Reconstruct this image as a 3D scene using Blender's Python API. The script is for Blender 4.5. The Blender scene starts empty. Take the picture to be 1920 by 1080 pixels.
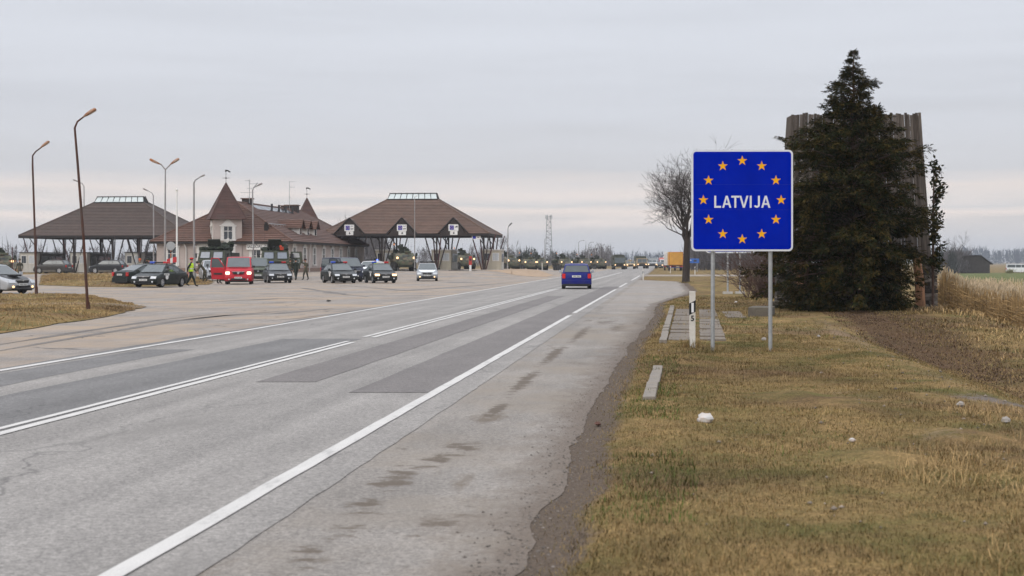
import bpy, bmesh, math, random
import numpy as np
from mathutils import Vector, Matrix, Euler
SC = bpy.context.scene
COL = SC.collection
rad = math.radians
F, HZ, CZ = 2667.0, 491.0, 1.6            # lens in photo pixels, horizon row, eye height (m)

# ------------------------------------------------------------------ camera
cam_d = bpy.data.cameras.new('camera')
cam = bpy.data.objects.new('camera', cam_d); COL.objects.link(cam)
cam.location = (0, 0, CZ); cam.rotation_euler = (rad(90), 0, 0)
cam_d.sensor_width = 36.0; cam_d.lens = 50.0
cam_d.shift_y = -49.0 / 1920.0
cam_d.clip_start = 0.1; cam_d.clip_end = 20000
cam_d.dof.use_dof = True; cam_d.dof.focus_distance = 40.0; cam_d.dof.aperture_fstop = 4.0
SC.camera = cam

# ------------------------------------------------------------------ sky: overcast, thin streaks
SUN_EL, SUN_AZ = rad(32), rad(222)         # azimuth clockwise from +Y: behind the camera, to the left
wd = bpy.data.worlds.new('World'); SC.world = wd; wd.use_nodes = True
nt = wd.node_tree; nt.nodes.clear()
def N(t, typ, **kw):
    n = t.nodes.new(typ)
    for k, v in kw.items():
        if k in n.inputs.keys() if isinstance(k, str) else False: n.inputs[k].default_value = v
        else: setattr(n, k, v)
    return n
out = nt.nodes.new('ShaderNodeOutputWorld'); bg = nt.nodes.new('ShaderNodeBackground')
bg.inputs['Strength'].default_value = 0.1
sky = nt.nodes.new('ShaderNodeTexSky'); sky.sky_type = 'NISHITA'; sky.sun_disc = False
sky.sun_elevation = SUN_EL; sky.sun_rotation = SUN_AZ
tc = nt.nodes.new('ShaderNodeTexCoord'); sep = nt.nodes.new('ShaderNodeSeparateXYZ')
nt.links.new(tc.outputs['Generated'], sep.inputs[0])
mp = nt.nodes.new('ShaderNodeMapping'); mp.inputs['Scale'].default_value = (3.0, 3.0, 42.0); mp.inputs['Rotation'].default_value = (0.012, -0.02, 0)
nt.links.new(tc.outputs['Generated'], mp.inputs[0])
nz = nt.nodes.new('ShaderNodeTexNoise'); nz.inputs['Scale'].default_value = 1.3; nz.inputs['Detail'].default_value = 5; nz.inputs['Roughness'].default_value = 0.55
nt.links.new(mp.outputs[0], nz.inputs['Vector'])
def M(t, op, a, b=None, c=None):
    n = t.nodes.new('ShaderNodeMath'); n.operation = op
    for i, x in enumerate((a, b, c)):
        if x is None: continue
        if isinstance(x, (int, float)): n.inputs[i].default_value = x
        else: t.links.new(x, n.inputs[i])
    return n.outputs[0]
def RAMP(t, fac, stops, interp='LINEAR'):
    n = t.nodes.new('ShaderNodeValToRGB'); r = n.color_ramp; r.interpolation = interp
    while len(r.elements) < len(stops): r.elements.new(0.5)
    for e, (p, c) in zip(r.elements, stops):
        e.position = p; e.color = (c[0], c[1], c[2], 1) if not isinstance(c, (int, float)) else (c, c, c, 1)
    t.links.new(fac, n.inputs[0]); return n.outputs[0]
def MIX(t, fac, a, b, mode='MIX'):
    n = t.nodes.new('ShaderNodeMix'); n.data_type = 'RGBA'; n.blend_type = mode
    for sock, x in ((n.inputs[0], fac), (n.inputs[6], a), (n.inputs[7], b)):
        if isinstance(x, (int, float)): sock.default_value = x
        elif isinstance(x, (tuple, list)): sock.default_value = (x[0], x[1], x[2], 1)
        else: t.links.new(x, sock)
    return n.outputs[2]
zz = sep.outputs['Z']
zd = M(nt, 'ADD', zz, M(nt, 'MULTIPLY', M(nt, 'SUBTRACT', nz.outputs['Fac'], 0.5), 0.035))
cloud = RAMP(nt, M(nt, 'MULTIPLY', zd, 4.0), [
    (0.0, (.60, .60, .62)), (0.07, (.61, .60, .615)), (0.105, (.67, .63, .615)), (0.135, (.90, .785, .72)), (0.16, (.67, .645, .64)),
    (0.19, (.83, .745, .705)), (0.24, (.625, .625, .655)), (0.42, (.635, .65, .70)), (0.58, (.67, .69, .745)), (0.80, (.675, .70, .76))])
streak = RAMP(nt, nz.outputs['Fac'], [(0.30, .955), (0.5, 1.0), (0.72, 1.035)])
cloud = MIX(nt, 1.0, cloud, streak, 'MULTIPLY')
# a real overcast sky brightens toward the zenith (CIE: 1 + 2 sin e)
lift = M(nt, 'ADD', 1.0, M(nt, 'MULTIPLY', M(nt, 'MAXIMUM', M(nt, 'SUBTRACT', zz, 0.19), 0.0), 2.1))
cloud = MIX(nt, 1.0, cloud, RAMP(nt, M(nt, 'MULTIPLY', lift, 0.3333), [(0, 0.0), (1, 1.0)]), 'MULTIPLY')
sc_n = nt.nodes.new('ShaderNodeVectorMath'); sc_n.operation = 'SCALE'; sc_n.inputs['Scale'].default_value = 32.0
nt.links.new(cloud, sc_n.inputs[0])
final = MIX(nt, 0.95, sky.outputs[0], sc_n.outputs[0])
nt.links.new(final, bg.inputs['Color']); nt.links.new(bg.outputs[0], out.inputs[0])

# ------------------------------------------------------------------ veiled sun
sl = bpy.data.lights.new('sun', 'SUN'); sl.energy = 1.45; sl.angle = rad(45); sl.color = (1, .93, .84)
so = bpy.data.objects.new('sun', sl); COL.objects.link(so)
sdir = Vector((math.sin(SUN_AZ) * math.cos(SUN_EL), math.cos(SUN_AZ) * math.cos(SUN_EL), math.sin(SUN_EL)))
so.rotation_euler = sdir.to_track_quat('Z', 'Y').to_euler(); so.location = (-30, -30, 60)
SC.view_settings.view_transform = 'Standard'; SC.view_settings.look = 'None'
SC.view_settings.exposure = 0.0; SC.view_settings.gamma = 1.0; SC.view_settings.use_curve_mapping = False
SC.render.engine = 'CYCLES'
SC.cycles.use_denoising = True
SC.cycles.max_bounces = 5; SC.cycles.diffuse_bounces = 2; SC.cycles.glossy_bounces = 2; SC.cycles.transparent_max_bounces = 6
SC.cycles.volume_bounces = 0; SC.cycles.caustics_reflective = False; SC.cycles.caustics_refractive = False
SC.cycles.use_adaptive_sampling = True; SC.cycles.adaptive_threshold = 0.012

# ------------------------------------------------------------------ materials
MATS = {}
def mat(name, col, rough=0.7, metal=0.0, var=0.12, scale=6.0, bump=0.0, bscale=40.0, emit=None, estr=0.0, spec=0.3, island=0.0, dirt=None, coat=0.0, stretch=None, alpha=None):
    """plain procedural material: base colour broken up by two noises, optional bump, per-piece variation and dirt"""
    if name in MATS: return MATS[name]
    m = bpy.data.materials.new(name); m.use_nodes = True; t = m.node_tree
    p = t.nodes['Principled BSDF']; MATS[name] = m
    c = t.nodes.new('ShaderNodeTexCoord'); vec = c.outputs['Object']
    if stretch:
        mm = t.nodes.new('ShaderNodeMapping'); mm.inputs['Scale'].default_value = stretch; t.links.new(vec, mm.inputs[0]); vec = mm.outputs[0]
    n = t.nodes.new('ShaderNodeTexNoise'); n.inputs['Scale'].default_value = scale; n.inputs['Detail'].default_value = 4
    t.links.new(vec, n.inputs['Vector'])
    f = RAMP(t, n.outputs['Fac'], [(.3, 1 - var), (.7, 1 + var)])
    o = MIX(t, 1.0, col, f, 'MULTIPLY')
    if dirt:
        n2 = t.nodes.new('ShaderNodeTexNoise'); n2.inputs['Scale'].default_value = scale * .6; n2.inputs['Detail'].default_value = 6; n2.inputs['Roughness'].default_value = .7
        t.links.new(vec, n2.inputs['Vector'])
        o = MIX(t, RAMP(t, n2.outputs['Fac'], [(.45, 0.0), (.66, dirt[3])]), o, dirt[:3])
    if island:
        g = t.nodes.new('ShaderNodeNewGeometry')
        o = MIX(t, 1.0, o, RAMP(t, g.outputs['Random Per Island'], [(0, 1 - island), (1, 1 + island)]), 'MULTIPLY')
    t.links.new(o, p.inputs['Base Color'])
    p.inputs['Roughness'].default_value = rough; p.inputs['Metallic'].default_value = metal
    p.inputs['Specular IOR Level'].default_value = spec
    if coat: p.inputs['Coat Weight'].default_value = coat; p.inputs['Coat Roughness'].default_value = .08
    if bump:
        b = t.nodes.new('ShaderNodeBump'); b.inputs['Strength'].default_value = bump; b.inputs['Distance'].default_value = .02
        n3 = t.nodes.new('ShaderNodeTexNoise'); n3.inputs['Scale'].default_value = bscale; n3.inputs['Detail'].default_value = 3
        t.links.new(vec, n3.inputs['Vector']); t.links.new(n3.outputs['Fac'], b.inputs['Height']); t.links.new(b.outputs[0], p.inputs['Normal'])
    if emit:
        p.inputs['Emission Color'].default_value = (*emit, 1); p.inputs['Emission Strength'].default_value = estr
    return m

def S(x, a, b):
    t = np.clip((np.asarray(x, float) - a) / (b - a), 0, 1); return t * t * (3 - 2 * t)
_rs = np.random.RandomState(7); _lat = _rs.rand(256, 256)
def vn(x, y):
    x = np.asarray(x, float); y = np.asarray(y, float)
    xi = np.floor(x).astype(int); yi = np.floor(y).astype(int); fx = x - xi; fy = y - yi
    fx = fx * fx * (3 - 2 * fx); fy = fy * fy * (3 - 2 * fy)
    a = _lat[xi % 256, yi % 256]; b = _lat[(xi + 1) % 256, yi % 256]; c = _lat[xi % 256, (yi + 1) % 256]; d = _lat[(xi + 1) % 256, (yi + 1) % 256]
    return (a * (1 - fx) + b * fx) * (1 - fy) + (c * (1 - fx) + d * fx) * fy
def fbm(x, y, o=4):
    s = 0; a = .5
    for i in range(o): s = s + a * (vn(x * 2 ** i + 17 * i, y * 2 ** i + 31 * i) - .5); a *= .5
    return s

# road frame: u across (0 on the right edge line), v = world Y along
RK, RC = 0.1069, 2.785
def U(X, Y): return X - RK * Y + RC
def XU(u, v): return u - RC + RK * v
def shoulder_edge(v):
    v = np.asarray(v, float)
    return 2.04 + .46 * S(v, 18, 48) + 1.75 * S(v, 50, 78) - 3.5 * S(v, 112, 128) + .12 * (vn(v * .9, v * 0 + 3) - .5) + .05 * (vn(v * 3.1, v * 0 + 9) - .5) + .03 * (vn(v * 9.1, v * 0 + 5) - .5)
def hgt(X, Y):
    X = np.asarray(X, float); Y = np.asarray(Y, float); u = U(X, Y)
    z = .5 * S(Y, 122, 158) * (1 - S(Y, 205, 245)) * S(-u, 10, 17) * (1 - .65 * S(-u, 46, 58))
    P = S(Y, 28, 42) * (1 - S(Y, 52, 58)) * (1 - S(u, 11.6, 14.0))
    z = z - .8 * S(u, 6.2, 9.2) * (1 - P) * S(X - .2 * Y, -.5, 1.0)
    return z
def ground_z(X, Y):
    X = np.asarray(X, float); Y = np.asarray(Y, float); u = U(X, Y); e = shoulder_edge(Y)
    z = hgt(X, Y)
    lawn = S(u, e + .1, e + .5)
    z = z + lawn * (.07 * (1 - S(Y, 100, 130)) + .10 * fbm(X * .9, Y * .5, 4) * (1 - S(Y, 60, 140)) + .03 * (vn(X * 4, Y * 4) - .5) * (1 - S(Y, 30, 60)))
    paved = (1 - S(u, e - .55, e - .14)) * (1 - S(Y, 300, 330)) * S(u, -75, -70)
    return z - .05 * paved - .03 * S(u, -300, -7) * (u < -6.9) * (Y >= 300)
def gz(X, Y): return float(ground_z(X, Y))
def gp(px, py, z=0.0):
    Y = F * (CZ - z) / (py - HZ); return ((px - 960) / F * Y, Y)
def at(px, Y): 
    X = (px - 960) / F * Y; return (X, Y, float(hgt(X, Y)) + .012)

# ------------------------------------------------------------------ objects
def tag(o, label=None, cat=None, group=None, kind=None):
    if label: o['label'] = label
    if cat: o['category'] = cat
    if group: o['group'] = group
    if kind: o['kind'] = kind
    return o
def thing(name, label, cat, loc=(0, 0, 0), rotz=0.0, group=None):
    o = bpy.data.objects.new(name, None); COL.objects.link(o); o.empty_display_size = .3
    o.location = loc; o.rotation_euler = (0, 0, rotz); return tag(o, label, cat, group)
KIDS = {}
def link(name, me, parent=None):
    o = bpy.data.objects.new(name, me); COL.objects.link(o)
    if parent: o.parent = parent; KIDS.setdefault(parent.name, []).append(o)
    return o
def copy_tree(o, parent=None, loc=None, rotz=None, label=None):
    c = o.copy(); COL.objects.link(c)
    if parent: c.parent = parent; KIDS.setdefault(parent.name, []).append(c)
    if loc is not None: c.location = loc
    if rotz is not None: c.rotation_euler = (0, 0, rotz)
    if label: c['label'] = label
    for k in KIDS.get(o.name, []): copy_tree(k, c)
    return c

class B:
    """collects shapes for ONE mesh"""
    def __init__(s): s.v = []; s.f = []; s.m = []
    def add(s, vs, fs, mi=0):
        o = len(s.v); s.v += [tuple(p) for p in vs]; s.f += [tuple(i + o for i in f) for f in fs]; s.m += [mi] * len(fs); return s
    def box(s, c, d, mi=0, R=None, taper=1.0):
        x, y, z = d[0] / 2, d[1] / 2, d[2] / 2
        vs = [Vector((sx * x * (taper if sz > 0 else 1), sy * y * (taper if sz > 0 else 1), sz * z)) for sz in (-1, 1) for sy in (-1, 1) for sx in (-1, 1)]
        if R is not None: vs = [R @ v for v in vs]
        vs = [v + Vector(c) for v in vs]
        return s.add(vs, [(0, 2, 3, 1), (4, 5, 7, 6), (0, 1, 5, 4), (2, 6, 7, 3), (0, 4, 6, 2), (1, 3, 7, 5)], mi)
    def quad(s, *p, mi=0): return s.add(p, [tuple(range(len(p)))], mi)
    def cyl(s, p0, p1, r0, r1=None, n=10, mi=0, caps=True): return s.tube([p0, p1], [r0, r0 if r1 is None else r1], n, mi, caps)
    def tube(s, pts, rs, n=8, mi=0, caps=True):
        pts = [Vector(p) for p in pts]; rings = []; vs = []; fs = []
        if isinstance(rs, (int, float)): rs = [rs] * len(pts)
        ref = None
        for i, p in enumerate(pts):
            d = (pts[min(i + 1, len(pts) - 1)] - pts[max(i - 1, 0)]).normalized()
            if ref is None: ref = Vector((0, 0, 1)) if abs(d.z) < .9 else Vector((1, 0, 0))
            a = d.cross(ref); a = a.normalized() if a.length > 1e-6 else Vector((1, 0, 0)); b = d.cross(a)
            ref = a.cross(d)
            vs += [p + (a * math.cos(2 * math.pi * k / n) + b * math.sin(2 * math.pi * k / n)) * rs[i] for k in range(n)]
        for i in range(len(pts) - 1):
            for k in range(n): fs.append((i * n + k, i * n + (k + 1) % n, (i + 1) * n + (k + 1) % n, (i + 1) * n + k))
        if caps: fs.append(tuple(range(n - 1, -1, -1))); fs.append(tuple((len(pts) - 1) * n + k for k in range(n)))
        return s.add(vs, fs, mi)
    def ball(s, c, r, nu=10, nv=6, mi=0):
        if isinstance(r, (int, float)): r = (r, r, r)
        vs = [(c[0], c[1], c[2] - r[2])]
        for j in range(1, nv):
            a = math.pi * j / nv - math.pi / 2
            vs += [(c[0] + r[0] * math.cos(a) * math.cos(2 * math.pi * i / nu), c[1] + r[1] * math.cos(a) * math.sin(2 * math.pi * i / nu), c[2] + r[2] * math.sin(a)) for i in range(nu)]
        vs.append((c[0], c[1], c[2] + r[2])); e = len(vs) - 1
        fs = [(0, 1 + (i + 1) % nu, 1 + i) for i in range(nu)]
        for j in range(nv - 2):
            for i in range(nu): fs.append((1 + j * nu + i, 1 + j * nu + (i + 1) % nu, 1 + (j + 1) * nu + (i + 1) % nu, 1 + (j + 1) * nu + i))
        fs += [(e, 1 + (nv - 2) * nu + i, 1 + (nv - 2) * nu + (i + 1) % nu) for i in range(nu)]
        return s.add(vs, fs, mi)
    def prism(s, poly, x0, x1, mi=0, ax='x'):
        """2-D outline (y,z) pushed along x; ax='y': outline (x,z) along y; ax='z': outline (x,y) along z"""
        P = {'x': lambda a, b, d: (d, a, b), 'y': lambda a, b, d: (a, d, b), 'z': lambda a, b, d: (a, b, d)}[ax]
        n = len(poly); vs = [P(a, b, x0) for a, b in poly] + [P(a, b, x1) for a, b in poly]
        fs = [tuple(range(n - 1, -1, -1)), tuple(range(n, 2 * n))] + [(i, (i + 1) % n, n + (i + 1) % n, n + i) for i in range(n)]
        return s.add(vs, fs, mi)
    def build(s, name, mats, parent=None, smooth=None, bevel=0.0, fix=True):
        me = bpy.data.meshes.new(name); me.from_pydata(s.v, [], s.f)
        if not isinstance(mats, (list, tuple)): mats = [mats]
        for m in mats: me.materials.append(m)
        if len(mats) > 1: me.polygons.foreach_set('material_index', s.m)
        if fix or bevel:
            bm = bmesh.new(); bm.from_mesh(me); bmesh.ops.recalc_face_normals(bm, faces=bm.faces)
            if bevel:
                es = [e for e in bm.edges if len(e.link_faces) == 2 and e.calc_face_angle(0) > .5]
                bmesh.ops.bevel(bm, geom=es, offset=bevel, segments=2, affect='EDGES', profile=.6, clamp_overlap=True)
            bm.to_mesh(me); bm.free()
        if smooth is not None:
            me.polygons.foreach_set('use_smooth', [True] * len(me.polygons)); me.set_sharp_from_angle(angle=rad(smooth))
        me.update(); return link(name, me, parent)
def np_mesh(name, V, Fq, mats, parent=None, k=3, mi=None, smooth=False):
    """big meshes straight from numpy arrays; every face has k corners"""
    V = np.asarray(V, np.float32); Fq = np.asarray(Fq, np.int32)
    me = bpy.data.meshes.new(name); me.vertices.add(len(V)); me.vertices.foreach_set('co', V.ravel())
    me.loops.add(Fq.size); me.loops.foreach_set('vertex_index', Fq.ravel())
    me.polygons.add(len(Fq)); me.polygons.foreach_set('loop_start', np.arange(len(Fq), dtype=np.int32) * k)
    for m in (mats if isinstance(mats, (list, tuple)) else [mats]): me.materials.append(m)
    if mi is not None: me.polygons.foreach_set('material_index', np.asarray(mi, np.int32))
    if smooth: me.polygons.foreach_set('use_smooth', [True] * len(Fq))
    me.update(calc_edges=True); return link(name, me, parent)
def grid_mesh(name, X, Y, Z, m, parent=None, attrs=None):
    r, c = X.shape; idx = np.arange(r * c).reshape(r, c)
    q = np.stack([idx[:-1, :-1], idx[:-1, 1:], idx[1:, 1:], idx[1:, :-1]], -1).reshape(-1, 4)
    o = np_mesh(name, np.stack([X, Y, Z], -1).reshape(-1, 3), q, m, parent, 4, smooth=True)
    for k, a in (attrs or {}).items():
        at_ = o.data.attributes.new(k, 'FLOAT', 'POINT'); at_.data.foreach_set('value', np.asarray(a, np.float32).ravel())
    return o
FONTS = {}
def text(s, size, m, parent, loc, rot, name='lettering', depth=.002, sx=1.0, bold=0.0):
    key = (s, size, m.name, sx, bold, depth)
    if key not in FONTS:
        cu = bpy.data.curves.new('text', 'FONT'); cu.body = s; cu.size = size; cu.extrude = depth; cu.align_x = 'CENTER'; cu.align_y = 'CENTER'; cu.resolution_u = 3; cu.offset = bold
        t = bpy.data.objects.new('text', cu); COL.objects.link(t)
        dg = bpy.context.evaluated_depsgraph_get(); me = bpy.data.meshes.new_from_object(t.evaluated_get(dg))
        bpy.data.objects.remove(t); bpy.data.curves.remove(cu)
        me.transform(Matrix.Diagonal((sx, 1, 1, 1))); me.materials.clear(); me.materials.append(m); FONTS[key] = me
    o = link(name, FONTS[key], parent); o.location = loc; o.rotation_euler = rot; return o
def face_cam(X, Y, d=0.0):
    """heading for a thing whose front is +y: d=0 looks at the camera, d>0 turns its front to the picture's right"""
    return math.atan2(X, -Y) + rad(d)
# ================================================================== SETTING
def pos_nodes(t, rot=True):
    """world position turned so that y runs along the road"""
    c = t.nodes.new('ShaderNodeTexCoord'); mm = t.nodes.new('ShaderNodeMapping')
    mm.inputs['Rotation'].default_value = (0, 0, math.atan(RK) if rot else 0); t.links.new(c.outputs['Object'], mm.inputs[0]); return mm.outputs[0]
def noise(t, vec, scale, detail=4, rough=.55, st=None):
    if st:
        mm = t.nodes.new('ShaderNodeMapping'); mm.inputs['Scale'].default_value = st; t.links.new(vec, mm.inputs[0]); vec = mm.outputs[0]
    n = t.nodes.new('ShaderNodeTexNoise'); n.inputs['Scale'].default_value = scale; n.inputs['Detail'].default_value = detail; n.inputs['Roughness'].default_value = rough
    t.links.new(vec, n.inputs['Vector']); return n.outputs['Fac']
def new_mat(name, rough=.9, spec=.3):
    m = bpy.data.materials.new(name); m.use_nodes = True; p = m.node_tree.nodes['Principled BSDF']
    p.inputs['Roughness'].default_value = rough; p.inputs['Specular IOR Level'].default_value = spec
    return m, m.node_tree, p
def bumpn(t, p, h, strength=.4, dist=.01):
    b = t.nodes.new('ShaderNodeBump'); b.inputs['Strength'].default_value = strength; b.inputs['Distance'].default_value = dist
    t.links.new(h, b.inputs['Height']); t.links.new(b.outputs[0], p.inputs['Normal'])
def attr(t, name):
    a = t.nodes.new('ShaderNodeAttribute'); a.attribute_name = name; return a.outputs['Fac']

def asphalt(name, col, streak=.12, blot=.12, dirt=None, dirt_lo=.55, dirt_hi=.7, sand=None, rough=.85, cracks=.0):
    m, t, p = new_mat(name, rough, .35); v = pos_nodes(t)
    g = noise(t, v, 70, 3, .7); g2 = noise(t, v, 24, 2, .6)
    o = MIX(t, 1, col, RAMP(t, g, [(.3, .58), (.7, 1.40)]), 'MULTIPLY')
    o = MIX(t, 1, o, RAMP(t, g2, [(.35, .80), (.65, 1.20)]), 'MULTIPLY')
    o = MIX(t, 1, o, RAMP(t, noise(t, v, 1.1, 4, .5, (1.6, .035, 1)), [(.3, 1 - streak), (.7, 1 + streak)]), 'MULTIPLY')
    o = MIX(t, 1, o, RAMP(t, noise(t, v, .35, 5, .6), [(.3, 1 - blot), (.7, 1 + blot)]), 'MULTIPLY')
    o = MIX(t, 1, o, RAMP(t, noise(t, v, 2.2, 5, .65, (1, .35, 1)), [(.35, 1 - blot * .7), (.65, 1 + blot * .6)]), 'MULTIPLY')
    if dirt:
        d = noise(t, v, .9, 6, .68, (1.0, .28, 1))
        o = MIX(t, RAMP(t, d, [(dirt_lo, 0), (dirt_hi, .75)]), o, dirt)
    if sand:
        o = MIX(t, RAMP(t, noise(t, v, .22, 6, .66), [(.44, 0), (.62, .85)]), o, sand)
    if cracks:
        vo = t.nodes.new('ShaderNodeTexVoronoi'); vo.feature = 'DISTANCE_TO_EDGE'; vo.inputs['Scale'].default_value = .9; vo.inputs['Randomness'].default_value = 1.0
        w = t.nodes.new('ShaderNodeVectorMath'); w.operation = 'ADD'; nv = t.nodes.new('ShaderNodeTexNoise'); nv.inputs['Scale'].default_value = 1.3; nv.inputs['Detail'].default_value = 5
        t.links.new(v, nv.inputs['Vector']); t.links.new(v, w.inputs[0]); t.links.new(nv.outputs['Color'], w.inputs[1]); mq = t.nodes.new('ShaderNodeMapping'); mq.inputs['Scale'].default_value = (.5, .10, 1); t.links.new(w.outputs[0], mq.inputs[0]); t.links.new(mq.outputs[0], vo.inputs['Vector'])
        cr = M(t, 'MULTIPLY', RAMP(t, vo.outputs['Distance'], [(0, 1), (.006, .7), (.014, 0)]), RAMP(t, noise(t, v, .25, 2), [(.48, 0), (.62, cracks)]))
        o = MIX(t, cr, o, (.035, .033, .032))
    if name == 'dusty_shoulder_asphalt':   # dust and mud gather along the outer edge
        k = M(t, 'MULTIPLY', RAMP(t, noise(t, v, 26, 2, .6, (.5, 1, 1)), [(.66, 0), (.70, .8)]), RAMP(t, noise(t, v, .7, 4, .6), [(.36, 0), (.5, 1)])); o = MIX(t, k, o, (.075, .058, .042))
        q = M(t, 'ADD', attr(t, 'stain'), M(t, 'MULTIPLY', M(t, 'SUBTRACT', noise(t, v, 3.2, 5, .7, (1.0, 1.5, 1)), .5), 2.4)); o = MIX(t, RAMP(t, q, [(.40, 0), (.64, .92)]), o, (.092, .070, .050))
        q = M(t, 'ADD', attr(t, 'dust'), M(t, 'MULTIPLY', M(t, 'SUBTRACT', noise(t, v, 2.0, 6, .72, (1, .6, 1)), .5), 1.8)); o = MIX(t, RAMP(t, q, [(.30, 0), (.8, .85)]), o, MIX(t, 1, (.190, .154, .117), RAMP(t, g, [(.3, .7), (.7, 1.25)]), 'MULTIPLY'))
        e = M(t, 'ADD', attr(t, 'rim_dirt'), M(t, 'MULTIPLY', M(t, 'SUBTRACT', noise(t, v, 2.6, 8, .8, (1, .6, 1)), .5), 1.5))
        o = MIX(t, RAMP(t, e, [(.36, 0), (.86, .92)]), o, MIX(t, 1, (.122, .094, .072), RAMP(t, noise(t, v, 34, 4, .75), [(.3, .55), (.7, 1.45)]), 'MULTIPLY'))
    t.links.new(o, p.inputs['Base Color']); bumpn(t, p, g, .35, .006)
    return m
m_road = asphalt('weathered_asphalt', (.224, .208, .191), .16, .10, dirt=(.178, .165, .150), dirt_lo=.56, dirt_hi=.68, cracks=.5)
m_patch = asphalt('darker_repair_asphalt', (.145, .131, .123), .08, .08)
m_lane = asphalt('dark_lane_asphalt', (.140, .134, .129), .14, .10, cracks=.5)
m_should = asphalt('dusty_shoulder_asphalt', (.212, .191, .169), .12, .16, dirt=(.105, .078, .052), dirt_lo=.585, dirt_hi=.66, sand=(.215, .180, .142))
m_plaza = asphalt('old_plaza_asphalt', (.225, .198, .174), .10, .16, dirt=(.15, .125, .102), dirt_lo=.56, dirt_hi=.68, sand=(.315, .235, .162), cracks=.8)

def ground_material():
    m, t, p = new_mat('dry_spring_grass', 1.0, .1); v = pos_nodes(t, False)
    straw, olive, green, brown = (.255, .168, .072), (.138, .107, .040), (.080, .084, .023), (.142, .084, .044)
    a = noise(t, v, 1.1, 6, .66); b = noise(t, v, 7, 5, .7); c = noise(t, v, 38, 3, .7); d = noise(t, v, .28, 4, .6)
    o = MIX(t, RAMP(t, a, [(.38, 0), (.62, 1)]), straw, olive)
    o = MIX(t, RAMP(t, noise(t, v, .55, 5, .6), [(.50, 0), (.62, .75)]), o, green)
    o = MIX(t, RAMP(t, d, [(.48, 0), (.62, .75)]), o, brown)
    o = MIX(t, 1, o, RAMP(t, b, [(.3, .68), (.7, 1.3)]), 'MULTIPLY')
    o = MIX(t, 1, o, RAMP(t, c, [(.3, .55), (.7, 1.4)]), 'MULTIPLY')
    brk = M(t, 'MULTIPLY', M(t, 'SUBTRACT', b, .5), .9)
    def layer(o, name, col, lo=.35, hi=.65):
        f = M(t, 'ADD', attr(t, name), brk)
        cc = MIX(t, 1, col, RAMP(t, c, [(.3, .6), (.7, 1.35)]), 'MULTIPLY')
        n = t.nodes.new('ShaderNodeMapRange'); n.inputs[1].default_value = lo; n.inputs[2].default_value = hi; t.links.new(f, n.inputs[0])
        return MIX(t, n.outputs[0], o, cc)
    o = layer(o, 'field', (.105, .118, .040), .4, .7)
    o = layer(o, 'litter', (.088, .052, .029), .45, .95)
    o = layer(o, 'bare', (.215, .155, .115), .42, .72)
    o = layer(o, 'mud', (.112, .086, .066))
    o = layer(o, 'gravel', (.155, .13, .112), .45, .7)
    t.links.new(o, p.inputs['Base Color']); bumpn(t, p, c, .8, .03)
    return m
m_ground = ground_material()
us = np.concatenate([-np.geomspace(6000, 78, 26), np.linspace(-76, -8, 60), np.linspace(-7, 1.6, 8), np.arange(1.75, 16, .125), 16 + np.cumsum(np.geomspace(.3, 700, 52))])
vs = [4.0]
while vs[-1] < 62: vs.append(vs[-1] + max(.11, vs[-1] * .011))
vs = np.concatenate([np.linspace(-80, 2.5, 14), vs, np.geomspace(63.5, 9000, 90)])
Ug, Vg = np.meshgrid(us, vs); Xg = XU(Ug, Vg); e_ = shoulder_edge(Vg)
crest = 6.5 + .03 * np.maximum(Vg - 22, 0)
A_mud = S(Ug, e_ - .5, e_ - .1) * (1 - S(Ug, e_ + .10, e_ + .55)) * (Vg < 108)
A_bare = .42 * np.exp(-((Ug - crest) / .55) ** 2) * S(Vg, 9, 13) * (1 - S(Vg, 40, 46)) + .48 * np.exp(-((Ug - 4.9) / .8) ** 2 - ((Vg - 16.5) / 1.2) ** 2) + .5 * np.exp(-((Ug - 5.2) / .5) ** 2 - ((Vg - 12.6) / .8) ** 2) + .42 * np.exp(-((Ug - 5.2) / 1.6) ** 2 - ((Vg - 31) / 4) ** 2)
A_lit = S(Ug, crest + .3, crest + 1.0) * S(Vg, 23, 29) * (1 - S(Vg, 50, 54)) * (1 - S(Ug, 9.6, 12.0)) * .9
for (px, py, ru, rv, k_) in ((1490, 742, .25, .5, .55), (1552, 750, .30, .35, .95), (1820, 817, .3, .4, .7), (1660, 862, .35, .4, .5), (1740, 745, .5, .5, .5), (1200, 870, .12, .5, .6), (1160, 800, .1, .7, .5)):
    cx, cy = gp(px, py, .08); A_lit = np.maximum(A_lit, k_ * np.exp(-((Ug - U(cx, cy)) / ru) ** 2 - ((Vg - cy) / rv) ** 2))
A_grav = .7 * np.exp(-((Vg - 16.4 - .25 * (Ug - 7)) / .75) ** 2) * S(Ug, 5.4, 6.4)
A_fld = S(Xg - .295 * Vg, 0, 6) * S(Vg, 75, 95) * (1 - S(Vg, 285, 340))
Zg = ground_z(Xg, Vg)
# scattered clods and the torn-up sods on the lawn
for (px, py, r, h_) in ((1500, 745, .32, .07), (1545, 748, .22, -.05), (1560, 752, .25, .06), (1810, 815, .25, .07), (1660, 860, .3, .05), (1760, 590, .5, .05), (1490, 600, .6, .06)):
    cx, cy = gp(px, py, .08); Zg = Zg + h_ * np.exp(-((Xg - cx) ** 2 + ((Vg - cy) * .6) ** 2) / (r * r))
ground = grid_mesh('ground', Xg, Vg, Zg, m_ground, None, dict(mud=A_mud, bare=A_bare, litter=A_lit, gravel=A_grav, field=A_fld)); tag(ground, kind='structure')

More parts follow.
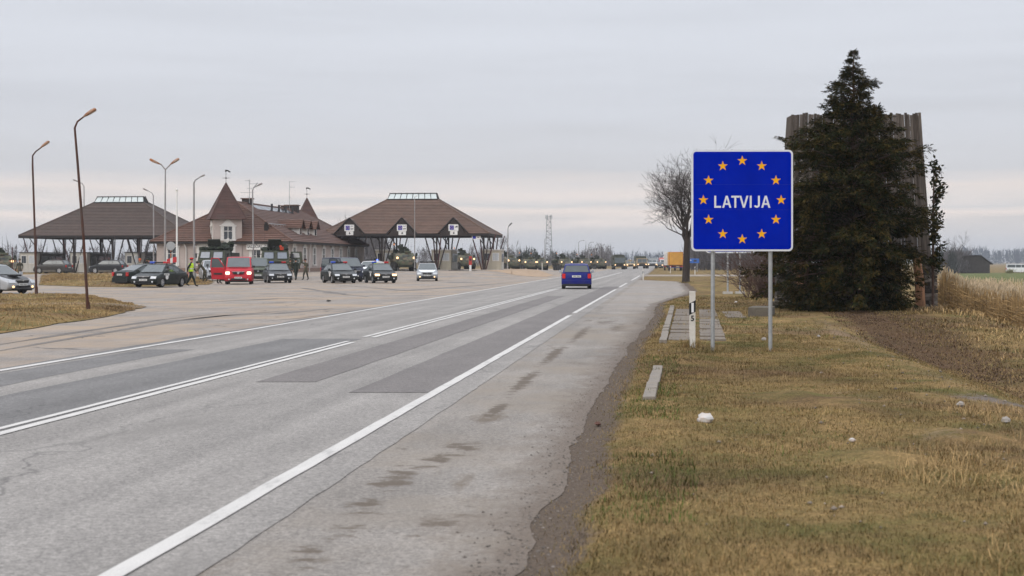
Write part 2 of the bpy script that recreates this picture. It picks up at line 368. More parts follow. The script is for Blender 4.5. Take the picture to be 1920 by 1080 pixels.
def strip(name, m, v, u0, u1, n=6, dz=.004, kind='structure', parent=None):
    v = np.asarray(v, float); u0 = np.broadcast_to(u0, v.shape); u1 = np.broadcast_to(u1, v.shape)
    tt = np.linspace(0, 1, n)[None, :]; Uu = u0[:, None] * (1 - tt) + u1[:, None] * tt; Vv = np.repeat(v[:, None], n, 1)
    X = XU(Uu, Vv); o = grid_mesh(name, X, Vv, hgt(X, Vv) + dz, m, parent); 
    if kind: tag(o, kind=kind)
    return o
vl = np.concatenate([np.linspace(-40, 4, 12), np.arange(4.1, 30, .1), np.arange(30, 130, .3), np.geomspace(131, 2600, 60)])
def lu(v):   # left edge line of the road
    v = np.asarray(v, float); return -6.9 - .35 * S(v, 30, 70) - .75 * S(v, 60, 140)
def cu_(v): return -3.43 - .10 * S(np.asarray(v, float), 40, 90)
vp = np.concatenate([np.linspace(-40, 4, 8), np.arange(5, 240, 1.2), np.geomspace(242, 330, 12)])
strip('plaza', m_plaza, vp, -70.0, lu(vp) - .05, 60, .002)
strip('road', m_road, vl, lu(vl) - .12, .42 + .02 * (vn(vl * 2.8, vl * 0) - .5), 14, .010)
vs_h = vl[vl < 320]; sh = strip('road_shoulder', m_should, vs_h, .22, np.maximum(shoulder_edge(vs_h), .6), 26, .005)
_ed = (np.linspace(1, 0, 26)[None, :] * (np.maximum(shoulder_edge(vs_h), .6) - .22)[:, None]); _at = sh.data.attributes.new('rim_dirt', 'FLOAT', 'POINT'); _at.data.foreach_set('value', np.exp(-_ed / .55).astype(np.float32).ravel())
_u = np.maximum(shoulder_edge(vs_h), .6)[:, None] - _ed; _v = np.repeat(vs_h[:, None], 26, 1); _st = np.zeros_like(_u)
for (px, py, ru, rv, k_) in ((735, 905, .16, .55, .8), (770, 885, .2, .4, .6), (690, 950, .15, .4, .6), (830, 860, .2, .45, .7), (870, 838, .25, .35, .7), (760, 840, .1, .3, .5), (650, 1000, .2, .4, .55), (930, 770, .10, 1.2, .8), (985, 715, .12, 2.2, .85), (1040, 665, .12, 3.0, .9), (1090, 625, .14, 4.5, .8), (1135, 605, .35, 2.0, .6), (1160, 615, .3, 2.5, .7), (1120, 788, .3, .3, .4), (560, 1050, .2, .4, .6), (840, 985, .25, .4, .5)):
    cx, cy = gp(px, py); _st = np.maximum(_st, k_ * np.exp(-((_u - U(cx, cy)) / ru) ** 2 - ((_v - cy) / rv) ** 2))
_a2 = sh.data.attributes.new('stain', 'FLOAT', 'POINT'); _a2.data.foreach_set('value', _st.astype(np.float32).ravel())
_a3 = sh.data.attributes.new('dust', 'FLOAT', 'POINT'); _a3.data.foreach_set('value', (.62 * S(_u, .9, 2.1) * (1 - S(_v, 60, 110)) * (1 - .8 * np.exp(-_ed / .35))).astype(np.float32).ravel())
vl_ = np.arange(46.5, 122, .4); m_lay = asphalt('pale_layby_asphalt', (.235, .212, .190), .08, .12, sand=(.245, .208, .170)); strip('layby', m_lay, vl_, .62 + .1 * vn(vl_ * .5, vl_ * 0 + 2), np.maximum(shoulder_edge(vl_) - .45 + .25 * vn(vl_ * .8, vl_ * 0 + 6), .9), 8, .0085)
# darker strip of new asphalt along the left lane, and the rectangular repairs in the right lane
vv = np.arange(-6, 29.5, .3); strip('dark_lane_strip', m_lane, vv, cu_(vv) - 1.55 - .12 * vn(vv * .4, vv * 0 + 5), cu_(vv) - .02, 4, .0125)
vv = np.arange(-6, 26, .3); strip('worn_lane_strip', m_lane, vv, lu(vv) + .25, lu(vv) + 1.1 + .3 * vn(vv * .25, vv * 0 + 8), 4, .0125)
vv = np.arange(5, 62, .3); strip('road_edge_strip', m_lane, vv, lu(vv) - .13 - .38 * vn(vv * .6, vv * 0 + 1) * S(vv, 5, 9) * (1 - S(vv, 45, 62)) - .02, lu(vv) - .10, 4, .0068)
def patch(name, px0, py0, px1, py1, v1, m=m_patch):
    X0, Y0 = gp(px0, py0); X1, Y1 = gp(px1, py1); v = np.arange(Y0, v1, .4); j = .03 * (vn(v * .7, v * 0 + 2) - .5)
    o = strip(name, m, v, U(X0, Y0) + j, U(X1, Y1) - j, 3, .0145); return o
patch('road_repair_patch', 478, 718, 590, 719, 66); patch('road_repair_patch', 655, 738, 806, 740, 92)
m_track = asphalt('dark_tyre_track', (.150, .132, .116), .2, .2)
def track(pts, w):
    P = [gp(*p) for p in pts]; Q = []
    for a, b_ in zip(P[:-1], P[1:]):
        k = max(2, int(math.hypot(b_[0] - a[0], b_[1] - a[1]) / .6)); Q += [(a[0] + (b_[0] - a[0]) * i / k, a[1] + (b_[1] - a[1]) * i / k) for i in range(k)]
    Q = np.array(Q); d = np.gradient(Q, axis=0); d /= np.linalg.norm(d, axis=1, keepdims=True); nrm = np.stack([-d[:, 1], d[:, 0]], -1); ww = w * (.35 + 1.1 * vn(Q[:, 0] * .7, Q[:, 1] * .7)) * np.sin(np.linspace(.05, math.pi - .05, len(Q)))
    a, b_ = Q - nrm * ww[:, None], Q + nrm * ww[:, None]; X = np.stack([a[:, 0], b_[:, 0]], 1); Y = np.stack([a[:, 1], b_[:, 1]], 1)
    tag(grid_mesh('tyre_track', X, Y, hgt(X, Y) + .0065, m_track), kind='structure')
for i, (pts, w) in enumerate((([(-60, 668), (150, 632), (330, 602), (440, 590), (600, 579)], .16), ([(-60, 656), (140, 624), (300, 600), (420, 587)], .12), ([(330, 601), (420, 592), (520, 588), (640, 577)], .22), ([(480, 604), (560, 597), (700, 580), (820, 566)], .13), ([(560, 539), (650, 553), (690, 556), (680, 558)], .35), ([(620, 533), (760, 545), (900, 535), (990, 527)], .35), ([(840, 529), (870, 530), (900, 529)], .6), ([(400, 566), (520, 560), (640, 562)], .3))): track(pts, w)
# painted lines, worn
def paint_material():
    m, t, p = new_mat('worn_white_road_paint', .75, .3); v = pos_nodes(t)
    w = noise(t, v, 3.5, 6, .75, (1.5, .4, 1)); g = noise(t, v, 110, 2)
    o = MIX(t, 1, (.54, .52, .49), RAMP(t, g, [(.3, .84), (.7, 1.1)]), 'MULTIPLY')
    o = MIX(t, RAMP(t, w, [(.30, .85), (.44, .16), (.6, 0)]), o, (.26, .25, .24)); t.links.new(o, p.inputs['Base Color']); return m
m_paint = paint_material()
def line(v0, v1, uc, w=.13, name='edge_line'):
    v = np.concatenate([np.arange(v0, min(v1, 140), .5), np.geomspace(140, v1, 14) if v1 > 140 else np.array([v1])]); v = np.unique(v)
    c = uc(v) if callable(uc) else np.full(v.shape, uc); j = .012 * (vn(v * 2.2, v * 0 + 4) - .5)
    strip(name, m_paint, v, c - w / 2 + j, c + w / 2 + j, 2, .018)
Yd = lambda y: gp(0, y)[1]
line(-10, Yd(592), 0.0); line(Yd(588), Yd(543), 0.0, .14); line(Yd(539), Yd(531), 0.0, .15); line(Yd(526), Yd(517), 0.0, .15)
line(-10, Yd(512.5), lambda v: lu(v), .15)
line(-10, Yd(643), lambda v: cu_(v) + .085, .12, 'centre_line'); line(6, Yd(641), lambda v: cu_(v) - .10, .09, 'centre_line')
line(Yd(634), 210, lambda v: cu_(v) + .10, .12, 'centre_line'); line(Yd(633), 210, lambda v: cu_(v) - .12, .11, 'centre_line')
# driveway across the right verge
vv = np.arange(158, 178, 1.0); strip('driveway', m_plaza, vv, .55, 16.0, 20, .006)

# kerb stones and paving slabs (each its own piece)
m_stone = mat('kerb_concrete', (.215, .19, .162), .9, var=.2, scale=9, bump=.4, dirt=(.20, .17, .13, .7))
m_slab = mat('paving_concrete', (.165, .14, .118), .92, var=.22, scale=5, bump=.5, dirt=(.16, .125, .075, .75))
kerb = tag(thing('kerb', None, None), kind='structure'); pave = tag(thing('pavement', None, None), kind='structure')
ANG = -math.atan(RK)
k_me = B().box((0, 0, 0), (.14, .97, .26)).build('kerb_stone', m_stone, kerb, None, .012).data
bpy.data.objects.remove(bpy.data.objects['kerb_stone'])
rk = random.Random(3)
def kerb_row(v0, v1, n, du0, du1):
    for i in range(n):
        f = (i + .5) / n; v = v0 + (v1 - v0) * f; u = du0 + (du1 - du0) * f
        o = link('kerb_stone', k_me, kerb); X = XU(u, v); o.location = (X, v, gz(X + .2, v) - .075 + rk.uniform(-.01, .012)); 
        o.rotation_euler = (rk.uniform(-.01, .01), rk.uniform(-.05, .03), ANG - (du1 - du0) / (v1 - v0) + rk.uniform(-.015, .015)); o.scale = (1, (v1 - v0) / n / .99, 1)
kerb_row(15.6, 20.7, 5, 2.62, 2.70); kerb_row(26.6, 47.6, 21, 2.76, 3.06)
s_me = B().box((0, 0, 0), (.96, .96, .07)).build('paving_slab', m_slab, pave, None, .01).data
bpy.data.objects.remove(bpy.data.objects['paving_slab'])
def slab_rows(v0, v1, n, u0, w, du, skip=0.0):
    for i in range(n):
        if rk.random() < skip: continue
        v = v0 + (v1 - v0) * (i + .5) / n; u = u0 + du * (i + .5) / n; X = XU(u, v)
        o = link('paving_slab', s_me, pave); o.location = (X, v, max(gz(X, v), gz(X - .2, v), gz(X + .25, v)) - .022 + rk.uniform(-.008, .012))
        o.rotation_euler = (rk.uniform(-.012, .012), rk.uniform(-.015, .015), ANG + rk.uniform(-.02, .02)); o.scale = (w, (v1 - v0) / n * .97, 1)
slab_rows(27.4, 45.5, 18, 3.10, .50, .32); slab_rows(27.8, 45.5, 18, 3.74, .52, .42, .06); slab_rows(38.5, 45.5, 7, 4.75, .55, .1, .1)

# grassy islands on the plaza
m_isl = None
def island(name, pts, H, n=14, wob=.35):
    P = np.array([gp(*p) for p in pts]); 
    seg = []
    for i in range(len(P)):
        a, b = P[i], P[(i + 1) % len(P)]; k = max(2, int(np.hypot(*(b - a)) / .5))
        seg += [a + (b - a) * j / k for j in range(k)]
    P = np.array(seg); c = P.mean(0)
    P = P + np.stack([vn(P[:, 0] * .9, P[:, 1] * .9) - .5, vn(P[:, 1] * .9, P[:, 0] * .9 + 7) - .5], -1) * wob
    tt = np.linspace(0, 1, n)[:, None, None]; G = P[None] * (1 - tt) + c * tt; G = np.concatenate([G, G[:, :1]], 1)
    X, Y = G[..., 0], G[..., 1]; h = H * S(np.repeat(tt[..., 0], X.shape[1], 1), 0, .34) + .02 + (.06 * fbm(X * .7, Y * .5) + .02 * (vn(X * 3, Y * 2) - .5)) * S(tt[..., 0], 0, .1)
    z = np.zeros_like(X)
    bare = .62 * np.exp(-((Y - (c[1] - 1.0 + .10 * (X - c[0]))) / 2.3) ** 2) * (H < .2) + .5 * (1 - S(tt[..., 0] + 0 * X, 0, .12)) * (H >= .2)
    return tag(grid_mesh(name, X, Y, hgt(X, Y) + h, m_ground, None, dict(mud=z, bare=bare, litter=z, gravel=z, field=z)), kind='structure'), P, c
isl_a = island('grass_island', [(-90, 553), (60, 551), (160, 553), (230, 566), (274, 576), (240, 585), (190, 596), (100, 609), (0, 627), (-90, 641)], .12)
isl_b = island('grass_bank', [(72, 535), (160, 538), (245, 539), (320, 536), (392, 534), (402, 529), (385, 523), (320, 521), (245, 520), (150, 519), (78, 519)], .26)
isl_c = island('sand_strip', [(880, 514), (960, 519), (1025, 519.5), (1040, 516), (1010, 512), (930, 510.5), (885, 511.5)], .08)
m_sand = mat('pale_sandy_soil', (.33, .235, .155), .95, var=.2, scale=1.5, bump=.3)
isl_c[0].data.materials[0] = m_sand

# litter of stones and clods on the lawn is ground cover
def pebbles():
    r = np.random.RandomState(5); n = 420
    v = 8 + 30 * r.rand(n) ** 1.4; u = np.where(r.rand(n) < .55, 5.0 + 2.6 * r.rand(n), 2.6 + 4.5 * r.rand(n)); X = XU(u, v); z = ground_z(X, v)
    s = .008 + .02 * r.rand(n) ** 3
    base = np.array([(1, 0, 0), (0, 1, 0), (-1, 0, 0), (0, -1, 0), (0, 0, .7), (0, 0, -.5)]); fa = np.array([(0, 1, 4), (1, 2, 4), (2, 3, 4), (3, 0, 4), (1, 0, 5), (2, 1, 5), (3, 2, 5), (0, 3, 5)])
    V = base[None] * s[:, None, None] * (.7 + .6 * r.rand(n, 6, 1)) + np.stack([X, v, z + .012], -1)[:, None]
    Fq = (fa[None] + 6 * np.arange(n)[:, None, None]).reshape(-1, 3)
    tag(np_mesh('gravel', V.reshape(-1, 3), Fq, mat('pebble', (.20, .165, .13), .9, var=.2, scale=2, island=.5)), kind='stuff')
pebbles()
def crumbs():
    r = np.random.RandomState(15); n = 5200; v = 6.8 + 42 * r.rand(n) ** 1.7; e = shoulder_edge(v); u = e - .02 + .13 * r.randn(n) - .10 * r.rand(n); X = XU(u, v); z = np.maximum(ground_z(X, v), hgt(X, v) + .004 * (u < e)); s = .003 + .010 * r.rand(n) ** 4
    base = np.array([(1, 0, 0), (0, 1, 0), (-1, 0, 0), (0, -1, 0), (0, 0, .7), (0, 0, -.5)]); fa = np.array([(0, 1, 4), (1, 2, 4), (2, 3, 4), (3, 0, 4)])
    V = base[None] * s[:, None, None] * (.7 + .6 * r.rand(n, 6, 1)) + np.stack([X, v, z + .3 * s], -1)[:, None]; Fq = (fa[None] + 6 * np.arange(n)[:, None, None]).reshape(-1, 3)
    tag(np_mesh('gravel', V.reshape(-1, 3), Fq, mat('asphalt_crumb', (.13, .112, .096), .95, var=.2, scale=2, island=.6)), kind='stuff')
crumbs()

# grass blades: short dry lawn near the camera, thinning with distance, and longer straw at the lower right
def blades(name, u0, u1, v0, v1, n, seed, L, m, lean=1.0, pw=1.0, keep=None, width=.004, zf=None, XY=None):
    r = np.random.RandomState(seed)
    if XY is None:
        v = v0 + (v1 - v0) * r.rand(n) ** pw; u = u0 + (u1 - u0) * r.rand(n); X = XU(u, v)
    else: X, v = XY; u = U(X, v)
    k = np.ones(len(X), bool) if keep is None else keep(X, v, u, r)
    X, v = X[k], v[k]; n = len(X); z = (ground_z if zf is None else zf)(X, v)
    cl = vn(X * 2.3, v * 1.6); Ls = L * (.45 + .9 * r.rand(n)) * (.45 + 1.0 * cl)
    a = 2 * math.pi * r.rand(n); tilt = (.25 + .95 * r.rand(n)) * lean; a2 = a + (r.rand(n) - .5) * .9
    w = width * (1 + .035 * v) * (.6 + .8 * r.rand(n)); px_, py_ = -np.sin(a) * w, np.cos(a) * w
    dx, dy, dz = np.cos(a2) * np.sin(tilt) * Ls, np.sin(a2) * np.sin(tilt) * Ls, np.cos(tilt) * Ls
    o = np.zeros_like(z)
    p0 = np.stack([X - px_, v - py_, z - .006], -1); p1 = np.stack([X + px_, v + py_, z - .006], -1)
    p2 = np.stack([X + dx * .55 + px_ * .7, v + dy * .55 + py_ * .7, z + dz * .7], -1); p3 = np.stack([X + dx * .55 - px_ * .7, v + dy * .55 - py_ * .7, z + dz * .7], -1)
    p4 = np.stack([X + dx, v + dy, z + dz * .92], -1)
    V = np.stack([p0, p1, p2, p3, p4], 1).reshape(-1, 3); b = 5 * np.arange(n)[:, None]
    T = np.stack([b + [[0, 1, 2]], b + [[0, 2, 3]], b + [[3, 2, 4]]], 1).reshape(-1, 3)
    return tag(np_mesh(name, V, T, m), kind='stuff')
def blade_material(name, straw, olive, green, gshift=0.0):
    m, t, p = new_mat(name, .8, .2); g = t.nodes.new('ShaderNodeNewGeometry'); v = pos_nodes(t, False)
    o = RAMP(t, g.outputs['Random Per Island'], [(0, straw), (.4, tuple(.8 * x for x in straw)), (.62, olive), (.85, tuple(.6 * x for x in olive)), (1, tuple(1.25 * x for x in straw))])
    f = RAMP(t, noise(t, v, .55, 5, .6), [(.50 - gshift, 0), (.66 - gshift, .7)])
    o = MIX(t, RAMP(t, noise(t, v, .28, 4, .6), [(.47, 0), (.60, .75)]), o, RAMP(t, g.outputs['Random Per Island'], [(0, (.19, .120, .064)), (.5, (.100, .064, .035)), (1, (.25, .165, .085))]))
    o = MIX(t, 1, o, RAMP(t, noise(t, v, 2.2, 4, .65), [(.33, .52), (.66, 1.34)]), 'MULTIPLY')
    o = MIX(t, f, o, RAMP(t, g.outputs['Random Per Island'], [(0, green), (.5, tuple(.6 * x for x in green)), (1, olive)]))
    t.links.new(o, p.inputs['Base Color']); return m
m_lawn = blade_material('dry_lawn_blades', (.285, .191, .082), (.158, .121, .044), (.086, .095, .024), .015)
m_straw = blade_material('long_straw_blades', (.44, .295, .135), (.27, .185, .078), (.12, .12, .035), -.06)
def lawn_keep(X, v, u, r):
    e = shoulder_edge(v) + .28
    infront = np.abs(X) < .385 * v + .4
    nob = (r.rand(len(X)) > .8 * np.exp(-((u - (6.5 + .03 * np.maximum(v - 22, 0))) / .5) ** 2)) & (r.rand(len(X)) > .85 * np.exp(-((v - 16.4 - .25 * (u - 7)) / .7) ** 2) * (u > 5.6))
    slab = (v > 27) & (v < 46) & (u > 2.85) & (u < 4.1) & (r.rand(len(X)) > .22)
    return (u > e + .15 * r.randn(len(X))) & infront & nob & ~slab
blades('grass', 2.0, 9.0, 6.6, 30, 420000, 1, .033, m_lawn, 1.3, 1.4, lawn_keep, .0017)
blades('grass', 2.0, 16.0, 28, 62, 90000, 2, .055, m_lawn, 1.2, 1.0, lambda X, v, u, r: lawn_keep(X, v, u, r) & ~((u > 7.2) & (v > 26) & (v < 50) & (u < 12) & (r.rand(len(X)) > .12)), .003)
blades('long_grass', 3.5, 8.0, 6.8, 15, 18000, 3, .105, m_straw, 1.1, 1.0, lambda X, v, u, r: (vn(X * 1.1, v * .8 + 3) + .55 * (X - .27 * v) > .62) & (np.abs(X) < .4 * v) , .0018)
blades('long_grass', 10.0, 20.0, 24, 47, 22000, 4, .17, m_straw, 1.1, 1.0, lambda X, v, u, r: (vn(X * .5, v * .5 + 3) > .35) & (X < .40 * v) & (u > 11.5 + 1.2 * r.randn(len(X))), .005)
blades('dead_leaves', 5.5, 12.0, 22, 51, 60000, 31, .045, blade_material('dead_leaf', (.115, .070, .042), (.075, .045, .028), (.06, .055, .022), -.2), 1.5, 1.0, lambda X, v, u, r: (u > 6.9 + .03 * np.maximum(v - 22, 0)) & (u < 10.4 + 1.1 * r.randn(len(X))), .0045)
blades('grass', 9.0, 15.0, 22, 48, 40000, 32, .07, m_lawn, 1.2, 1.0, lambda X, v, u, r: (u > 8.8 + 1.3 * r.randn(len(X))) & (X < .42 * v), .003)
m_fresh = blade_material('fresh_green_blades', (.085, .125, .022), (.110, .125, .035), (.06, .10, .015), .1)
blades('green_grass', 2.3, 3.4, 6.8, 24, 9000, 41, .060, m_fresh, .9, 1.3, lambda X, v, u, r: (vn(v * .55, v * 0 + 6) > .55) & (u > shoulder_edge(v) + .42 + .12 * r.randn(len(X))) & (u < shoulder_edge(v) + .95), .0022)
blades('green_grass', 2.9, 9.0, 7, 30, 14000, 42, .045, m_fresh, 1.0, 1.2, lambda X, v, u, r: (vn(X * 1.7 + 5, v * 1.1) > .74) & (np.abs(X) < .4 * v), .002)
def isl_pts(isl, n, seed):
    r = np.random.RandomState(seed); P, c = isl[1], isl[2]; i = r.randint(0, len(P), n); t_ = np.sqrt(r.rand(n))[:, None] * .985
    Q = c + (P[i] - c) * t_; return Q[:, 0], Q[:, 1], t_[:, 0]
for isl, H, n, sd, L in ((isl_a, .12, 60000, 11, .075), (isl_b, .26, 24000, 12, .14)):
    X_, Y_, t_ = isl_pts(isl, n, sd); zmap = H * S(1 - t_, 0, .34)
    c_ = isl[2]; kk = np.random.RandomState(sd).rand(n) > .85 * np.exp(-((Y_ - (c_[1] - 1.0 + .10 * (X_ - c_[0]))) / 2.0) ** 2) * (H < .2)
    X_, Y_, zmap = X_[kk], Y_[kk], zmap[kk]
    blades('grass', 0, 0, 0, 0, 0, sd, L, m_straw, 1.0, XY=(X_, Y_), zf=lambda a, b, q=zmap: hgt(a, b) + q + .01, width=.0026)

# reed bed and the field beyond
def reeds():
    r = np.random.RandomState(21); n = 46000
    Y = 48.5 + 30 * r.rand(n) ** 2.2; X = Y * (.292 + .13 * r.rand(n)) + .5
    k = (X > 14.0 + .5 * r.randn(n)) & (r.rand(n) < np.clip(1.15 - 16 * (X / Y - .305), .10, 1) * 1.0 + .35 * (r.rand(n) < .5) * (Y < 53)); X, Y = X[k], Y[k]; n = len(X); z = ground_z(X, Y)
    tall = np.clip(1.35 - 1.5 * (X / Y - .30), 1.15, 1.35)
    short = r.rand(n) < .5 ; H = np.where(short, .45 + .45 * r.rand(n), tall * (.78 + .3 * r.rand(n)))
    a = 6.283 * r.rand(n); ln = H * .12 * r.rand(n); w = .005 + .004 * r.rand(n)
    tx, ty = X + np.cos(a) * ln, Y + np.sin(a) * ln
    V = np.stack([np.stack([X - w, Y, z], -1), np.stack([X + w, Y, z], -1), np.stack([tx + w * .6, ty, z + H], -1), np.stack([tx - w * .6, ty, z + H], -1)], 1).reshape(-1, 3)
    Fq = np.arange(4 * n).reshape(n, 4); mi = np.zeros(n, int)
    q = np.where(~short & (r.rand(n) < .5))[0]; pw = .014 + .014 * r.rand(len(q)); ph = .12 + .12 * r.rand(len(q)); b = np.cos(a[q]) * .07
    P = np.stack([np.stack([tx[q], ty[q], z[q] + H[q] - .06], -1), np.stack([tx[q] + pw, ty[q] + pw * .5, z[q] + H[q] + ph * .4], -1), np.stack([tx[q] + b, ty[q], z[q] + H[q] + ph], -1), np.stack([tx[q] - pw * .6, ty[q] - pw * .5, z[q] + H[q] + ph * .45], -1)], 1).reshape(-1, 3)
    Fp = 4 * n + np.arange(4 * len(q)).reshape(-1, 4)
    # bent leaves low down
    m2 = 26000; i = r.randint(0, n, m2); hb = H[i] * (.15 + .6 * r.rand(m2)); a2 = 6.283 * r.rand(m2); ll = .2 + .35 * r.rand(m2)
    bx, by, bz = X[i], Y[i], z[i] + hb
    L = np.stack([np.stack([bx, by, bz], -1), np.stack([bx + np.cos(a2) * ll * .5 + .006, by + np.sin(a2) * ll * .5, bz + ll * .35], -1), np.stack([bx + np.cos(a2) * ll, by + np.sin(a2) * ll, bz + ll * .15], -1), np.stack([bx + np.cos(a2) * ll * .5 - .006, by + np.sin(a2) * ll * .5, bz + ll * .30], -1)], 1).reshape(-1, 3)
    Fl = 4 * n + 4 * len(q) + np.arange(4 * m2).reshape(-1, 4)
    V = np.concatenate([V, P, L]); FF = np.concatenate([Fq, Fp, Fl]); mi = np.concatenate([mi, np.ones(len(q), int), np.zeros(m2, int)])
    m1 = mat('reed_stem', (.45, .30, .14), .85, var=.2, scale=.8, island=.45); m2_ = mat('reed_plume', (.52, .41, .27), .95, var=.2, scale=1, island=.35)
    tag(np_mesh('reeds', V, FF, [m1, m2_], None, 4, mi), kind='stuff')
reeds()
# ================================================================== NEAR THINGS
m_galv = mat('galvanised_steel', (.33, .34, .345), .5, .6, var=.12, scale=14, bump=.1)
m_white = mat('white_paint', (.72, .71, .69), .6, var=.05, scale=4, dirt=(.5, .47, .42, .35))
m_black = mat('black_paint', (.012, .012, .013), .5, var=.1)
m_blue = mat('reflective_blue_film', (.0012, .014, .34), .8, var=.06, scale=2.5, dirt=(.0012, .011, .26, .5), spec=0.0)
m_star = mat('reflective_yellow_film', (.78, .37, .006), .55, var=.06, scale=5, spec=.12)
m_rim = mat('reflective_white_film', (.62, .63, .66), .45, var=.05, scale=5)
m_alu = mat('bare_aluminium', (.42, .43, .44), .45, .8, var=.1)
# --- the border sign
SY = F * (CZ - .05) / (664 - HZ); PM = SY / F
sx = (1391.5 - 960) * PM
sign = thing('border_sign', 'large square blue sign with yellow star ring reading LATVIJA on two grey posts', 'road sign', (sx, SY, gz(sx, SY)), rad(-.6))
SZ = gz(sx, SY); pz = lambda y: CZ + (HZ - y) * PM - SZ
def rrect(w, h, r, n=5):
    P = []
    for cx, cy, a0 in ((w / 2 - r, h / 2 - r, 0), (-w / 2 + r, h / 2 - r, 90), (-w / 2 + r, -h / 2 + r, 180), (w / 2 - r, -h / 2 + r, 270)):
        P += [(cx + r * math.cos(rad(a0 + 90 * i / n)), cy + r * math.sin(rad(a0 + 90 * i / n))) for i in range(n + 1)]
    return P
W_ = 190 * PM; H_ = 190 * PM; zc = pz(376)
o_ = B().prism([(a, b + zc) for a, b in rrect(W_, H_, .075)], -.012, .028, 0, 'y').build('border', m_rim, sign)
b_ = B()
b_.prism([(a, b + zc) for a, b in rrect(W_ - .062, H_ - .062, .05)], -.0155, -.0105, 0, 'y'); b_.build('panel', m_blue, sign)
for dz in (.285, -.165):
    B().box((0, -.0157, zc + dz * W_ / 1.8), (W_ - .07, .0012, .003)).build('seam', mat('panel_seam', (.01, .02, .22), .5), sign)
sp = []
for k in range(12):
    a = rad(90 - 30 * k); sp.append((W_ * .383 * math.cos(a), zc + W_ * .005 + W_ * .387 * math.sin(a)))
st = [(.092 * W_ / 1.8 * (1 if i % 2 == 0 else .385) * math.cos(rad(90 + 36 * i)), .092 * W_ / 1.8 * (1 if i % 2 == 0 else .385) * math.sin(rad(90 + 36 * i))) for i in range(10)]
st_me = None
for x, z in sp:
    if st_me is None:
        s_ = B().prism(st, -.0025, .0015, 0, 'y').build('star', m_star, sign); st_me = s_.data
    else: s_ = link('star', st_me, sign)
    s_.location = (x, -.0165, z)
LH = 22.5 * PM; LS = .155 * LH      # letter height and stroke
def glyph(ch):
    h, s, d = LH, LS, LS * 1.06
    if ch == 'L': return [[(0, 0), (.56 * h, 0), (.56 * h, s), (s, s), (s, h), (0, h)]], .56 * h
    if ch == 'I': return [[(0, 0), (s, 0), (s, h), (0, h)]], s
    if ch == 'T': w = .66 * h; return [[(w / 2 - s / 2, 0), (w / 2 + s / 2, 0), (w / 2 + s / 2, h - s), (w, h - s), (w, h), (0, h), (0, h - s), (w / 2 - s / 2, h - s)]], w
    if ch == 'V': w = .76 * h; return [[(w / 2 - s * .52, 0), (w / 2 + s * .52, 0), (w, h), (w - d, h), (w / 2, s * 1.5), (d, h), (0, h)]], w
    if ch == 'A':
        w = .76 * h; k = lambda z: (w / 2 - s * .52) * z / h; z0, z1 = .24 * h, .24 * h + s * .95
        return [[(0, 0), (d, 0), (k(z0) + d * .98, z0), (w - k(z0) - d * .98, z0), (w - d, 0), (w, 0), (w / 2 + s * .52, h), (w / 2 - s * .52, h)]], w
    if ch == 'J':
        w = .50 * h; r = w * .5; o_p = [(w, h), (w - s, h)] + [(w / 2 + (r - s) * math.cos(rad(-t)), r + (r - s) * math.sin(rad(-t))) for t in range(0, 161, 20)] + [(w / 2 + r * math.cos(rad(-t)), r + r * math.sin(rad(-t))) for t in range(160, -1, -20)]
        return [o_p], w
for ch, cx in zip('LATVIJA', (1345.5, 1362.5, 1378.5, 1394.5, 1407.3, 1418.8, 1435.5)):
    pl_, w_ = glyph(ch); b = B(); x0 = (cx - 1391.5) * PM - w_ / 2; z0 = pz(378.3) - LH / 2
    for P_ in pl_: b.prism([(x0 + x, z0 + z) for x, z in P_], -.0180, -.0150, 0, 'y')
    b.build('letter', m_rim, sign)
    if ch == 'A':      # the counter under the apex shows the blue panel
        k = lambda z: (w_ / 2 - LS * .52) * z / LH; zb_ = .24 * LH + LS * .95; q = B()
        q.prism([(x0 + k(zb_) + LS * 1.04, z0 + zb_), (x0 + w_ - k(zb_) - LS * 1.04, z0 + zb_), (x0 + w_ / 2, z0 + LH - LS * 1.45)], -.0188, -.0181, 0, 'y'); q.build('counter', m_blue, sign)
for px in (1337.5, 1445.5):
    x = (px - 1391.5) * PM
    B().cyl((x, .062, -.25), (x, .062, zc + H_ * .44), .034, n=14).build('post', m_galv, sign, 40)
for z in (zc - .62 * W_ / 1.8, zc + .62 * W_ / 1.8):
    B().box((0, .0225, z), (W_ * .9, .012, .05)).build('stiffener', m_alu, sign)
# --- a second sign standing behind the first, only its lower edge and one post show
Y2 = 68.0; P2 = Y2 / F; x2 = (1370 - 960) * P2
s2 = thing('information_sign', 'blue white-edged sign on grey posts mostly hidden behind the star ring sign', 'road sign', (x2, Y2, gz(x2, Y2)))
z2 = lambda y: CZ + (HZ - y) * P2 - gz(x2, Y2)
zt, zb = z2(345), z2(474.5); B().prism([(a, b + (zt + zb) / 2) for a, b in rrect(92 * P2, zt - zb, .12)], -.02, .02, 0, 'y').build('border', m_rim, s2)
B().prism([(a, b + (zt + zb) / 2) for a, b in rrect(92 * P2 - .12, zt - zb - .12, .08)], -.026, -.0195, 0, 'y').build('panel', m_blue, s2)
for px in (1365, 1388): B().cyl(((px - 1370) * P2, .07, -.2), ((px - 1370) * P2, .07, zt - .1), .045, n=10).build('post', m_galv, s2, 40)
for px in (1365, 1388): B().box(((px - 1370) * P2, .07, .03), (.42, .42, .12)).build('footing', mat('footing_concrete', (.4, .38, .35), .9), s2)

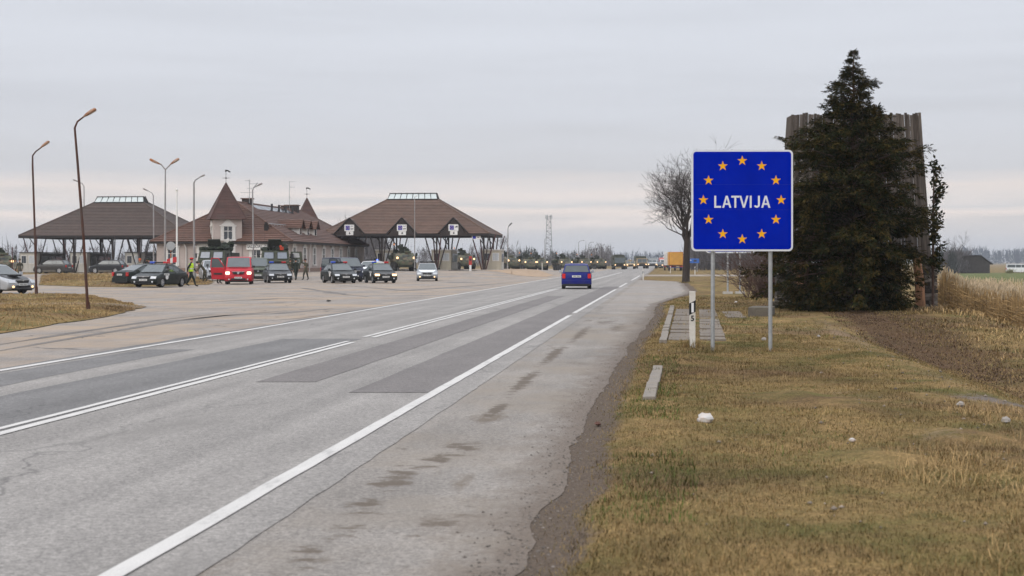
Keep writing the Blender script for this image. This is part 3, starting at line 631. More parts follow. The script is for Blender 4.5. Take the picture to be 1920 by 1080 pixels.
# --- delineator posts
m_post = mat('white_plastic_post', (.62, .595, .55), .7, var=.06, scale=3, dirt=(.36, .31, .25, .5))
m_refl = mat('white_reflector', (.75, .76, .78), .25, var=.03)
def delineator(px, py, digit, label):
    X, Y = gp(px, py, .04); g = gz(X, Y)
    r = thing('delineator_post', label, 'marker post', (X, Y, g - .02), rad(2), 'white marker posts along the verge')
    B().prism([(-.053, -.03), (.053, -.03), (.043, .05), (-.043, .05)], -.1, 1.02, 0, 'z').build('post', m_post, r, None, .004)
    B().prism([(-.0545, .60), (.0545, .655), (.0545, .86), (-.0545, .805)], -.0335, .02, 0, 'y').build('black_band', m_black, r)
    B().box((0, -.036, .73), (.042, .006, .17)).build('reflector', m_refl, r)
    if digit: text(digit, .135, m_black, r, (0, -.0325, .535), (rad(90), 0, 0), 'numeral', .001, .95, .004)
    return r
delineator(1298, 656, '5', 'white marker post with black band and number 5 beside the paving slabs')
delineator(1206, 524.5, None, 'white marker post at the tip of the green verge past the lay-by')
delineator(1303, 514, None, 'white marker post on the grass right behind the bare tree trunk')
delineator(1257, 511.5, None, 'white marker post in front of the yellow trailer')

# --- litter
def blob(name, label, cat, px, py, r, m, seed, sq=(1, .8, .6)):
    X, Y = gp(px, py, .07); rr = random.Random(seed); b = B(); b.ball((0, 0, r * .3), (r * sq[0], r * sq[1], r * sq[2]), 9, 6)
    b.v = [tuple(c * rr.uniform(.72, 1.25) for c in p) for p in b.v]
    o = b.build(name, m, None, 25); z = gz(X, Y) if U(X, Y) > shoulder_edge(Y) else float(hgt(X, Y)) + .01
    o.location = (X, Y, z + .01); o.rotation_euler = (0, 0, rr.uniform(0, 6)); return tag(o, label, cat)
m_bag = mat('white_plastic_bag', (.46, .44, .42), .5, var=.08, scale=12, dirt=(.55, .36, .26, .6))
blob('plastic_bag', 'crumpled white plastic bag lying on the lawn near the kerb', 'litter', 1323, 790, .082, m_bag, 2, (1.05, .8, .62))
blob('paper_scrap', 'tiny white scrap of paper on the grass in front of the bag', 'litter', 1598, 826, .028, m_bag, 3)
blob('paper_scrap', 'small white scrap beyond the paving slabs by the grey sign post', 'litter', 1380, 567, .085, m_bag, 4, (1, .6, .3))
blob('rock', 'dark lump of asphalt lying on the sandy plaza', 'stone', 616, 563, .12, mat('dark_stone', (.05, .045, .04), .9, var=.2), 5, (1.2, .8, .3))
blob('brick_piece', 'reddish broken brick lying on the dusty shoulder', 'brick', 1121, 787, .06, mat('broken_brick', (.10, .048, .034), .9, var=.2), 6, (1.1, .5, .3))
for i, (px, py, r, lb) in enumerate(((1432, 636, .06, 'pale stone on the lawn by the right grey sign post'), (1885, 792, .05, 'pale stone at the end of the gravel track across the lawn'), (1802, 764, .05, 'pale stone lying on the gravel track nearer the bank'), (1535, 632, .05, 'pale pebble on the bare crest of the bank'))):
    blob('rock', lb, 'stone', px, py, r, mat('pale_stone', (.30, .27, .24), .9, var=.2), 10 + i)
# --- two concrete blocks by the bush
m_conc = mat('mossy_concrete', (.12, .105, .085), .95, var=.3, scale=3, bump=.7, dirt=(.07, .065, .04, .8))
for px, py, w, d, h, lb in ((1424, 598, .64, 1.5, .27, 'low mossy concrete block on the grass at the end of the paving slabs'), (1470, 582, .78, 1.3, .22, 'flat concrete slab lying under the left edge of the evergreen')):
    X, Y = gp(px, py); b = B(); b.box((0, d / 2, h / 2 - .05), (w, d, h + .1)); o = b.build('concrete_block', m_conc, None, None, .02); o.location = (X, Y, gz(X, Y)); o.rotation_euler = (0, 0, ANG - .15); tag(o, lb, 'concrete block', 'concrete blocks by the evergreen')

# --- evergreen
def evergreen():
    Y0 = 45.0; X0 = (1600 - 960) / F * Y0; g = gz(X0, Y0)
    r = thing('evergreen_tree', 'tall dark brownish-green evergreen tree in front of the timber plank screen', 'tree', (X0, Y0, g - .05))
    H = 8.35 - g; mb = mat('reddish_bark', (.075, .045, .032), .95, var=.3, scale=5, bump=.6)
    rng = random.Random(8); R = np.random.RandomState(8)
    t = B(); t.tube([(0, 0, -.2), (.02, 0, 1.5), (-.03, .02, 4), (0.02, 0, 6.5), (0, 0, H - .15)], [.19, .15, .10, .05, .012], 9)
    for x, y, z in ((-1.55, -.1, 0), (.55, .5, 0), (-.7, .6, 0), (1.5, .4, 0)): t.tube([(x, y, -.2), (x * .97, y, 1.2), (x * .8, y * .8, 2.6)], [.07, .06, .03], 6)
    t.build('trunk', mb, r, 50)
    prof = lambda z: float(np.interp(z / H, [0, .03, .08, .18, .30, .42, .55, .64, .70, .76, .81, .86, .89, .93, .965, 1.0], [1.5, 2.1, 2.45, 2.6, 2.65, 2.6, 2.4, 2.15, 1.5, .95, .82, .80, .40, .22, .12, .03]))
    lb = B(); base = []; dirs = []; tip = []; scl = []
    nb = 0
    for i in range(600):
        z = H * (rng.random() ** 1.12) * .985 + .12; az = rng.uniform(0, 2 * math.pi); Rm = prof(z)
        if Rm < .3: L = Rm * rng.uniform(.7, 1.25)
        else: L = Rm * rng.uniform(.62, 1.12) * (1.0 + .10 * math.sin(az * 3 + z * 2.1))
        if math.cos(az) > 0: L *= .86 if z > 1.9 else .66
        up = .05 + .5 * (z / H) ** 1.5 + rng.uniform(-.12, .15); ca, sa = math.cos(az), math.sin(az)
        z0 = max(.15, z - L * .25); pts = []
        for k in range(6):
            f = k / 5; pts.append(Vector((ca * L * f, sa * L * f, z0 + L * (up * f + .18 * f * (1 - f)) - .12 * L * f * f)))
        lb.tube(pts[:5], [.028 * (1 - .18 * k) * (.5 + L / 3) for k in range(5)], 4, 0, False)
        ns = int(9 + 38 * min(L, 2.6) / 2.4)
        for k in range(ns):
            f = (rng.random() ** .6); f = .16 + .87 * f; j = min(int(f * 5), 4); p = pts[j].lerp(pts[min(j + 1, 5)], f * 5 - j)
            spread = .13 * (1.2 - f) * L + .085 * min(1, .3 + .5 * Rm)
            p = p + Vector((rng.gauss(0, spread * .5), rng.gauss(0, spread * .5), rng.gauss(-.02, spread * .35)))
            d = Vector((ca, sa, up * .7 - .25)) + Vector((rng.gauss(0, .45), rng.gauss(0, .45), rng.gauss(0, .35)))
            base.append(p); dirs.append(d.normalized()); tip.append(f); scl.append(min(1.0, .42 + .42 * Rm))
    lb.build('branches', mb, r, None, fix=False).name = 'limb'
    # each spray: a flat ragged fan of small scale-leaf twigs
    base = np.array([tuple(p) for p in base]); dirs = np.array([tuple(d) for d in dirs]); n = len(base)
    K = 14; P = np.repeat(base, K, 0); D = np.repeat(dirs, K, 0); m = len(P)
    f = np.tile(np.linspace(0, 1, K), n)[:, None]
    up = np.array([0, 0, 1.0]); side = np.cross(D, up); side /= np.linalg.norm(side, axis=1, keepdims=True) + 1e-6; nor = np.cross(side, D)
    sg = np.where(np.arange(m) % 2 == 0, 1, -1)[:, None]
    roll = np.repeat(R.uniform(-1.2, 1.2, n), K)[:, None]; s2_ = side * np.cos(roll) + nor * np.sin(roll)
    size = np.repeat(R.uniform(.14, .30, n) * np.array(scl), K)[:, None] * np.clip(.45 + .6 * prof(3) / 2.4, .4, 1)
    st_ = P + D * f * size * .8
    dd = D * (.55 + .5 * f) + s2_ * sg * (.75 - .55 * f) + R.normal(0, .22, (m, 3)); dd /= np.linalg.norm(dd, axis=1, keepdims=True)
    ln = size * (.30 + .34 * R.rand(m, 1)) ; wv = np.cross(dd, nor + R.normal(0, .5, (m, 3))); wv /= np.linalg.norm(wv, axis=1, keepdims=True) + 1e-6
    w = ln * (.10 + .07 * R.rand(m, 1))
    drp = np.array([0, 0, -.18]) * ln
    V = np.stack([st_, st_ + dd * ln * .5 + wv * w + drp * .3, st_ + dd * ln + drp, st_ + dd * ln * .55 - wv * w + drp * .3], 1).reshape(-1, 3)
    tint = (R.rand(n) < .10 + .62 * np.clip(np.array(tip) - .35, 0, 1)).astype(int); mi = np.repeat(tint, K); mi = np.where(R.rand(m) < .2, 1 - mi, mi)
    zrel = np.repeat(base[:, 2] / H, K)
    mA = mat('dark_conifer_spray', (.018, .023, .009), 1.0, var=.25, scale=1.3, island=.5, spec=0.0); mB = mat('bronzed_conifer_spray', (.056, .041, .013), 1.0, var=.25, scale=1.3, island=.5, spec=0.0)
    np_mesh('crown', V, np.arange(4 * m).reshape(-1, 4), [mA, mB], r, 4, mi)
evergreen()

# --- timber plank screen behind it, on log and stone piers
def plank_screen():
    Y0 = 48.3; P = Y0 / F; X0 = (1607 - 960) * P; g = gz(X0, Y0)
    r = thing('plank_screen', 'tall weathered grey timber plank screen behind the evergreen on stone and log piers', 'wooden structure', (X0, Y0, g - .05))
    zz_ = lambda y: CZ + (HZ - y) * P - g + .05; xx = lambda px: (px - 1607) * P
    m = mat('weathered_planks', (.100, .081, .067), .95, var=.35, scale=3, bump=.8, bscale=18, stretch=(9, 9, .7), dirt=(.042, .033, .027, .8)); R = random.Random(4)
    mats_ = [m, mat('weathered_planks_pale', (.128, .106, .09), .95, var=.35, scale=3, bump=.8, bscale=18, stretch=(9, 9, .7)), mat('weathered_planks_dark', (.072, .058, .048), .95, var=.35, scale=3, bump=.8, bscale=18, stretch=(9, 9, .7))]
    n = 46
    def tier(y0, y1, l0, r0, l1, r1, yo):
        for i in range(n):
            a, b = i / n, (i + 1) / n; jt = R.uniform(-.03, .06); jb = R.uniform(-.08, .05); d = yo + R.choice((0, .028)) + R.uniform(-.006, .006); gp_ = .003
            T0, T1 = xx(l0 + (r0 - l0) * a) + gp_, xx(l0 + (r0 - l0) * b) - gp_; B0, B1 = xx(l1 + (r1 - l1) * a) + gp_, xx(l1 + (r1 - l1) * b) - gp_
            zt, zb = zz_(y0) + jt, zz_(y1) + jb; bx = B()
            vs_ = [(B0, d, zb), (B1, d, zb), (T1, d, zt), (T0, d, zt), (B0, d + .026, zb), (B1, d + .026, zb), (T1, d + .026, zt), (T0, d + .026, zt)]
            bx.add(vs_, [(0, 1, 2, 3), (5, 4, 7, 6), (0, 4, 5, 1), (3, 2, 6, 7), (0, 3, 7, 4), (1, 5, 6, 2)]); bx.build('plank', R.choice(mats_), r)
    tier(214, 292, 1484, 1727, 1481, 1732.5, 0.0); tier(289, 482, 1482, 1732, 1468, 1748, .07)
    b = B()
    for y in (240, 284, 330, 400, 470): b.box((xx(1607), .20, zz_(y)), (xx(1726) - xx(1486) + (y - 214) * .0009, .14, .14))
    b.build('crossbeam', m, r)
    # side boarding gives the screen its thickness
    for s in (-1, 1):
        b = B(); x0, x1 = (xx(1484), xx(1468)) if s < 0 else (xx(1727), xx(1748)); 
        b.add([(x1, .10, zz_(482)), (x1, .95, zz_(482)), (x0, .85, zz_(216)), (x0, .03, zz_(216)), (x1 - s * .05, .10, zz_(482)), (x1 - s * .05, .95, zz_(482)), (x0 - s * .05, .85, zz_(216)), (x0 - s * .05, .03, zz_(216))], [(0, 1, 2, 3), (4, 5, 6, 7), (0, 1, 5, 4), (1, 2, 6, 5), (2, 3, 7, 6), (3, 0, 4, 7)]); b.build('side_board', m, r)
    b = B(); b.box((xx(1608), .28, zz_(482)), (xx(1757) - xx(1460), .30, .18)); b.build('sill_beam', mats_[2], r)
    # rough stone pier: courses of stones
    ms = [mat('pier_stone', (.10, .085, .075), .95, var=.4, scale=5, bump=.9, bscale=20), mat('pier_stone_pale', (.19, .165, .145), .95, var=.4, scale=5, bump=.9, bscale=20), mat('pier_stone_dark', (.05, .043, .038), .95, var=.4, scale=5, bump=.8, bscale=20)]
    for s, xc in ((1, xx(1747)), (-1, xx(1470))):
        z = -.35; top = zz_(487); k = 0
        while z < top:
            h = R.uniform(.09, .15); h = min(h, top - z) if top - z > .05 else .05; w = .43 + .05 * (1 - (z + .3) / (top + .3))
            cut = R.uniform(.32, .68)
            for f0, f1 in ((0, cut), (cut, 1)):
                bx = B(); bx.box((xc - w / 2 + w * (f0 + f1) / 2 + R.uniform(-.012, .012), .28 + R.uniform(-.02, .02), z + h / 2), (w * (f1 - f0) - .012, .48, h - .012)); bx.build('stone', R.choice(ms), r, None, .012)
            z += h
        b = B(); b.box((xc, .30, (top - .35) / 2), (.34, .36, top + .35)); b.build('pier_core', ms[2], r)
    ml = mat('peeling_log', (.30, .155, .085), .9, var=.35, scale=4, bump=.5, stretch=(3, 3, .6), dirt=(.09, .055, .04, .85))
    for px0, px1, d in ((1725, 1718, -.12), (1500, 1504, -.05)):
        b = B(); b.tube([(xx(px0), d, -.3), (xx((px0 + px1) / 2) + .01, d, 1.0), (xx(px1), d + .1, zz_(484))], [.175, .16, .14], 12); b.build('log', ml, r, 50)
    for px in (1690, 1660): b = B(); b.tube([(xx(px), .4, -.3), (xx(px), .4, zz_(484))], .09, 8); b.build('prop', mats_[2], r, 50)
plank_screen()
def side_shoots():
    """young conifer shoots sticking out to the right of the screen"""
    Y0 = 47.2; P = Y0 / F; X0 = (1748 - 960) * P; g = gz(X0, Y0)
    r = thing('evergreen_sapling', 'thin dark evergreen sapling poking out right of the plank screen', 'tree', (X0, Y0, g - .05)); rng = random.Random(3); R = np.random.RandomState(3)
    z = lambda y: CZ + (HZ - y) * P - g; b = B(); b.tube([(.02, .0, -.1), (.03, 0, z(420)), (.06, 0, z(300))], [.05, .04, .012], 6); pts = []
    for (px, py) in ((1762, 312), (1766, 345), (1756, 330), (1750, 300), (1758, 362), (1768, 352), (1750, 385), (1757, 415), (1764, 402), (1752, 440), (1764, 455), (1758, 470), (1750, 478), (1764, 486), (1748, 430)):
        x = (px - 1748) * P; zt = z(py); b.tube([(.04, 0, zt - .30), (x * .6, rng.uniform(-.2, .2), zt - .12), (x, rng.uniform(-.3, .3), zt)], [.014, .01, .005], 4)
        for k in range(58):
            f = rng.random() ** .6; pts.append((.04 + (x - .04) * f + rng.gauss(0, .055), rng.gauss(0, .14), zt - .28 * (1 - f) + rng.gauss(-.02, .07)))
    b.build('trunk', MATS['reddish_bark'], r, 50); pts = np.array(pts); n = len(pts); d = R.normal(0, 1, (n, 3)) + [.5, 0, -.1]; d /= np.linalg.norm(d, axis=1, keepdims=True); w = np.cross(d, R.normal(0, 1, (n, 3))); w /= np.linalg.norm(w, axis=1, keepdims=True)
    L = R.uniform(.10, .20, (n, 1)); V = np.stack([pts, pts + d * L * .5 + w * L * .24, pts + d * L, pts + d * L * .5 - w * L * .24], 1).reshape(-1, 3)
    np_mesh('crown', V, np.arange(4 * n).reshape(-1, 4), [MATS['dark_conifer_spray'], MATS['bronzed_conifer_spray']], r, 4, (R.rand(n) < .3).astype(int))
side_shoots()

# --- leafless trees
m_bark = mat('dark_bark', (.034, .026, .022), .95, var=.3, scale=4, bump=.8, bscale=15, stretch=(2, 2, .5))
def bare_tree(name, label, X, Y, height, r0, seed, trunk_h, spread, depth=6, lean=(0, 0), nfirst=4, m=None, group=None, twig=.012, side=0.0, up=.25, kids=(2, 3)):
    g = gz(X, Y); root = thing(name, label, 'tree', (X, Y, g - .08), 0, group); rng = random.Random(seed); m = m or m_bark
    t = B(); c = B()
    top = Vector((lean[0], lean[1], trunk_h))
    t.tube([(0, 0, -.2), (0, 0, .25), tuple(top * .5), tuple(top)], [r0 * 1.3, r0, r0 * .88, r0 * .74], 10)
    def grow(p, d, L, r, lev):
        if lev == 0: return
        r = max(r, twig * .5)
        q = p; pts = [p]; dd = d.copy()
        for k in range(3):
            dd = (dd + Vector((rng.gauss(0, .17), rng.gauss(0, .17), rng.gauss(.03, .13)))).normalized(); q = q + dd * (L / 3); pts.append(q)
        e = max(r * .60, twig * .38)
        (t if False else c).tube(pts, [r, r * .88, r * .76, e], 6 if r > .05 else (4 if r > .02 else 3), 0, False)
        for k in range(rng.randint(*kids)):
            a = Vector((rng.gauss(side, spread), rng.gauss(0, spread), rng.gauss(up, spread * .75))); nd = (dd * .95 + a).normalized()
            b0 = pts[3] if k == 0 else pts[rng.choice((1, 2, 3))]
            grow(b0, nd, L * rng.uniform(.62, .86), e * rng.uniform(.55, .92), lev - 1)
    for k in range(nfirst):
        a = 2 * math.pi * (k + rng.random() * .6) / nfirst; d = Vector((math.cos(a) * spread * 1.1 + side, math.sin(a) * spread * 1.1, 1.0)).normalized()
        grow(top * rng.uniform(.8, 1.0), d, height * rng.uniform(.22, .32), r0 * rng.uniform(.36, .52), depth)
    t.build('trunk', m, root, 50); c.build('crown', m, root, fix=False); return root
X_, Y_ = gp(1286, 530); bare_tree('bare_tree', 'leafless dark tree with spreading crown left of the LATVIJA sign', X_, Y_, 9.0, .30, 12, 3.6, .58, 6, (.1, 0), 6, side=-.10, up=.20, kids=(3, 4), twig=.016)
X_, Y_ = (1797 - 960) / F * 300, 300; bare_tree('bare_tree', 'leafless pointed tree rising from the thicket near the barn', X_, Y_, 6.5, .2, 5, 3.6, .5, 5, m=mat('far_bark', (.085, .078, .075), .95), twig=.03, up=.3)
# --- twiggy bush by the evergreen
def bush(label, X, Y, w, h, n, seed, m, name='bush', lean=0):
    r = random.Random(seed); g = gz(X, Y); b = B()
    for i in range(n):
        p = Vector((r.gauss(0, w * .14), r.gauss(0, w * .14), -.05)); d = Vector((r.gauss(lean, .55), r.gauss(0, .5), 1)).normalized(); L = h * r.uniform(.6, 1.15); pts = [p]
        for k in range(4): d = (d + Vector((r.gauss(0, .18), r.gauss(0, .18), r.gauss(-.03, .15)))).normalized(); pts.append(pts[-1] + d * L / 4)
        b.tube(pts, [.018, .014, .011, .008, .004], 3, 0, False)
        for k in range(6):
            j = r.choice((1, 2, 3, 4)); q = pts[j]; dd = (d + Vector((r.gauss(0, .7), r.gauss(0, .7), r.gauss(0, .5)))).normalized(); l = L * r.uniform(.15, .35)
            b.tube([q, q + dd * l * .5, q + dd * l + Vector((r.gauss(0, .05), 0, r.gauss(0, .05)))], [.008, .006, .003], 3, 0, False)
    o = b.build(name, m, None, fix=False); o.location = (X, Y, g); return tag(o, label, 'bush')
m_twig = mat('reddish_twigs', (.085, .052, .042), .95, var=.2, island=.35)
X_, Y_ = gp(1436, 562); bush('leafless reddish-brown bush between the LATVIJA sign and the evergreen', X_ + .2, Y_, 2.6, 2.5, 230, 6, m_twig, lean=-.12)

# longer tufts left standing round the feet of the posts
def tufts():
    r = np.random.RandomState(44); P = [gp(1298, 656, .04), (sx - 54 * PM, SY + .06), (sx + 54 * PM, SY + .06), gp(1424, 590), gp(1285, 531)]; X = []; Y = []
    for i, (x, y) in enumerate(P): k = 170; a = 6.28 * r.rand(k); d = (.05 + .16 * r.rand(k)) * (1 if i < 3 else 3.2); X += list(x + np.cos(a) * d); Y += list(y + np.sin(a) * d * 1.2)
    blades('tufts', 0, 0, 0, 0, 0, 45, .14, m_lawn, .8, XY=(np.array(X), np.array(Y)), width=.002)
tufts()
# ================================================================== BUILDINGS
def roof_mat(name, col):
    m, t, p = new_mat(name, .75, .35); c = t.nodes.new('ShaderNodeTexCoord'); v = c.outputs['Object']
    o = MIX(t, 1, col, RAMP(t, noise(t, v, 1.3, 5, .65), [(.3, .84), (.7, 1.16)]), 'MULTIPLY')
    o = MIX(t, 1, o, RAMP(t, noise(t, v, 9, 2, .6), [(.3, .86), (.7, 1.14)]), 'MULTIPLY'); g = t.nodes.new('ShaderNodeNewGeometry'); o = MIX(t, 1, o, RAMP(t, g.outputs['Random Per Island'], [(0, .86), (1, 1.14)]), 'MULTIPLY')
    o = MIX(t, RAMP(t, noise(t, v, .45, 6, .7), [(.52, 0), (.75, .45)]), o, (.055, .050, .042)); t.links.new(o, p.inputs['Base Color']); return m
m_rbrown = roof_mat('brown_roof_tiles', (.118, .072, .053)); m_rdark = roof_mat('dark_brown_roof_tiles', (.076, .053, .044)); m_rred = roof_mat('red_brown_roof_tiles', (.108, .056, .040)); m_rtower = roof_mat('dark_red_roof_tiles', (.070, .034, .027))
m_timber = mat('dark_stained_timber', (.034, .025, .022), .8, var=.25, scale=3, stretch=(4, 4, .5)); m_rtimber = mat('maroon_stained_timber', (.070, .026, .026), .8, var=.25, scale=3)
m_fascia = mat('dark_fascia', (.022, .019, .018), .8, var=.15); m_glassroof = mat('skylight_glass', (.50, .55, .54), .2, var=.08, scale=.8, spec=.6)
m_cream = mat('cream_booth_panel', (.41, .37, .295), .75, var=.08, scale=1.2, dirt=(.34, .29, .22, .5)); m_creamw = mat('pale_booth_panel', (.46, .44, .40), .7, var=.06, scale=1.2, dirt=(.38, .34, .28, .4)); m_greyb = mat('dark_booth_panel', (.085, .082, .078), .75, var=.15, scale=1.5)
m_glass = mat('dark_window_glass', (.022, .027, .034), .06, var=.1, scale=1, spec=.8); m_stucco = mat('pinkish_stucco', (.42, .355, .325), .9, var=.08, scale=1.2, bump=.3, dirt=(.30, .25, .22, .45))
m_trim = mat('white_trim', (.62, .60, .57), .7, var=.06, dirt=(.45, .42, .38, .4)); m_island = mat('island_concrete', (.36, .32, .28), .9, var=.15, scale=2)
def courses(b, a, c_, d, e, n, mi=0, lip=.06, cols=1):
    """stepped tile courses: a,c_ = eave ends, d,e = top ends (d above c_, e above a)"""
    a, c_, d, e = map(Vector, (a, c_, d, e)); nr = (c_ - a).cross(e - a)
    nr = nr.normalized() if nr.length > 1e-6 else (c_ - a).cross(d - a).normalized()
    if nr.z < 0: nr = -nr
    for i in range(n):
        f0, f1 = i / n, (i + 1) / n; p0, p1, q0, q1 = a.lerp(e, f0), c_.lerp(d, f0), a.lerp(e, f1), c_.lerp(d, f1)
        P0, P1 = p0 + nr * lip, p1 + nr * lip
        b.add([P0, P1, q1 + nr * .004, q0 + nr * .004], [(0, 1, 2, 3)], mi); b.add([p0 + nr * .002, p1 + nr * .002, P1, P0], [(0, 1, 2, 3)], mi)
def bar(b, p, q, w, mi=0, n=4): b.tube([p, q], w, n, mi)
def hips(b, segs, r, mi=0):
    for p, q in segs: b.tube([Vector(p) + Vector((0, 0, .04)), Vector(q) + Vector((0, 0, .04))], r, 6, mi)

m_sblue = mat('sign_blue', (.004, .012, .30), .6); m_syel = mat('sign_yellow', (.75, .5, .08), .5); m_ink = mat('sign_ink', (.03, .03, .035), .6)
def lane_sign(parent, x, y, z, kind, tilt=0):
    """white board with a blue square, star ring and dark print, over a board with a down arrow"""
    B().box((x, y, z), (1.22, .06, .80)).build('sign_board', m_white, parent)
    sg_ = KIDS[parent.name][-1]
    B().box((x - .20, y - .034, z), (.52, .008, .54)).build('blue_square', m_sblue, sg_)
    b = B()
    for k in range(12): a = rad(30 * k); b.box((x - .20 + .15 * math.cos(a), y - .0395, z + .15 * math.sin(a)), (.045, .003, .045))
    b.build('star_ring', m_syel, sg_); b = B()
    if kind == 'car': b.prism([(x + .16, z + .02), (x + .2, z + .1), (x + .3, z + .13), (x + .38, z + .22), (x + .5, z + .22), (x + .54, z + .1), (x + .54, z + .02)], y - .036, y - .031, 0, 'y')
    else:
        for k, zz_ in ((0, .23), (1, .17), (2, -.1), (3, -.16)): b.box((x + .34, y - .033, z + zz_), (.34, .005, .028 if k < 2 else .05))
    b.build('print', m_ink, sg_)
    B().box((x + .05, y, z - .66), (.92, .06, .48)).build('sign_board', m_white, parent); s2_ = KIDS[parent.name][-1]
    B().prism([(x + .0, z - .50), (x + .1, z - .50), (x + .1, z - .64), (x + .20, z - .64), (x + .05, z - .82), (x - .10, z - .64), (x, z - .64)], y - .036, y - .031, 0, 'y').build('arrow', m_ink, s2_)

def canopy(name, label, X, Y, rot, W, D, eave, top, sw, sd, sh, rm, gables, cols, g):
    """hipped roof on raking timber struts with a glazed lantern; origin at the middle of the front eave"""
    r = thing(name, label, 'canopy', (X, Y, g), rot)
    w2, x0, yc = W / 2, sw / 2, D / 2; y0, y1 = yc - sd / 2, yc + sd / 2
    A, Bb, C_, Dd = (-w2, 0, eave), (w2, 0, eave), (w2, D, eave), (-w2, D, eave); a, b_, c_, d = (-x0, y0, top), (x0, y0, top), (x0, y1, top), (-x0, y1, top)
    b = B(); n = 22
    courses(b, A, Bb, b_, a, n); courses(b, Bb, C_, c_, b_, n); courses(b, C_, Dd, d, c_, n); courses(b, Dd, A, a, d, n)
    hips(b, ((A, a), (Bb, b_), (C_, c_), (Dd, d), (a, b_)), .10)
    b.build('roof', rm, r)
    s = B(); s.add([(-w2 + .1, .1, eave - .02), (w2 - .1, .1, eave - .02), (w2 - .1, D - .1, eave - .02), (-w2 + .1, D - .1, eave - .02)], [(3, 2, 1, 0)]); s.build('ceiling', m_timber, r)
    fb = B(); t = .16; hh = .34
    fb.box((0, t / 2, eave - hh / 2 + .03), (W, t, hh)); fb.box((0, D - t / 2, eave - hh / 2 + .03), (W, t, hh)); fb.box((-w2 + t / 2, yc, eave - hh / 2 + .03), (t, D - 2 * t, hh)); fb.box((w2 - t / 2, yc, eave - hh / 2 + .03), (t, D - 2 * t, hh)); fb.build('fascia', m_fascia, r)
    # lantern skylight
    zt = top + sh; tx = x0 - .25; ty = sd * .22
    f = B(); f.box((0, yc, top + .04), (sw + .25, sd + .25, .14))
    f.add([(x0, y0, top), (x0, y1, top), (tx, yc + ty, zt), (tx, yc - ty, zt)], [(0, 1, 2, 3)]); f.add([(-x0, y0, top), (-x0, y1, top), (-tx, yc + ty, zt), (-tx, yc - ty, zt)], [(0, 1, 2, 3)])
    f.box((0, yc, zt), (2 * tx + .1, 2 * ty + .12, .08))
    npn = 8
    for k in range(npn + 1):
        q = k / npn
        for ya, yb in ((y0, yc - ty), (y1, yc + ty)): bar(f, (-x0 + sw * q, ya, top), (-tx + 2 * tx * q, yb, zt), .045)
    f.build('skylight', m_fascia, r); sk = KIDS[r.name][-1]
    for k in range(npn):
        q0, q1 = (k + .04) / npn, (k + .96) / npn
        for ya, yb, e in ((y0, yc - ty, .02), (y1, yc + ty, -.02)):
            p = B(); p.quad((-x0 + sw * q0, ya + e, top + .07), (-x0 + sw * q1, ya + e, top + .07), (-tx + 2 * tx * q1, yb + e, zt - .04), (-tx + 2 * tx * q0, yb + e, zt - .04)); p.build('pane', m_glassroof, sk)
    # gables over the lanes
    sl = (top - eave) / y0
    for gx, kind in gables:
        gw, gh = 1.85, 1.95; dp = gh / sl
        t_ = B(); courses(t_, (gx - gw, -.12, eave), (gx - gw + .01, .0 + .0, eave), (gx, dp, eave + gh), (gx, -.12, eave + gh), 6); courses(t_, (gx + gw, 0, eave), (gx + gw, -.12, eave), (gx, -.12, eave + gh), (gx, dp, eave + gh), 6)
        hips(t_, (((gx - gw, 0, eave), (gx, dp, eave + gh)), ((gx + gw, 0, eave), (gx, dp, eave + gh))), .07); t_.build('gable_roof', rm, r)
        w_ = B(); w_.prism([(gx - gw, eave - .3), (gx + gw, eave - .3), (gx, eave + gh - .06)], -.06, .0, 0, 'y'); w_.build('gable_board', m_timber, r)
        e_b = B(); bar(e_b, (gx - gw - .05, -.13, eave), (gx, -.13, eave + gh + .03), .07); bar(e_b, (gx + gw + .05, -.13, eave), (gx, -.13, eave + gh + .03), .07); e_b.build('bargeboard', m_fascia, r)
        lane_sign(r, gx + .02, -.13, eave + .72, kind)
    # struts: a post and raking members from each island end
    R = random.Random(int(W * 10))
    for cx, ends in cols:
        for cy in ends:
            p = B(); p.box((cx, cy, (eave - .2) / 2 - .15), (.18, .18, eave + .1)); p.build('post', m_timber, r)
            for dx, dy in ((-1.5, -.35), (1.45, .25), (-.65, 1.2), (.75, -1.1)):
                q = B(); q.tube([(cx + dx * .10, cy + dy * .1, -.2), (cx + dx, cy + dy, eave - .1)], .078, 4); q.build('strut', R.choice((m_timber, m_timber, m_rtimber)), r)
            q = B(); q.tube([(cx - .1, cy, eave - 1.2), (cx - .9, cy, eave - .15)], .06, 4); q.build('brace', m_timber, r)
    return r
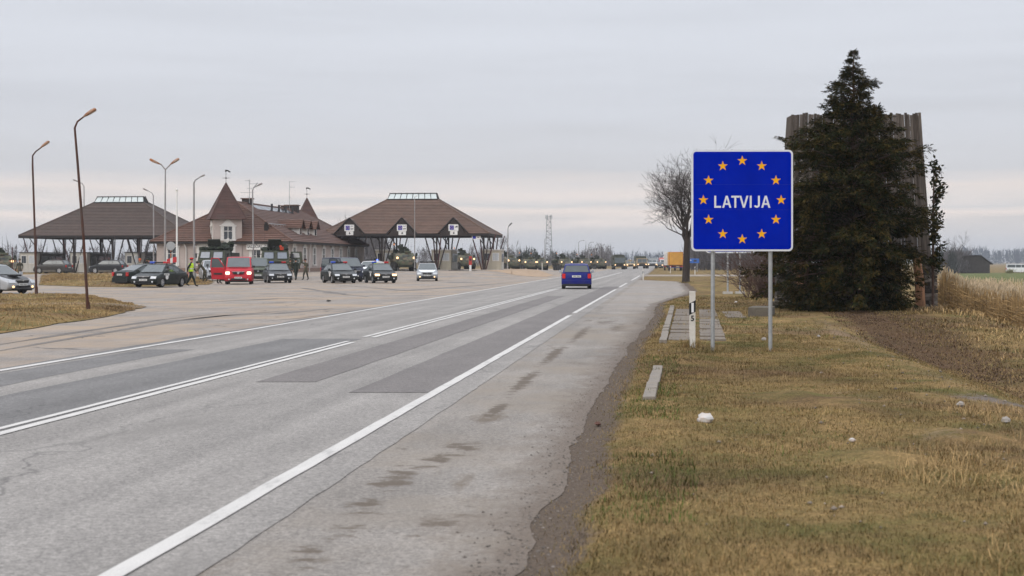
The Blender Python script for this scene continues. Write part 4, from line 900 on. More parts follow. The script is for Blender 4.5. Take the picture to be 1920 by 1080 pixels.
def booth(X, Y, rot, g, w, d, h, label, kind=0):
    r = thing('booth', label, 'booth', (X, Y, g), rot, 'inspection booths under the canopies')
    m1 = (m_cream, m_creamw, m_creamw)[kind]; m2 = (m_creamw, m_greyb, m_greyb)[kind]
    B().box((0, .6, h / 2), (w, 1.2, h)).build('front_cabin', m1, r, None, .02); B().box((0, 1.2 + (d - 1.2) / 2, h / 2 - .02), (w - .06, d - 1.2, h - .06)).build('rear_cabin', m2, r, None, .02)
    B().box((0, d / 2, h + .05), (w + .2, d + .2, .12)).build('roof', m_trim if kind == 0 else m_greyb, r)
    for x, ww in ((-w * .24, w * .34), (w * .24, w * .38)):
        B().box((x, -.012, h * .66), (ww, .05, h * .42)).build('window_frame', m_trim, r); f = KIDS[r.name][-1]; B().box((x, -.030, h * .66), (ww - .14, .03, h * .42 - .14)).build('pane', m_glass if x < 0 else mat('pale_blind', (.42, .44, .46), .6), f)
    for k in range(3):
        for s in (-1, 1):
            y = 1.5 + (d - 1.8) * (k + .5) / 3; B().box((s * (w / 2 - .01), y, h * .62), (.05, (d - 1.8) / 3 - .35, h * .42)).build('side_window', m_glass, r)
    for k in range(5): B().box((-w / 2 + w * k / 4, -.02, h / 2), (.05, .05, h)).build('corner_strip', m1, r)
    return r
def island_kerb(cx, X, Y, rot, g, y0, y1, w):
    o = tag(B().box((cx, (y0 + y1) / 2, .02), (w, y1 - y0, .22)).build('traffic_island', m_island, None, None, .04), kind='structure'); o.location = (X, Y, g); o.rotation_euler = (0, 0, rot)
ROT = ANG
# right canopy
YR = 176.0; XR = (757 - 960) / F * YR; gR = float(hgt(XR, YR)); px2 = lambda px: (px - 757) * (21.3 / 314)
canopy('customs_canopy', 'brown hip-roofed border canopy with three gable signs and a glazed skylight', XR, YR, ROT, 21.4, 14.0, CZ + (HZ - 438) * YR / F - gR, CZ + (HZ - 374.5) * (YR + 6) / F - gR, 6.5, 1.9, .86, m_rbrown,
       [(px2(656), 'text'), (px2(753.5), 'text'), (px2(848.5), 'car')], [(px2(632), (1.2, 11)), (px2(713), (1.2, 11)), (px2(815), (1.2, 11)), (px2(902), (1.2, 11))], gR)
cR = math.cos(ROT); sR = math.sin(ROT)
loc = lambda x, y: (XR + x * cR - y * sR, YR + x * sR + y * cR)
for px, w, d, h, lb, k in ((714, 2.1, 4.5, 2.42, 'cream inspection booth left of the armoured vehicle under the gabled canopy', 0), (821, 2.4, 6.0, 2.42, 'cream inspection booth behind the silver police car with dark rear cabin', 0), (914, 2.3, 4.0, 2.42, 'cream glazed inspection booth at the right end of the gabled canopy', 0)):
    x = px2(px); X_, Y_ = loc(x, 2.2); booth(X_, Y_, ROT, gR + .12, w, d, h, lb, k)
    island_kerb(x, XR, YR, ROT, gR, -1.5, 12.5, 2.9)
island_kerb(px2(632), XR, YR, ROT, gR, -.5, 12.5, 2.4)
# hanging board at the right end
X_, Y_ = loc(px2(890), .3); hb = thing('hanging_sign', 'white hanging lane sign with blue square at the right end of the canopy', 'sign', (X_, Y_, gR), ROT); zh = CZ + (HZ - 443.5) * YR / F - gR
B().box((0, -.1, zh), (1.1, .06, .72)).build('sign_board', m_white, hb); B().box((-.24, -.135, zh), (.42, .01, .58)).build('blue_square', m_sblue, hb); B().box((.25, -.135, zh + .1), (.3, .01, .08)).build('print', m_ink, hb); B().box((.25, -.135, zh - .12), (.2, .01, .1)).build('print', m_ink, hb); B().box((0, -.1, zh + .45), (.05, .05, .3)).build('hanger', m_fascia, hb)
# left canopy
YL = 184.0; XL = (188 - 960) / F * YL; gL = float(hgt(XL, YL)); RL = ROT
canopy('customs_canopy', 'dark brown hip-roofed border canopy behind the rusty lamp posts at the left', XL, YL + 1, RL, 22.9, 13.0, CZ + (HZ - 441.5) * YL / F - gL, CZ + (HZ - 380) * (YL + 6) / F - gL, 6.9, 1.9, .86, m_rdark, [], [(-9.6, (1.0, 10)), (-4.3, (1.0, 10)), (1.0, (1.0, 10)), (4.6, (1.0, 10)), (9.8, (1.0, 10))], gL)
for px, lb in ((52, 'long booth with pale front under the left canopy behind the grey crossover'), (147, 'long booth with pale front under the left canopy between two cars'), (250, 'dark long booth at the right end of the left canopy')):
    X_ = (px - 960) / F * 186.5; booth(X_, 186.5, RL, gL + .05, 2.2, 8.5, 2.55, lb, 1 if px < 250 else 2)

# --- the customs house
m_iron = mat('roof_iron', (.05, .05, .052), .5, .5)
YH = 150.0; XH = (549 - 960) / F * YH; gH = float(hgt(XH, YH)) 
house = thing('customs_house', 'pinkish customs house with red-brown hip roof, pointed towers and white gabled windows', 'building', (XH, YH, gH), ROT)
def hz(y, Y): return CZ + (HZ - y) * Y / F - gH
EV = hz(452.5, 150); RG = hz(378, 155.5); MW, ML = 15.6, 39.0     # main block: front-right eave corner is the origin
ov = .55
def wall_box(x0, x1, y0, y1, z1, m=m_stucco): 
    o = B().box(((x0 + x1) / 2, (y0 + y1) / 2, z1 / 2 - .2), (x1 - x0, y1 - y0, z1 + .4)).build('wall', m, house); return o
wall_box(-MW + ov, -ov, ov, ML - ov, EV - .02)
b = B(); rx = -MW / 2
A_, B_, C_, D_ = (-MW, 0, EV), (0, 0, EV), (0, ML, EV), (-MW, ML, EV); R0, R1 = (rx, 5.4, RG), (rx, ML - 5.4, RG)
courses(b, A_, B_, R0, R0, 22); courses(b, B_, C_, R1, R0, 22); courses(b, C_, D_, R1, R1, 22); courses(b, D_, A_, R0, R1, 22); hips(b, ((A_, R0), (B_, R0), (C_, R1), (D_, R1), (R0, R1)), .10); b.build('roof', m_rred, house); main_roof = KIDS[house.name][-1]
b = B(); b.box((-MW / 2, .08, EV - .12), (MW, .14, .24)); b.box((-.08, ML / 2, EV - .12), (.14, ML - .3, .24)); b.box((-MW / 2, ML / 2, EV - .04), (MW - .3, ML - .3, .02)); b.build('eaves', m_fascia, house)
wy0 = 0.0
def frame_xf(o, ang):
    ca, sa = math.cos(ang), math.sin(ang); return lambda x, d, z: (o[0] + x * ca + d * sa, o[1] + x * sa - d * ca, o[2] + z)     # d = outward
def window(T, x, z, w, h, pediment=True, side=.26, bars=2):
    """white surround, frame, dark pane and glazing bars on a wall plane given by T(x, outward, z)"""
    def bx(b, x0, x1, d0, d1, z0, z1):
        vs_ = [T(a, d, c) for c in (z0, z1) for d in (d0, d1) for a in (x0, x1)]; b.add(vs_, [(0, 2, 3, 1), (4, 5, 7, 6), (0, 1, 5, 4), (2, 6, 7, 3), (0, 4, 6, 2), (1, 3, 7, 5)])
    b = B(); bx(b, x - w / 2 - side, x - w / 2, 0, .07, z - .12, z + h); bx(b, x + w / 2, x + w / 2 + side, 0, .07, z - .12, z + h); bx(b, x - w / 2 - side - .12, x + w / 2 + side + .12, 0, .12, z + h + .001, z + h + .12)
    bx(b, x - w / 2 - side - .05, x + w / 2 + side + .05, 0, .14, z - .26, z - .121)
    if pediment:
        p = [(x - w / 2 - side + .02, z + h + .121), (x + w / 2 + side - .02, z + h + .121), (x, z + h + .12 + (w / 2 + side) * .95)]
        vs_ = [T(a, .0, c) for a, c in p] + [T(a, .09, c) for a, c in p]; b.add(vs_, [(0, 1, 2), (5, 4, 3), (0, 3, 4, 1), (1, 4, 5, 2), (2, 5, 3, 0)])
    b.build('window', m_trim, house); f = KIDS[house.name][-1]
    b = B(); bx(b, x - w / 2, x + w / 2, .002, .02, z - .11, z + h); b.build('pane', m_glass, f); b = B()
    for k in range(1, bars): bx(b, x - w / 2 + w * k / bars - .03, x - w / 2 + w * k / bars + .03, .021, .045, z, z + h)
    bx(b, x - w / 2, x + w / 2, .021, .044, z + h * .58, z + h * .58 + .06); bx(b, x - w / 2, x - w / 2 + .05, .021, .05, z - .1, z + h); bx(b, x + w / 2 - .05, x + w / 2, .021, .05, z - .1, z + h); b.build('glazing_bar', m_trim, f)
Tf = frame_xf((0, ov, 0), 0); lx = lambda px, Y=150.6: ((px - 549) / F * Y) / math.cos(ROT) * 1.02
window(Tf, lx(319), 1.0, 1.0, 1.75); window(Tf, lx(379), 1.0, 1.05, 1.75)
Tm = frame_xf((0, ov, 0), 0); window(Tm, lx(505), .9, 1.0, 1.5, False); window(Tm, lx(478), .9, 1.0, 1.5, False)
Ts = frame_xf((-ov, 0, 0), math.pi / 2)
for k in range(8): window(Ts, 2.6 + k * 4.4, 1.0, 1.0, 1.7)
for px, T_, in ((344.5, Tf),):
    pass
def downpipe(p, q, z0):
    b = B(); b.tube([p, q, (q[0], q[1], z0)], .065, 8); b.build('downpipe', m_trim, house, 50)
downpipe((lx(343), .1, EV - .1), (lx(346), ov - .09, EV - .75), 0); downpipe((0 - .1, .9, EV - .1), (-ov + .10, 1.5, EV - .8), 0); downpipe((-.05, 8.0, EV - .1), (-ov + .10, 8.8, EV - .8), 0); 
# corner tower
tw = 2.95; ta = ROT and (rad(31) - math.atan2(-(415 - 960) / F, 1)) - ROT
tcx, tcy = lx(418, 151), 1.15; TE = hz(411.5, 151); TA = hz(343, 151.5)
Rz = Matrix.Rotation(ta, 3, 'Z'); tp = lambda x, y, z: tuple(Vector((tcx, tcy, 0)) + Rz @ Vector((x, y, z)))
b = B(); h2 = tw / 2; b.add([tp(x, y, z) for z in (-.2, TE + .05) for x, y in ((-h2, -h2), (h2, -h2), (h2, h2), (-h2, h2))], [(3, 2, 1, 0), (4, 5, 6, 7), (0, 1, 5, 4), (1, 2, 6, 5), (2, 3, 7, 6), (3, 0, 4, 7)]); b.build('tower_wall', m_stucco, house)
b = B(); e2 = h2 + .42; cs = [tp(x, y, TE) for x, y in ((-e2, -e2), (e2, -e2), (e2, e2), (-e2, e2))]; ap = tp(0, 0, TA)
for i in range(4): courses(b, cs[i], cs[(i + 1) % 4], ap, ap, 13, 0, .03)
hips(b, [(c, ap) for c in cs], .06); b.add(cs, [(3, 2, 1, 0)]); b.build('tower_roof', m_rtower, house)
o_ = Vector((tcx, tcy, 0)) + Rz @ Vector((0, -h2, 0)); Tt = frame_xf(tuple(o_), ta); window(Tt, .0, TE - 2.0, .95, 1.25, True, .3); window(Tt, 0, TE - 4.3, .95, 1.5, True, .3)
o_ = Vector((tcx, tcy, 0)) + Rz @ Vector((-h2, 0, 0)); Tt = frame_xf(tuple(o_), ta - math.pi / 2); window(Tt, .0, TE - 2.0, .95, 1.25, True, .3); window(Tt, 0, TE - 3.9, .95, 1.4, False, .3)
# far tower
fx, fy = lx(572, 176), 25.0; fx, fy = rx, 36.5; FE, FA = hz(413, 186), hz(371, 186)
b = B(); e2 = 1.35; cs = [(fx + e2 * math.cos(ta + k * math.pi / 2 + .78) * 1.35, fy + e2 * math.sin(ta + k * math.pi / 2 + .78) * 1.35, FE) for k in range(4)]
for i in range(4): courses(b, cs[i], cs[(i + 1) % 4], (fx, fy, FA), (fx, fy, FA), 10, 0, .03)
hips(b, [(c, (fx, fy, FA)) for c in cs], .06); b.build('tower_roof', m_rtower, house)
B().box((fx, fy, FE / 2), (2.2, 2.2, FE)).build('tower_wall', m_stucco, house)
# dormers on the long side, vents, chimneys, roof windows
slp = (RG - EV) / (MW / 2)
for k in range(3):
    y = 9.0 + k * 3.4; zb_ = EV + .85; xs = -(zb_ - EV) / slp; L_ = 2.0
    bw = B(); bw.box((xs - .75, y, zb_ + .42), (1.5, 1.15, .95)); bw.build('dormer', m_trim, house); dm = KIDS[house.name][-1]
    bp = B(); bp.box((xs + .012, y, zb_ + .40), (.03, .7, .62)); bp.build('pane', m_glass, dm)
    br = B(); courses(br, (xs + .35, y - .95, zb_ + .75), (xs - 2.6, y - .95, zb_ + .75), (xs - 2.6, y, zb_ + 1.75), (xs + .35, y, zb_ + 1.75), 5); courses(br, (xs - 2.6, y + .95, zb_ + .75), (xs + .35, y + .95, zb_ + .75), (xs + .35, y, zb_ + 1.75), (xs - 2.6, y, zb_ + 1.75), 5); br.build('dormer_roof', m_rred, dm)
    bg_ = B(); bg_.add([(xs + .1, y - .93, zb_ + .74), (xs + .1, y + .93, zb_ + .74), (xs + .1, y, zb_ + 1.72)], [(0, 1, 2)]); bg_.build('gable', m_fascia, dm)
m_brick = mat('dark_chimney_brick', (.045, .035, .033), .9, var=.25, scale=6)
for x, y, w, px, py0, py1, Yc in ((rx - .1, 10.0, 1.05, 463, 372.5, 388, 160), (rx, 29.1, 1.5, 546, 385, 400, 179), (rx, 25, .6, 528, 386, 392, 175)):
    zt = hz(py0, Yc); B().box((x, y, (RG - 1 + zt) / 2), (w, w * .8, zt - RG + 1)).build('chimney', m_brick, house); ch = KIDS[house.name][-1]; B().box((x, y, zt + .03), (w + .25, w * .8 + .25, .12)).build('cap', m_rbrown, ch)
for y in (15.6, 18.7, 21.8, 24.9):
    x = rx + 1.15; z = EV - x * slp; B().cyl((x, y, z - .1), (x, y, z + .85), .13, n=8).build('vent_pipe', m_iron, house, 50)
m_solar = mat('dark_roof_glazing', (.035, .045, .055), .15, var=.2, spec=.7)
for k in range(5):
    y = 9.6 + k * 3.2; b = B(); xa, xb = rx + .3, rx + 1.25; b.quad((xa, y, EV - xa * slp + .07), (xa, y + 3.0, EV - xa * slp + .07), (xb, y + 3.0, EV - xb * slp + .07), (xb, y, EV - xb * slp + .07)); b.build('roof_window', m_solar, house)
b = B(); b.box((lx(492), 1.55, EV + 1.5), (.42, .35, .7)); b.box((lx(492), 1.45, EV + 1.95), (.25, .3, .25)); b.build('vent_cowl', m_fascia, house)
# snow guard rail of the roof
b = B()
for y in np.arange(1.2, 12.8, 1.2): bar(b, (-3.0, y, EV + 3.0 * slp + .02), (-2.95, y, EV + 3.0 * slp + .22), .02)
bar(b, (-2.95, 1.2, EV + 3.0 * slp + .22), (-2.95, 12.5, EV + 3.0 * slp + .22), .035); b.build('snow_guard', m_alu, house)
# weather vanes, aerials
def vane(x, y, z):
    b = B(); b.cyl((x, y, z - .1), (x, y, z + 1.35), .022, n=6); bar(b, (x - .38, y, z + .55), (x + .42, y, z + .55), .02); bar(b, (x, y - .38, z + .55), (x, y + .38, z + .55), .02)
    b.ball((x, y, z + .55), .09, 8, 5); b.prism([(x - .1, z + 1.2), (x + .15, z + 1.28), (x + .45, z + 1.12), (x + .5, z + 1.24), (x + .2, z + 1.42), (x - .1, z + 1.42)], y - .02, y + .02, 0, 'y'); b.build('weather_vane', m_fascia, house)
vane(ap[0], ap[1], TA); vane(fx, fy, FA)
def aerial(x, y, z0, z1, els):
    b = B(); b.cyl((x, y, z0), (x, y, z1), .03, n=6)
    for f, l, r_, nn in els:
        z = z0 + (z1 - z0) * f; bar(b, (x - l, y, z), (x + r_, y, z), .016)
        for k in range(nn): xx_ = x - l + (l + r_) * (k + .5) / nn; bar(b, (xx_, y - .28, z), (xx_, y + .28, z), .010); bar(b, (xx_, y, z - .05), (xx_, y, z + .05), .012)
    b.build('aerial', m_galv, house)
aerial(lx(441, 156), 6, RG - .1, hz(336, 156), ((.95, .5, .1, 4), (.82, .1, 1.3, 5), (.62, .3, .3, 3), (.45, 1.0, .5, 5), (.25, .2, .1, 2)))
aerial(rx + .2, 27.0, RG - .3, hz(339, 177), ((.98, .1, .75, 4), (.80, .05, .75, 4), (.45, .1, .25, 3), (.0, .1, .1, 1)))
# name board over the entrance: the front face is partly hidden by the lorries
B().box((lx(499), .30, hz(462.5, 150)), (4.4, .08, .62)).build('name_board', m_white, house); nb_ = KIDS[house.name][-1]
text('SALOČIAI - GRENCTALE', .44, m_ink, nb_, (lx(496), .257, hz(462.5, 150)), (rad(90), 0, 0), 'lettering', .003, .82, .008)
# low plinth
b = B(); b.box((-MW / 2, .48, .15), (MW - 2 * ov + .1, .12, .7)); b.box((-.49, ML / 2, .15), (.1, ML - 2 * ov, .7)); b.build('plinth', mat('brown_plinth', (.22, .15, .12), .9), house)

# ------------------------------------------------------------------ street lamps and poles
m_rust = mat('rusty_painted_steel', (.080, .034, .023), .9, var=.35, scale=3, bump=.4, stretch=(1, 1, .4), dirt=(.070, .062, .058, .95)); m_lampg = mat('grey_lamp_steel', (.30, .30, .30), .6, .3, var=.12, scale=1.5, dirt=(.22, .12, .08, .55))
m_lens = mat('lamp_lens', (.55, .52, .47), .3, var=.05); m_lrust = mat('rusty_lamp_head', (.28, .11, .04), .8, var=.3, scale=5, dirt=(.5, .46, .40, .75))
def lamp(label, X, Y, pts, r0, heads, m, hm, group='street lamps round the border post', cat='street lamp', z=None):
    """pts: the pole as (photo x, photo y) at this distance; heads: (tip from, tip to) in photo points"""
    g = float(hgt(X, Y)) if z is None else z
    rt = thing('street_lamp', label, cat, (X, Y, g), 0, group); L = lambda p: ((p[0] - 960) / F * Y - X, 0, CZ + (HZ - p[1]) * Y / F - g)
    q = [L(p) for p in pts]; q[0] = (q[0][0], 0, -.2); n = len(q); rs = [r0 * (1 - .5 * k / (n - 1)) for k in range(n)]
    B().tube(q, rs, 10).build('pole', m, rt, 50)
    B().cyl(tuple(q[0]), (q[0][0] + (q[1][0] - q[0][0]) * .14, 0, q[1][2] * .14), r0 * 1.45, r0 * 1.35, 10).build('pole_sleeve', m, rt, 50)
    for arm, a, b_ in heads:
        if arm: B().tube([L(p) for p in arm], r0 * .5, 8).build('arm', m, rt, 50)
        p0, p1 = Vector(L(a)), Vector(L(b_)); d = p1 - p0; l = d.length; ang = math.atan2(d.z, d.x); Ry = Matrix.Rotation(-ang, 3, 'Y')
        hb_ = B(); sec = [(-.02, .25), (.25, .75), (.7, 1.0), (.95, .8), (1.0, .4)]; w = l * .23
        ring = []; 
        for f, k in sec: ring.append([Vector((f * l, y * w * k * .8, z_ * w * k)) for y, z_ in ((-1, 0), (-.6, .62), (.6, .62), (1, 0), (.7, -.38), (-.7, -.38))])
        vs_ = [p0 + Ry @ v for rr in ring for v in rr]; fs = [(i * 6 + k, i * 6 + (k + 1) % 6, (i + 1) * 6 + (k + 1) % 6, (i + 1) * 6 + k) for i in range(4) for k in range(6)] + [(5, 4, 3, 2, 1, 0), (24, 25, 26, 27, 28, 29)]
        hb_.add(vs_, fs); hb_.build('lamp_head', hm, rt, 60); hd = KIDS[rt.name][-1]
        lv = [p0 + Ry @ Vector((f * l, y * w * .55, -.40 * w)) for f, y in ((.4, -1), (.92, -1), (.92, 1), (.4, 1))]; B().add(lv, [(0, 1, 2, 3)]).build('lens', m_lens, hd)
    return rt
X_, Y_ = gp(165.5, 578, .15); lamp('tall rusty street lamp leaning left on the grass island', X_, Y_, [(166, 578), (156, 440), (145, 300), (140, 240), (145, 228), (158, 218)], .047, [(None, (156, 219.5), (180, 204.5))], m_rust, m_lrust)
X_, Y_ = gp(68.5, 553, .05); lamp('shorter rusty street lamp beside the silver car at the far left', X_, Y_, [(68.5, 553), (65, 430), (61, 310), (61, 292), (67, 284), (78, 276)], .054, [(None, (76, 277), (92.5, 265))], m_rust, m_lrust)
lamp('double-armed grey street lamp rising behind the dark green police car', (310 - 960) / F * 112, 112, [(309, 528), (309.5, 420), (310, 316)], .10, [([(310, 318), (301, 307)], (301, 308), (281, 298)), ([(310, 318), (320, 308)], (319, 308.5), (336, 297.5))], m_lampg, m_lrust)
lamp('grey and rusty single-armed lamp in front of the house left wing', (365 - 960) / F * 120, 120, [(365, 525), (363.5, 430), (363.5, 343), (366, 338), (374, 332.5)], .095, [(None, (373, 333), (384, 328))], m_lampg, m_lampg)
lamp('street lamp with two heads standing before the customs house main roof', (475 - 960) / F * 138, 138, [(475.5, 515), (474.5, 430), (473.5, 358), (475, 352), (482, 349)], .085, [(None, (480, 349.5), (492, 344)), ([(475, 352), (480, 347)], (479, 348), (483, 342.5))], m_lampg, m_lampg)
lamp('faint grey lamp seen behind the leaning rusty lamp', (157 - 960) / F * 196, 196, [(157, 508), (157.5, 420), (157.5, 350), (154, 344), (146, 340)], .09, [(None, (148, 341), (137, 336.5))], m_lampg, m_lampg)
lamp('grey lamp with left-pointing head in front of the left canopy roof', (287 - 960) / F * 170, 170, [(288, 518), (288, 440), (287.5, 367), (285, 362), (278, 358)], .085, [(None, (279, 358.5), (268, 353))], m_lampg, m_lampg)
lamp('thin rusty lamp standing before the middle of the gabled canopy', (777.5 - 960) / F * 160, 160, [(777.5, 508), (777.5, 440), (777.5, 372), (778, 369)], .06, [(None, (777, 369.5), (783, 366))], m_lampg, m_white)
lamp('grey lamp right of the gabled canopy with a small tilted head', (951 - 960) / F * 205, 205, [(951.5, 507), (952, 460), (952.5, 429), (954, 424)], .085, [(None, (953, 425), (960, 418))], m_lampg, m_fascia)
fl = [(1021, 447, 1030, 455), (1085, 452, 1096, 420), (1104, 455, 1114, 450), (1116.5, 458.5, 1126, 480), (1125.5, 460, 1135, 510), (1136, 463, 1145, 540), (1144, 465.5, 1152, 580)]
names_ = ['first', 'second', 'third', 'fourth', 'fifth', 'sixth']
for i, (px, py, tx, Yd_) in enumerate(fl):
    lb = 'faint far lamp close to the lattice mast' if i == 0 else 'far roadside lamp, %s from the left in the row beyond the blue car' % names_[i - 1]
    lamp(lb, (px - 960) / F * Yd_, Yd_, [(px, 507), (px, 480), (px, py + 3), (px + 2, py)], .12, [([(px + 2, py), (tx - 3, py - .8)], (tx - 4, py - .8), (tx, py - .9))], m_lampg, m_lampg, 'lamps along the far road')
def pole(name, label, cat, px, py, top, Y, r, m, cap=True):
    X = (px - 960) / F * Y; g = gz(X, Y); h = CZ + (HZ - top) * Y / F - g; rt = thing(name, label, cat, (X, Y, g)); B().cyl((0, 0, -.2), (0, 0, h), r, r * .7, 10).build('pole', m, rt, 50)
    B().ball((0, 0, h + r * .5), r * 1.3, 8, 5).build('finial', m, rt, 50); return rt
pole('flagpole', 'plain white flagpole beside the double-armed lamp', 'flagpole', 331.5, 525, 357, 116, .085, m_white)
pole('fence_post', 'short wooden post near the soldiers at the far left', 'post', 23, 512, 466, 130, .06, m_rtimber)
# lattice mast
def mast():
    Y = 900.; X = (1029 - 960) / F * Y; r = thing('lattice_mast', 'tall grey lattice telecom mast on the horizon left of the road', 'mast', (X, Y, 0)); h = CZ + (HZ - 405) * Y / F; b = B(); wb, wt = 2.3, 1.2; n = 16
    w = lambda z: wb + (wt - wb) * z / h; ms_ = mat('mast_steel', (.20, .205, .21), .6, .3)
    for sx_, sy_ in ((-1, -1), (1, -1), (1, 1), (-1, 1)): bar(b, (sx_ * w(0), sy_ * w(0), 0), (sx_ * wt, sy_ * wt, h), .16)
    for i in range(n):
        z0, z1 = h * i / n, h * (i + 1) / n
        for s in (-1, 1):
            y0_, y1_ = s * w(z0), s * w(z1); a_ = 1 if i % 2 else -1; bar(b, (-a_ * w(z0), y0_, z0), (a_ * w(z1), y1_, z1), .10); bar(b, (y0_, -a_ * w(z0), z0), (y1_, a_ * w(z1), z1), .10); bar(b, (-w(z0), y0_, z0), (w(z0), y0_, z0), .08)
    b.build('tower', ms_, r)
    for k in range(6): a_ = k * math.pi / 3; q = B(); q.box((1.9 * math.cos(a_), 1.9 * math.sin(a_), h - .6), (.45, .45, 2.6)); q.build('antenna', m_galv, r)
    q = B(); q.box((0, 0, h - .2), (3.4, 3.4, .2)); q.build('platform', ms_, r); return r
mast()
# small road furniture near the house and canopy
X_ = (320 - 960) / F * 118; rs_ = thing('road_sign', 'round grey sign seen from behind on a rusty post by the house', 'road sign', (X_, 118, gz(X_, 118)), .1); zc_ = CZ + (HZ - 461) * 118 / F - gz(X_, 118)
B().cyl((0, .05, -.1), (0, .05, zc_ + .3), .04, n=8).build('post', mat('orange_rust', (.38, .12, .05), .9, var=.2), rs_, 50); B().cyl((0, -.02, zc_), (0, .02, zc_), .36, n=20).build('disc', m_alu, rs_, 50)
B().prism([(-.32, zc_ - .22), (0, zc_ - .5), (.32, zc_ - .22), (.25, zc_ - .36), (0, zc_ - .62), (-.25, zc_ - .36)], -.05, -.03, 0, 'y').build('bracket', m_fascia, rs_)
bo = thing('bollard', 'red and white bollard in front of the right-hand booth', 'bollard', ((882 - 960) / F * 172, 172, gR - .03)); B().cyl((0, 0, 0), (0, 0, .75), .14, n=12).build('base', m_white, bo, 50); B().box((0, 0, 1.28), (.36, .12, 1.05)).build('panel', mat('bollard_red', (.40, .035, .025), .6), bo); B().box((0, -.07, 1.4), (.22, .02, .26)).build('symbol', m_ink, bo)
for i, (px, py, Y) in enumerate(((1016.5, 509, 228), (1329.5, 503, 300))):
    X_ = (px - 960) / F * Y; o = B().prism([(-.06, -.04), (.06, -.04), (.05, .05), (-.05, .05)], -.1, 1.25, 0, 'z').build('marker_post', m_post, None); o.location = (X_, Y, gz(X_, Y)); tag(o, ('white marker post beside the convoy right of the first armoured pair', 'far white marker post right of the blue direction sign')[i], 'marker post')
# far blue direction sign behind the bare tree
Y_ = 230.; X_ = (1298 - 960) / F * Y_; ds = thing('direction_sign', 'blue direction sign behind the bare tree trunk', 'road sign', (X_, Y_, gz(X_, Y_))); z_ = CZ + (HZ - 489) * Y_ / F
B().box((0, 0, z_), (2.2, .06, .72)).build('panel', mat('road_sign_blue', (.03, .12, .42), .5), ds); B().box((.45, -.036, z_), (.5, .01, .3)).build('symbol', m_ink, ds); B().box((-.5, -.036, z_ + .1), (.7, .01, .1)).build('symbol', m_white, ds)
for x in (-.8, .8): B().cyl((x, .07, -.1), (x, .07, z_ + .3), .05, n=8).build('post', m_galv, ds, 50)
# ================================================================== VEHICLES
m_tyre = mat('tyre_rubber', (.018, .017, .016), .9, var=.2, scale=8); m_alloy = mat('alloy_rim', (.42, .42, .43), .35, .7, var=.1); m_steelr = mat('dark_rim', (.06, .06, .06), .6, .3)
m_plast = mat('black_plastic', (.018, .018, .019), .6, var=.1); m_cglass = mat('car_glass', (.045, .058, .060), .06, var=.15, scale=2, spec=.9); m_chrome = mat('chrome', (.55, .56, .57), .2, .9)
m_plate = mat('number_plate', (.62, .62, .60), .5); m_tail = mat('tail_lamp_red', (.42, .012, .012), .25, coat=.6); m_tailon = mat('tail_lamp_lit', (.42, .012, .012), .3, emit=(1, .05, .03), estr=.10)
m_hl = mat('headlamp_glass', (.50, .52, .54), .12, var=.1, spec=.9); m_hlon = mat('headlamp_lit', (.8, .75, .6), .3, emit=(1, .86, .62), estr=3.0); m_amber = mat('amber_lamp', (.65, .20, .02), .3, emit=(1, .35, .05), estr=.15)
m_hlwarm = mat('headlamp_warm_lit', (.8, .6, .4), .3, emit=(1, .58, .26), estr=2.2)
m_bl = mat('beacon_blue', (.02, .07, .45), .2, coat=.5); m_rd = mat('beacon_red', (.45, .015, .02), .2, coat=.5); m_blon = mat('beacon_blue_lit', (.05, .12, .8), .3, emit=(.12, .2, 1), estr=4)
def paint(n, c, metal=.1): return mat(n, c, .38, metal * .4, var=.05, scale=3, coat=.10, dirt=(.08, .072, .064, .14), spec=.2)
p_green = paint('dark_green_paint', (.006, .011, .010)); p_dk = paint('black_green_paint', (.008, .012, .012)); p_grey = paint('graphite_paint', (.020, .022, .025)); p_silver = paint('silver_paint', (.40, .41, .43), .5); p_red = paint('red_paint', (.42, .012, .024), .05)
p_olive = paint('olive_van_paint', (.075, .088, .06), .0); p_navy = paint('navy_paint', (.016, .020, .040)); p_blue = paint('bright_blue_paint', (.002, .007, .14), .2); p_white = paint('white_car_paint', (.70, .71, .72), 0); p_brown = paint('brown_grey_paint', (.055, .052, .049), .4)
m_mudgr = mat('muddy_sill', (.16, .14, .115), .9)
WH = {}
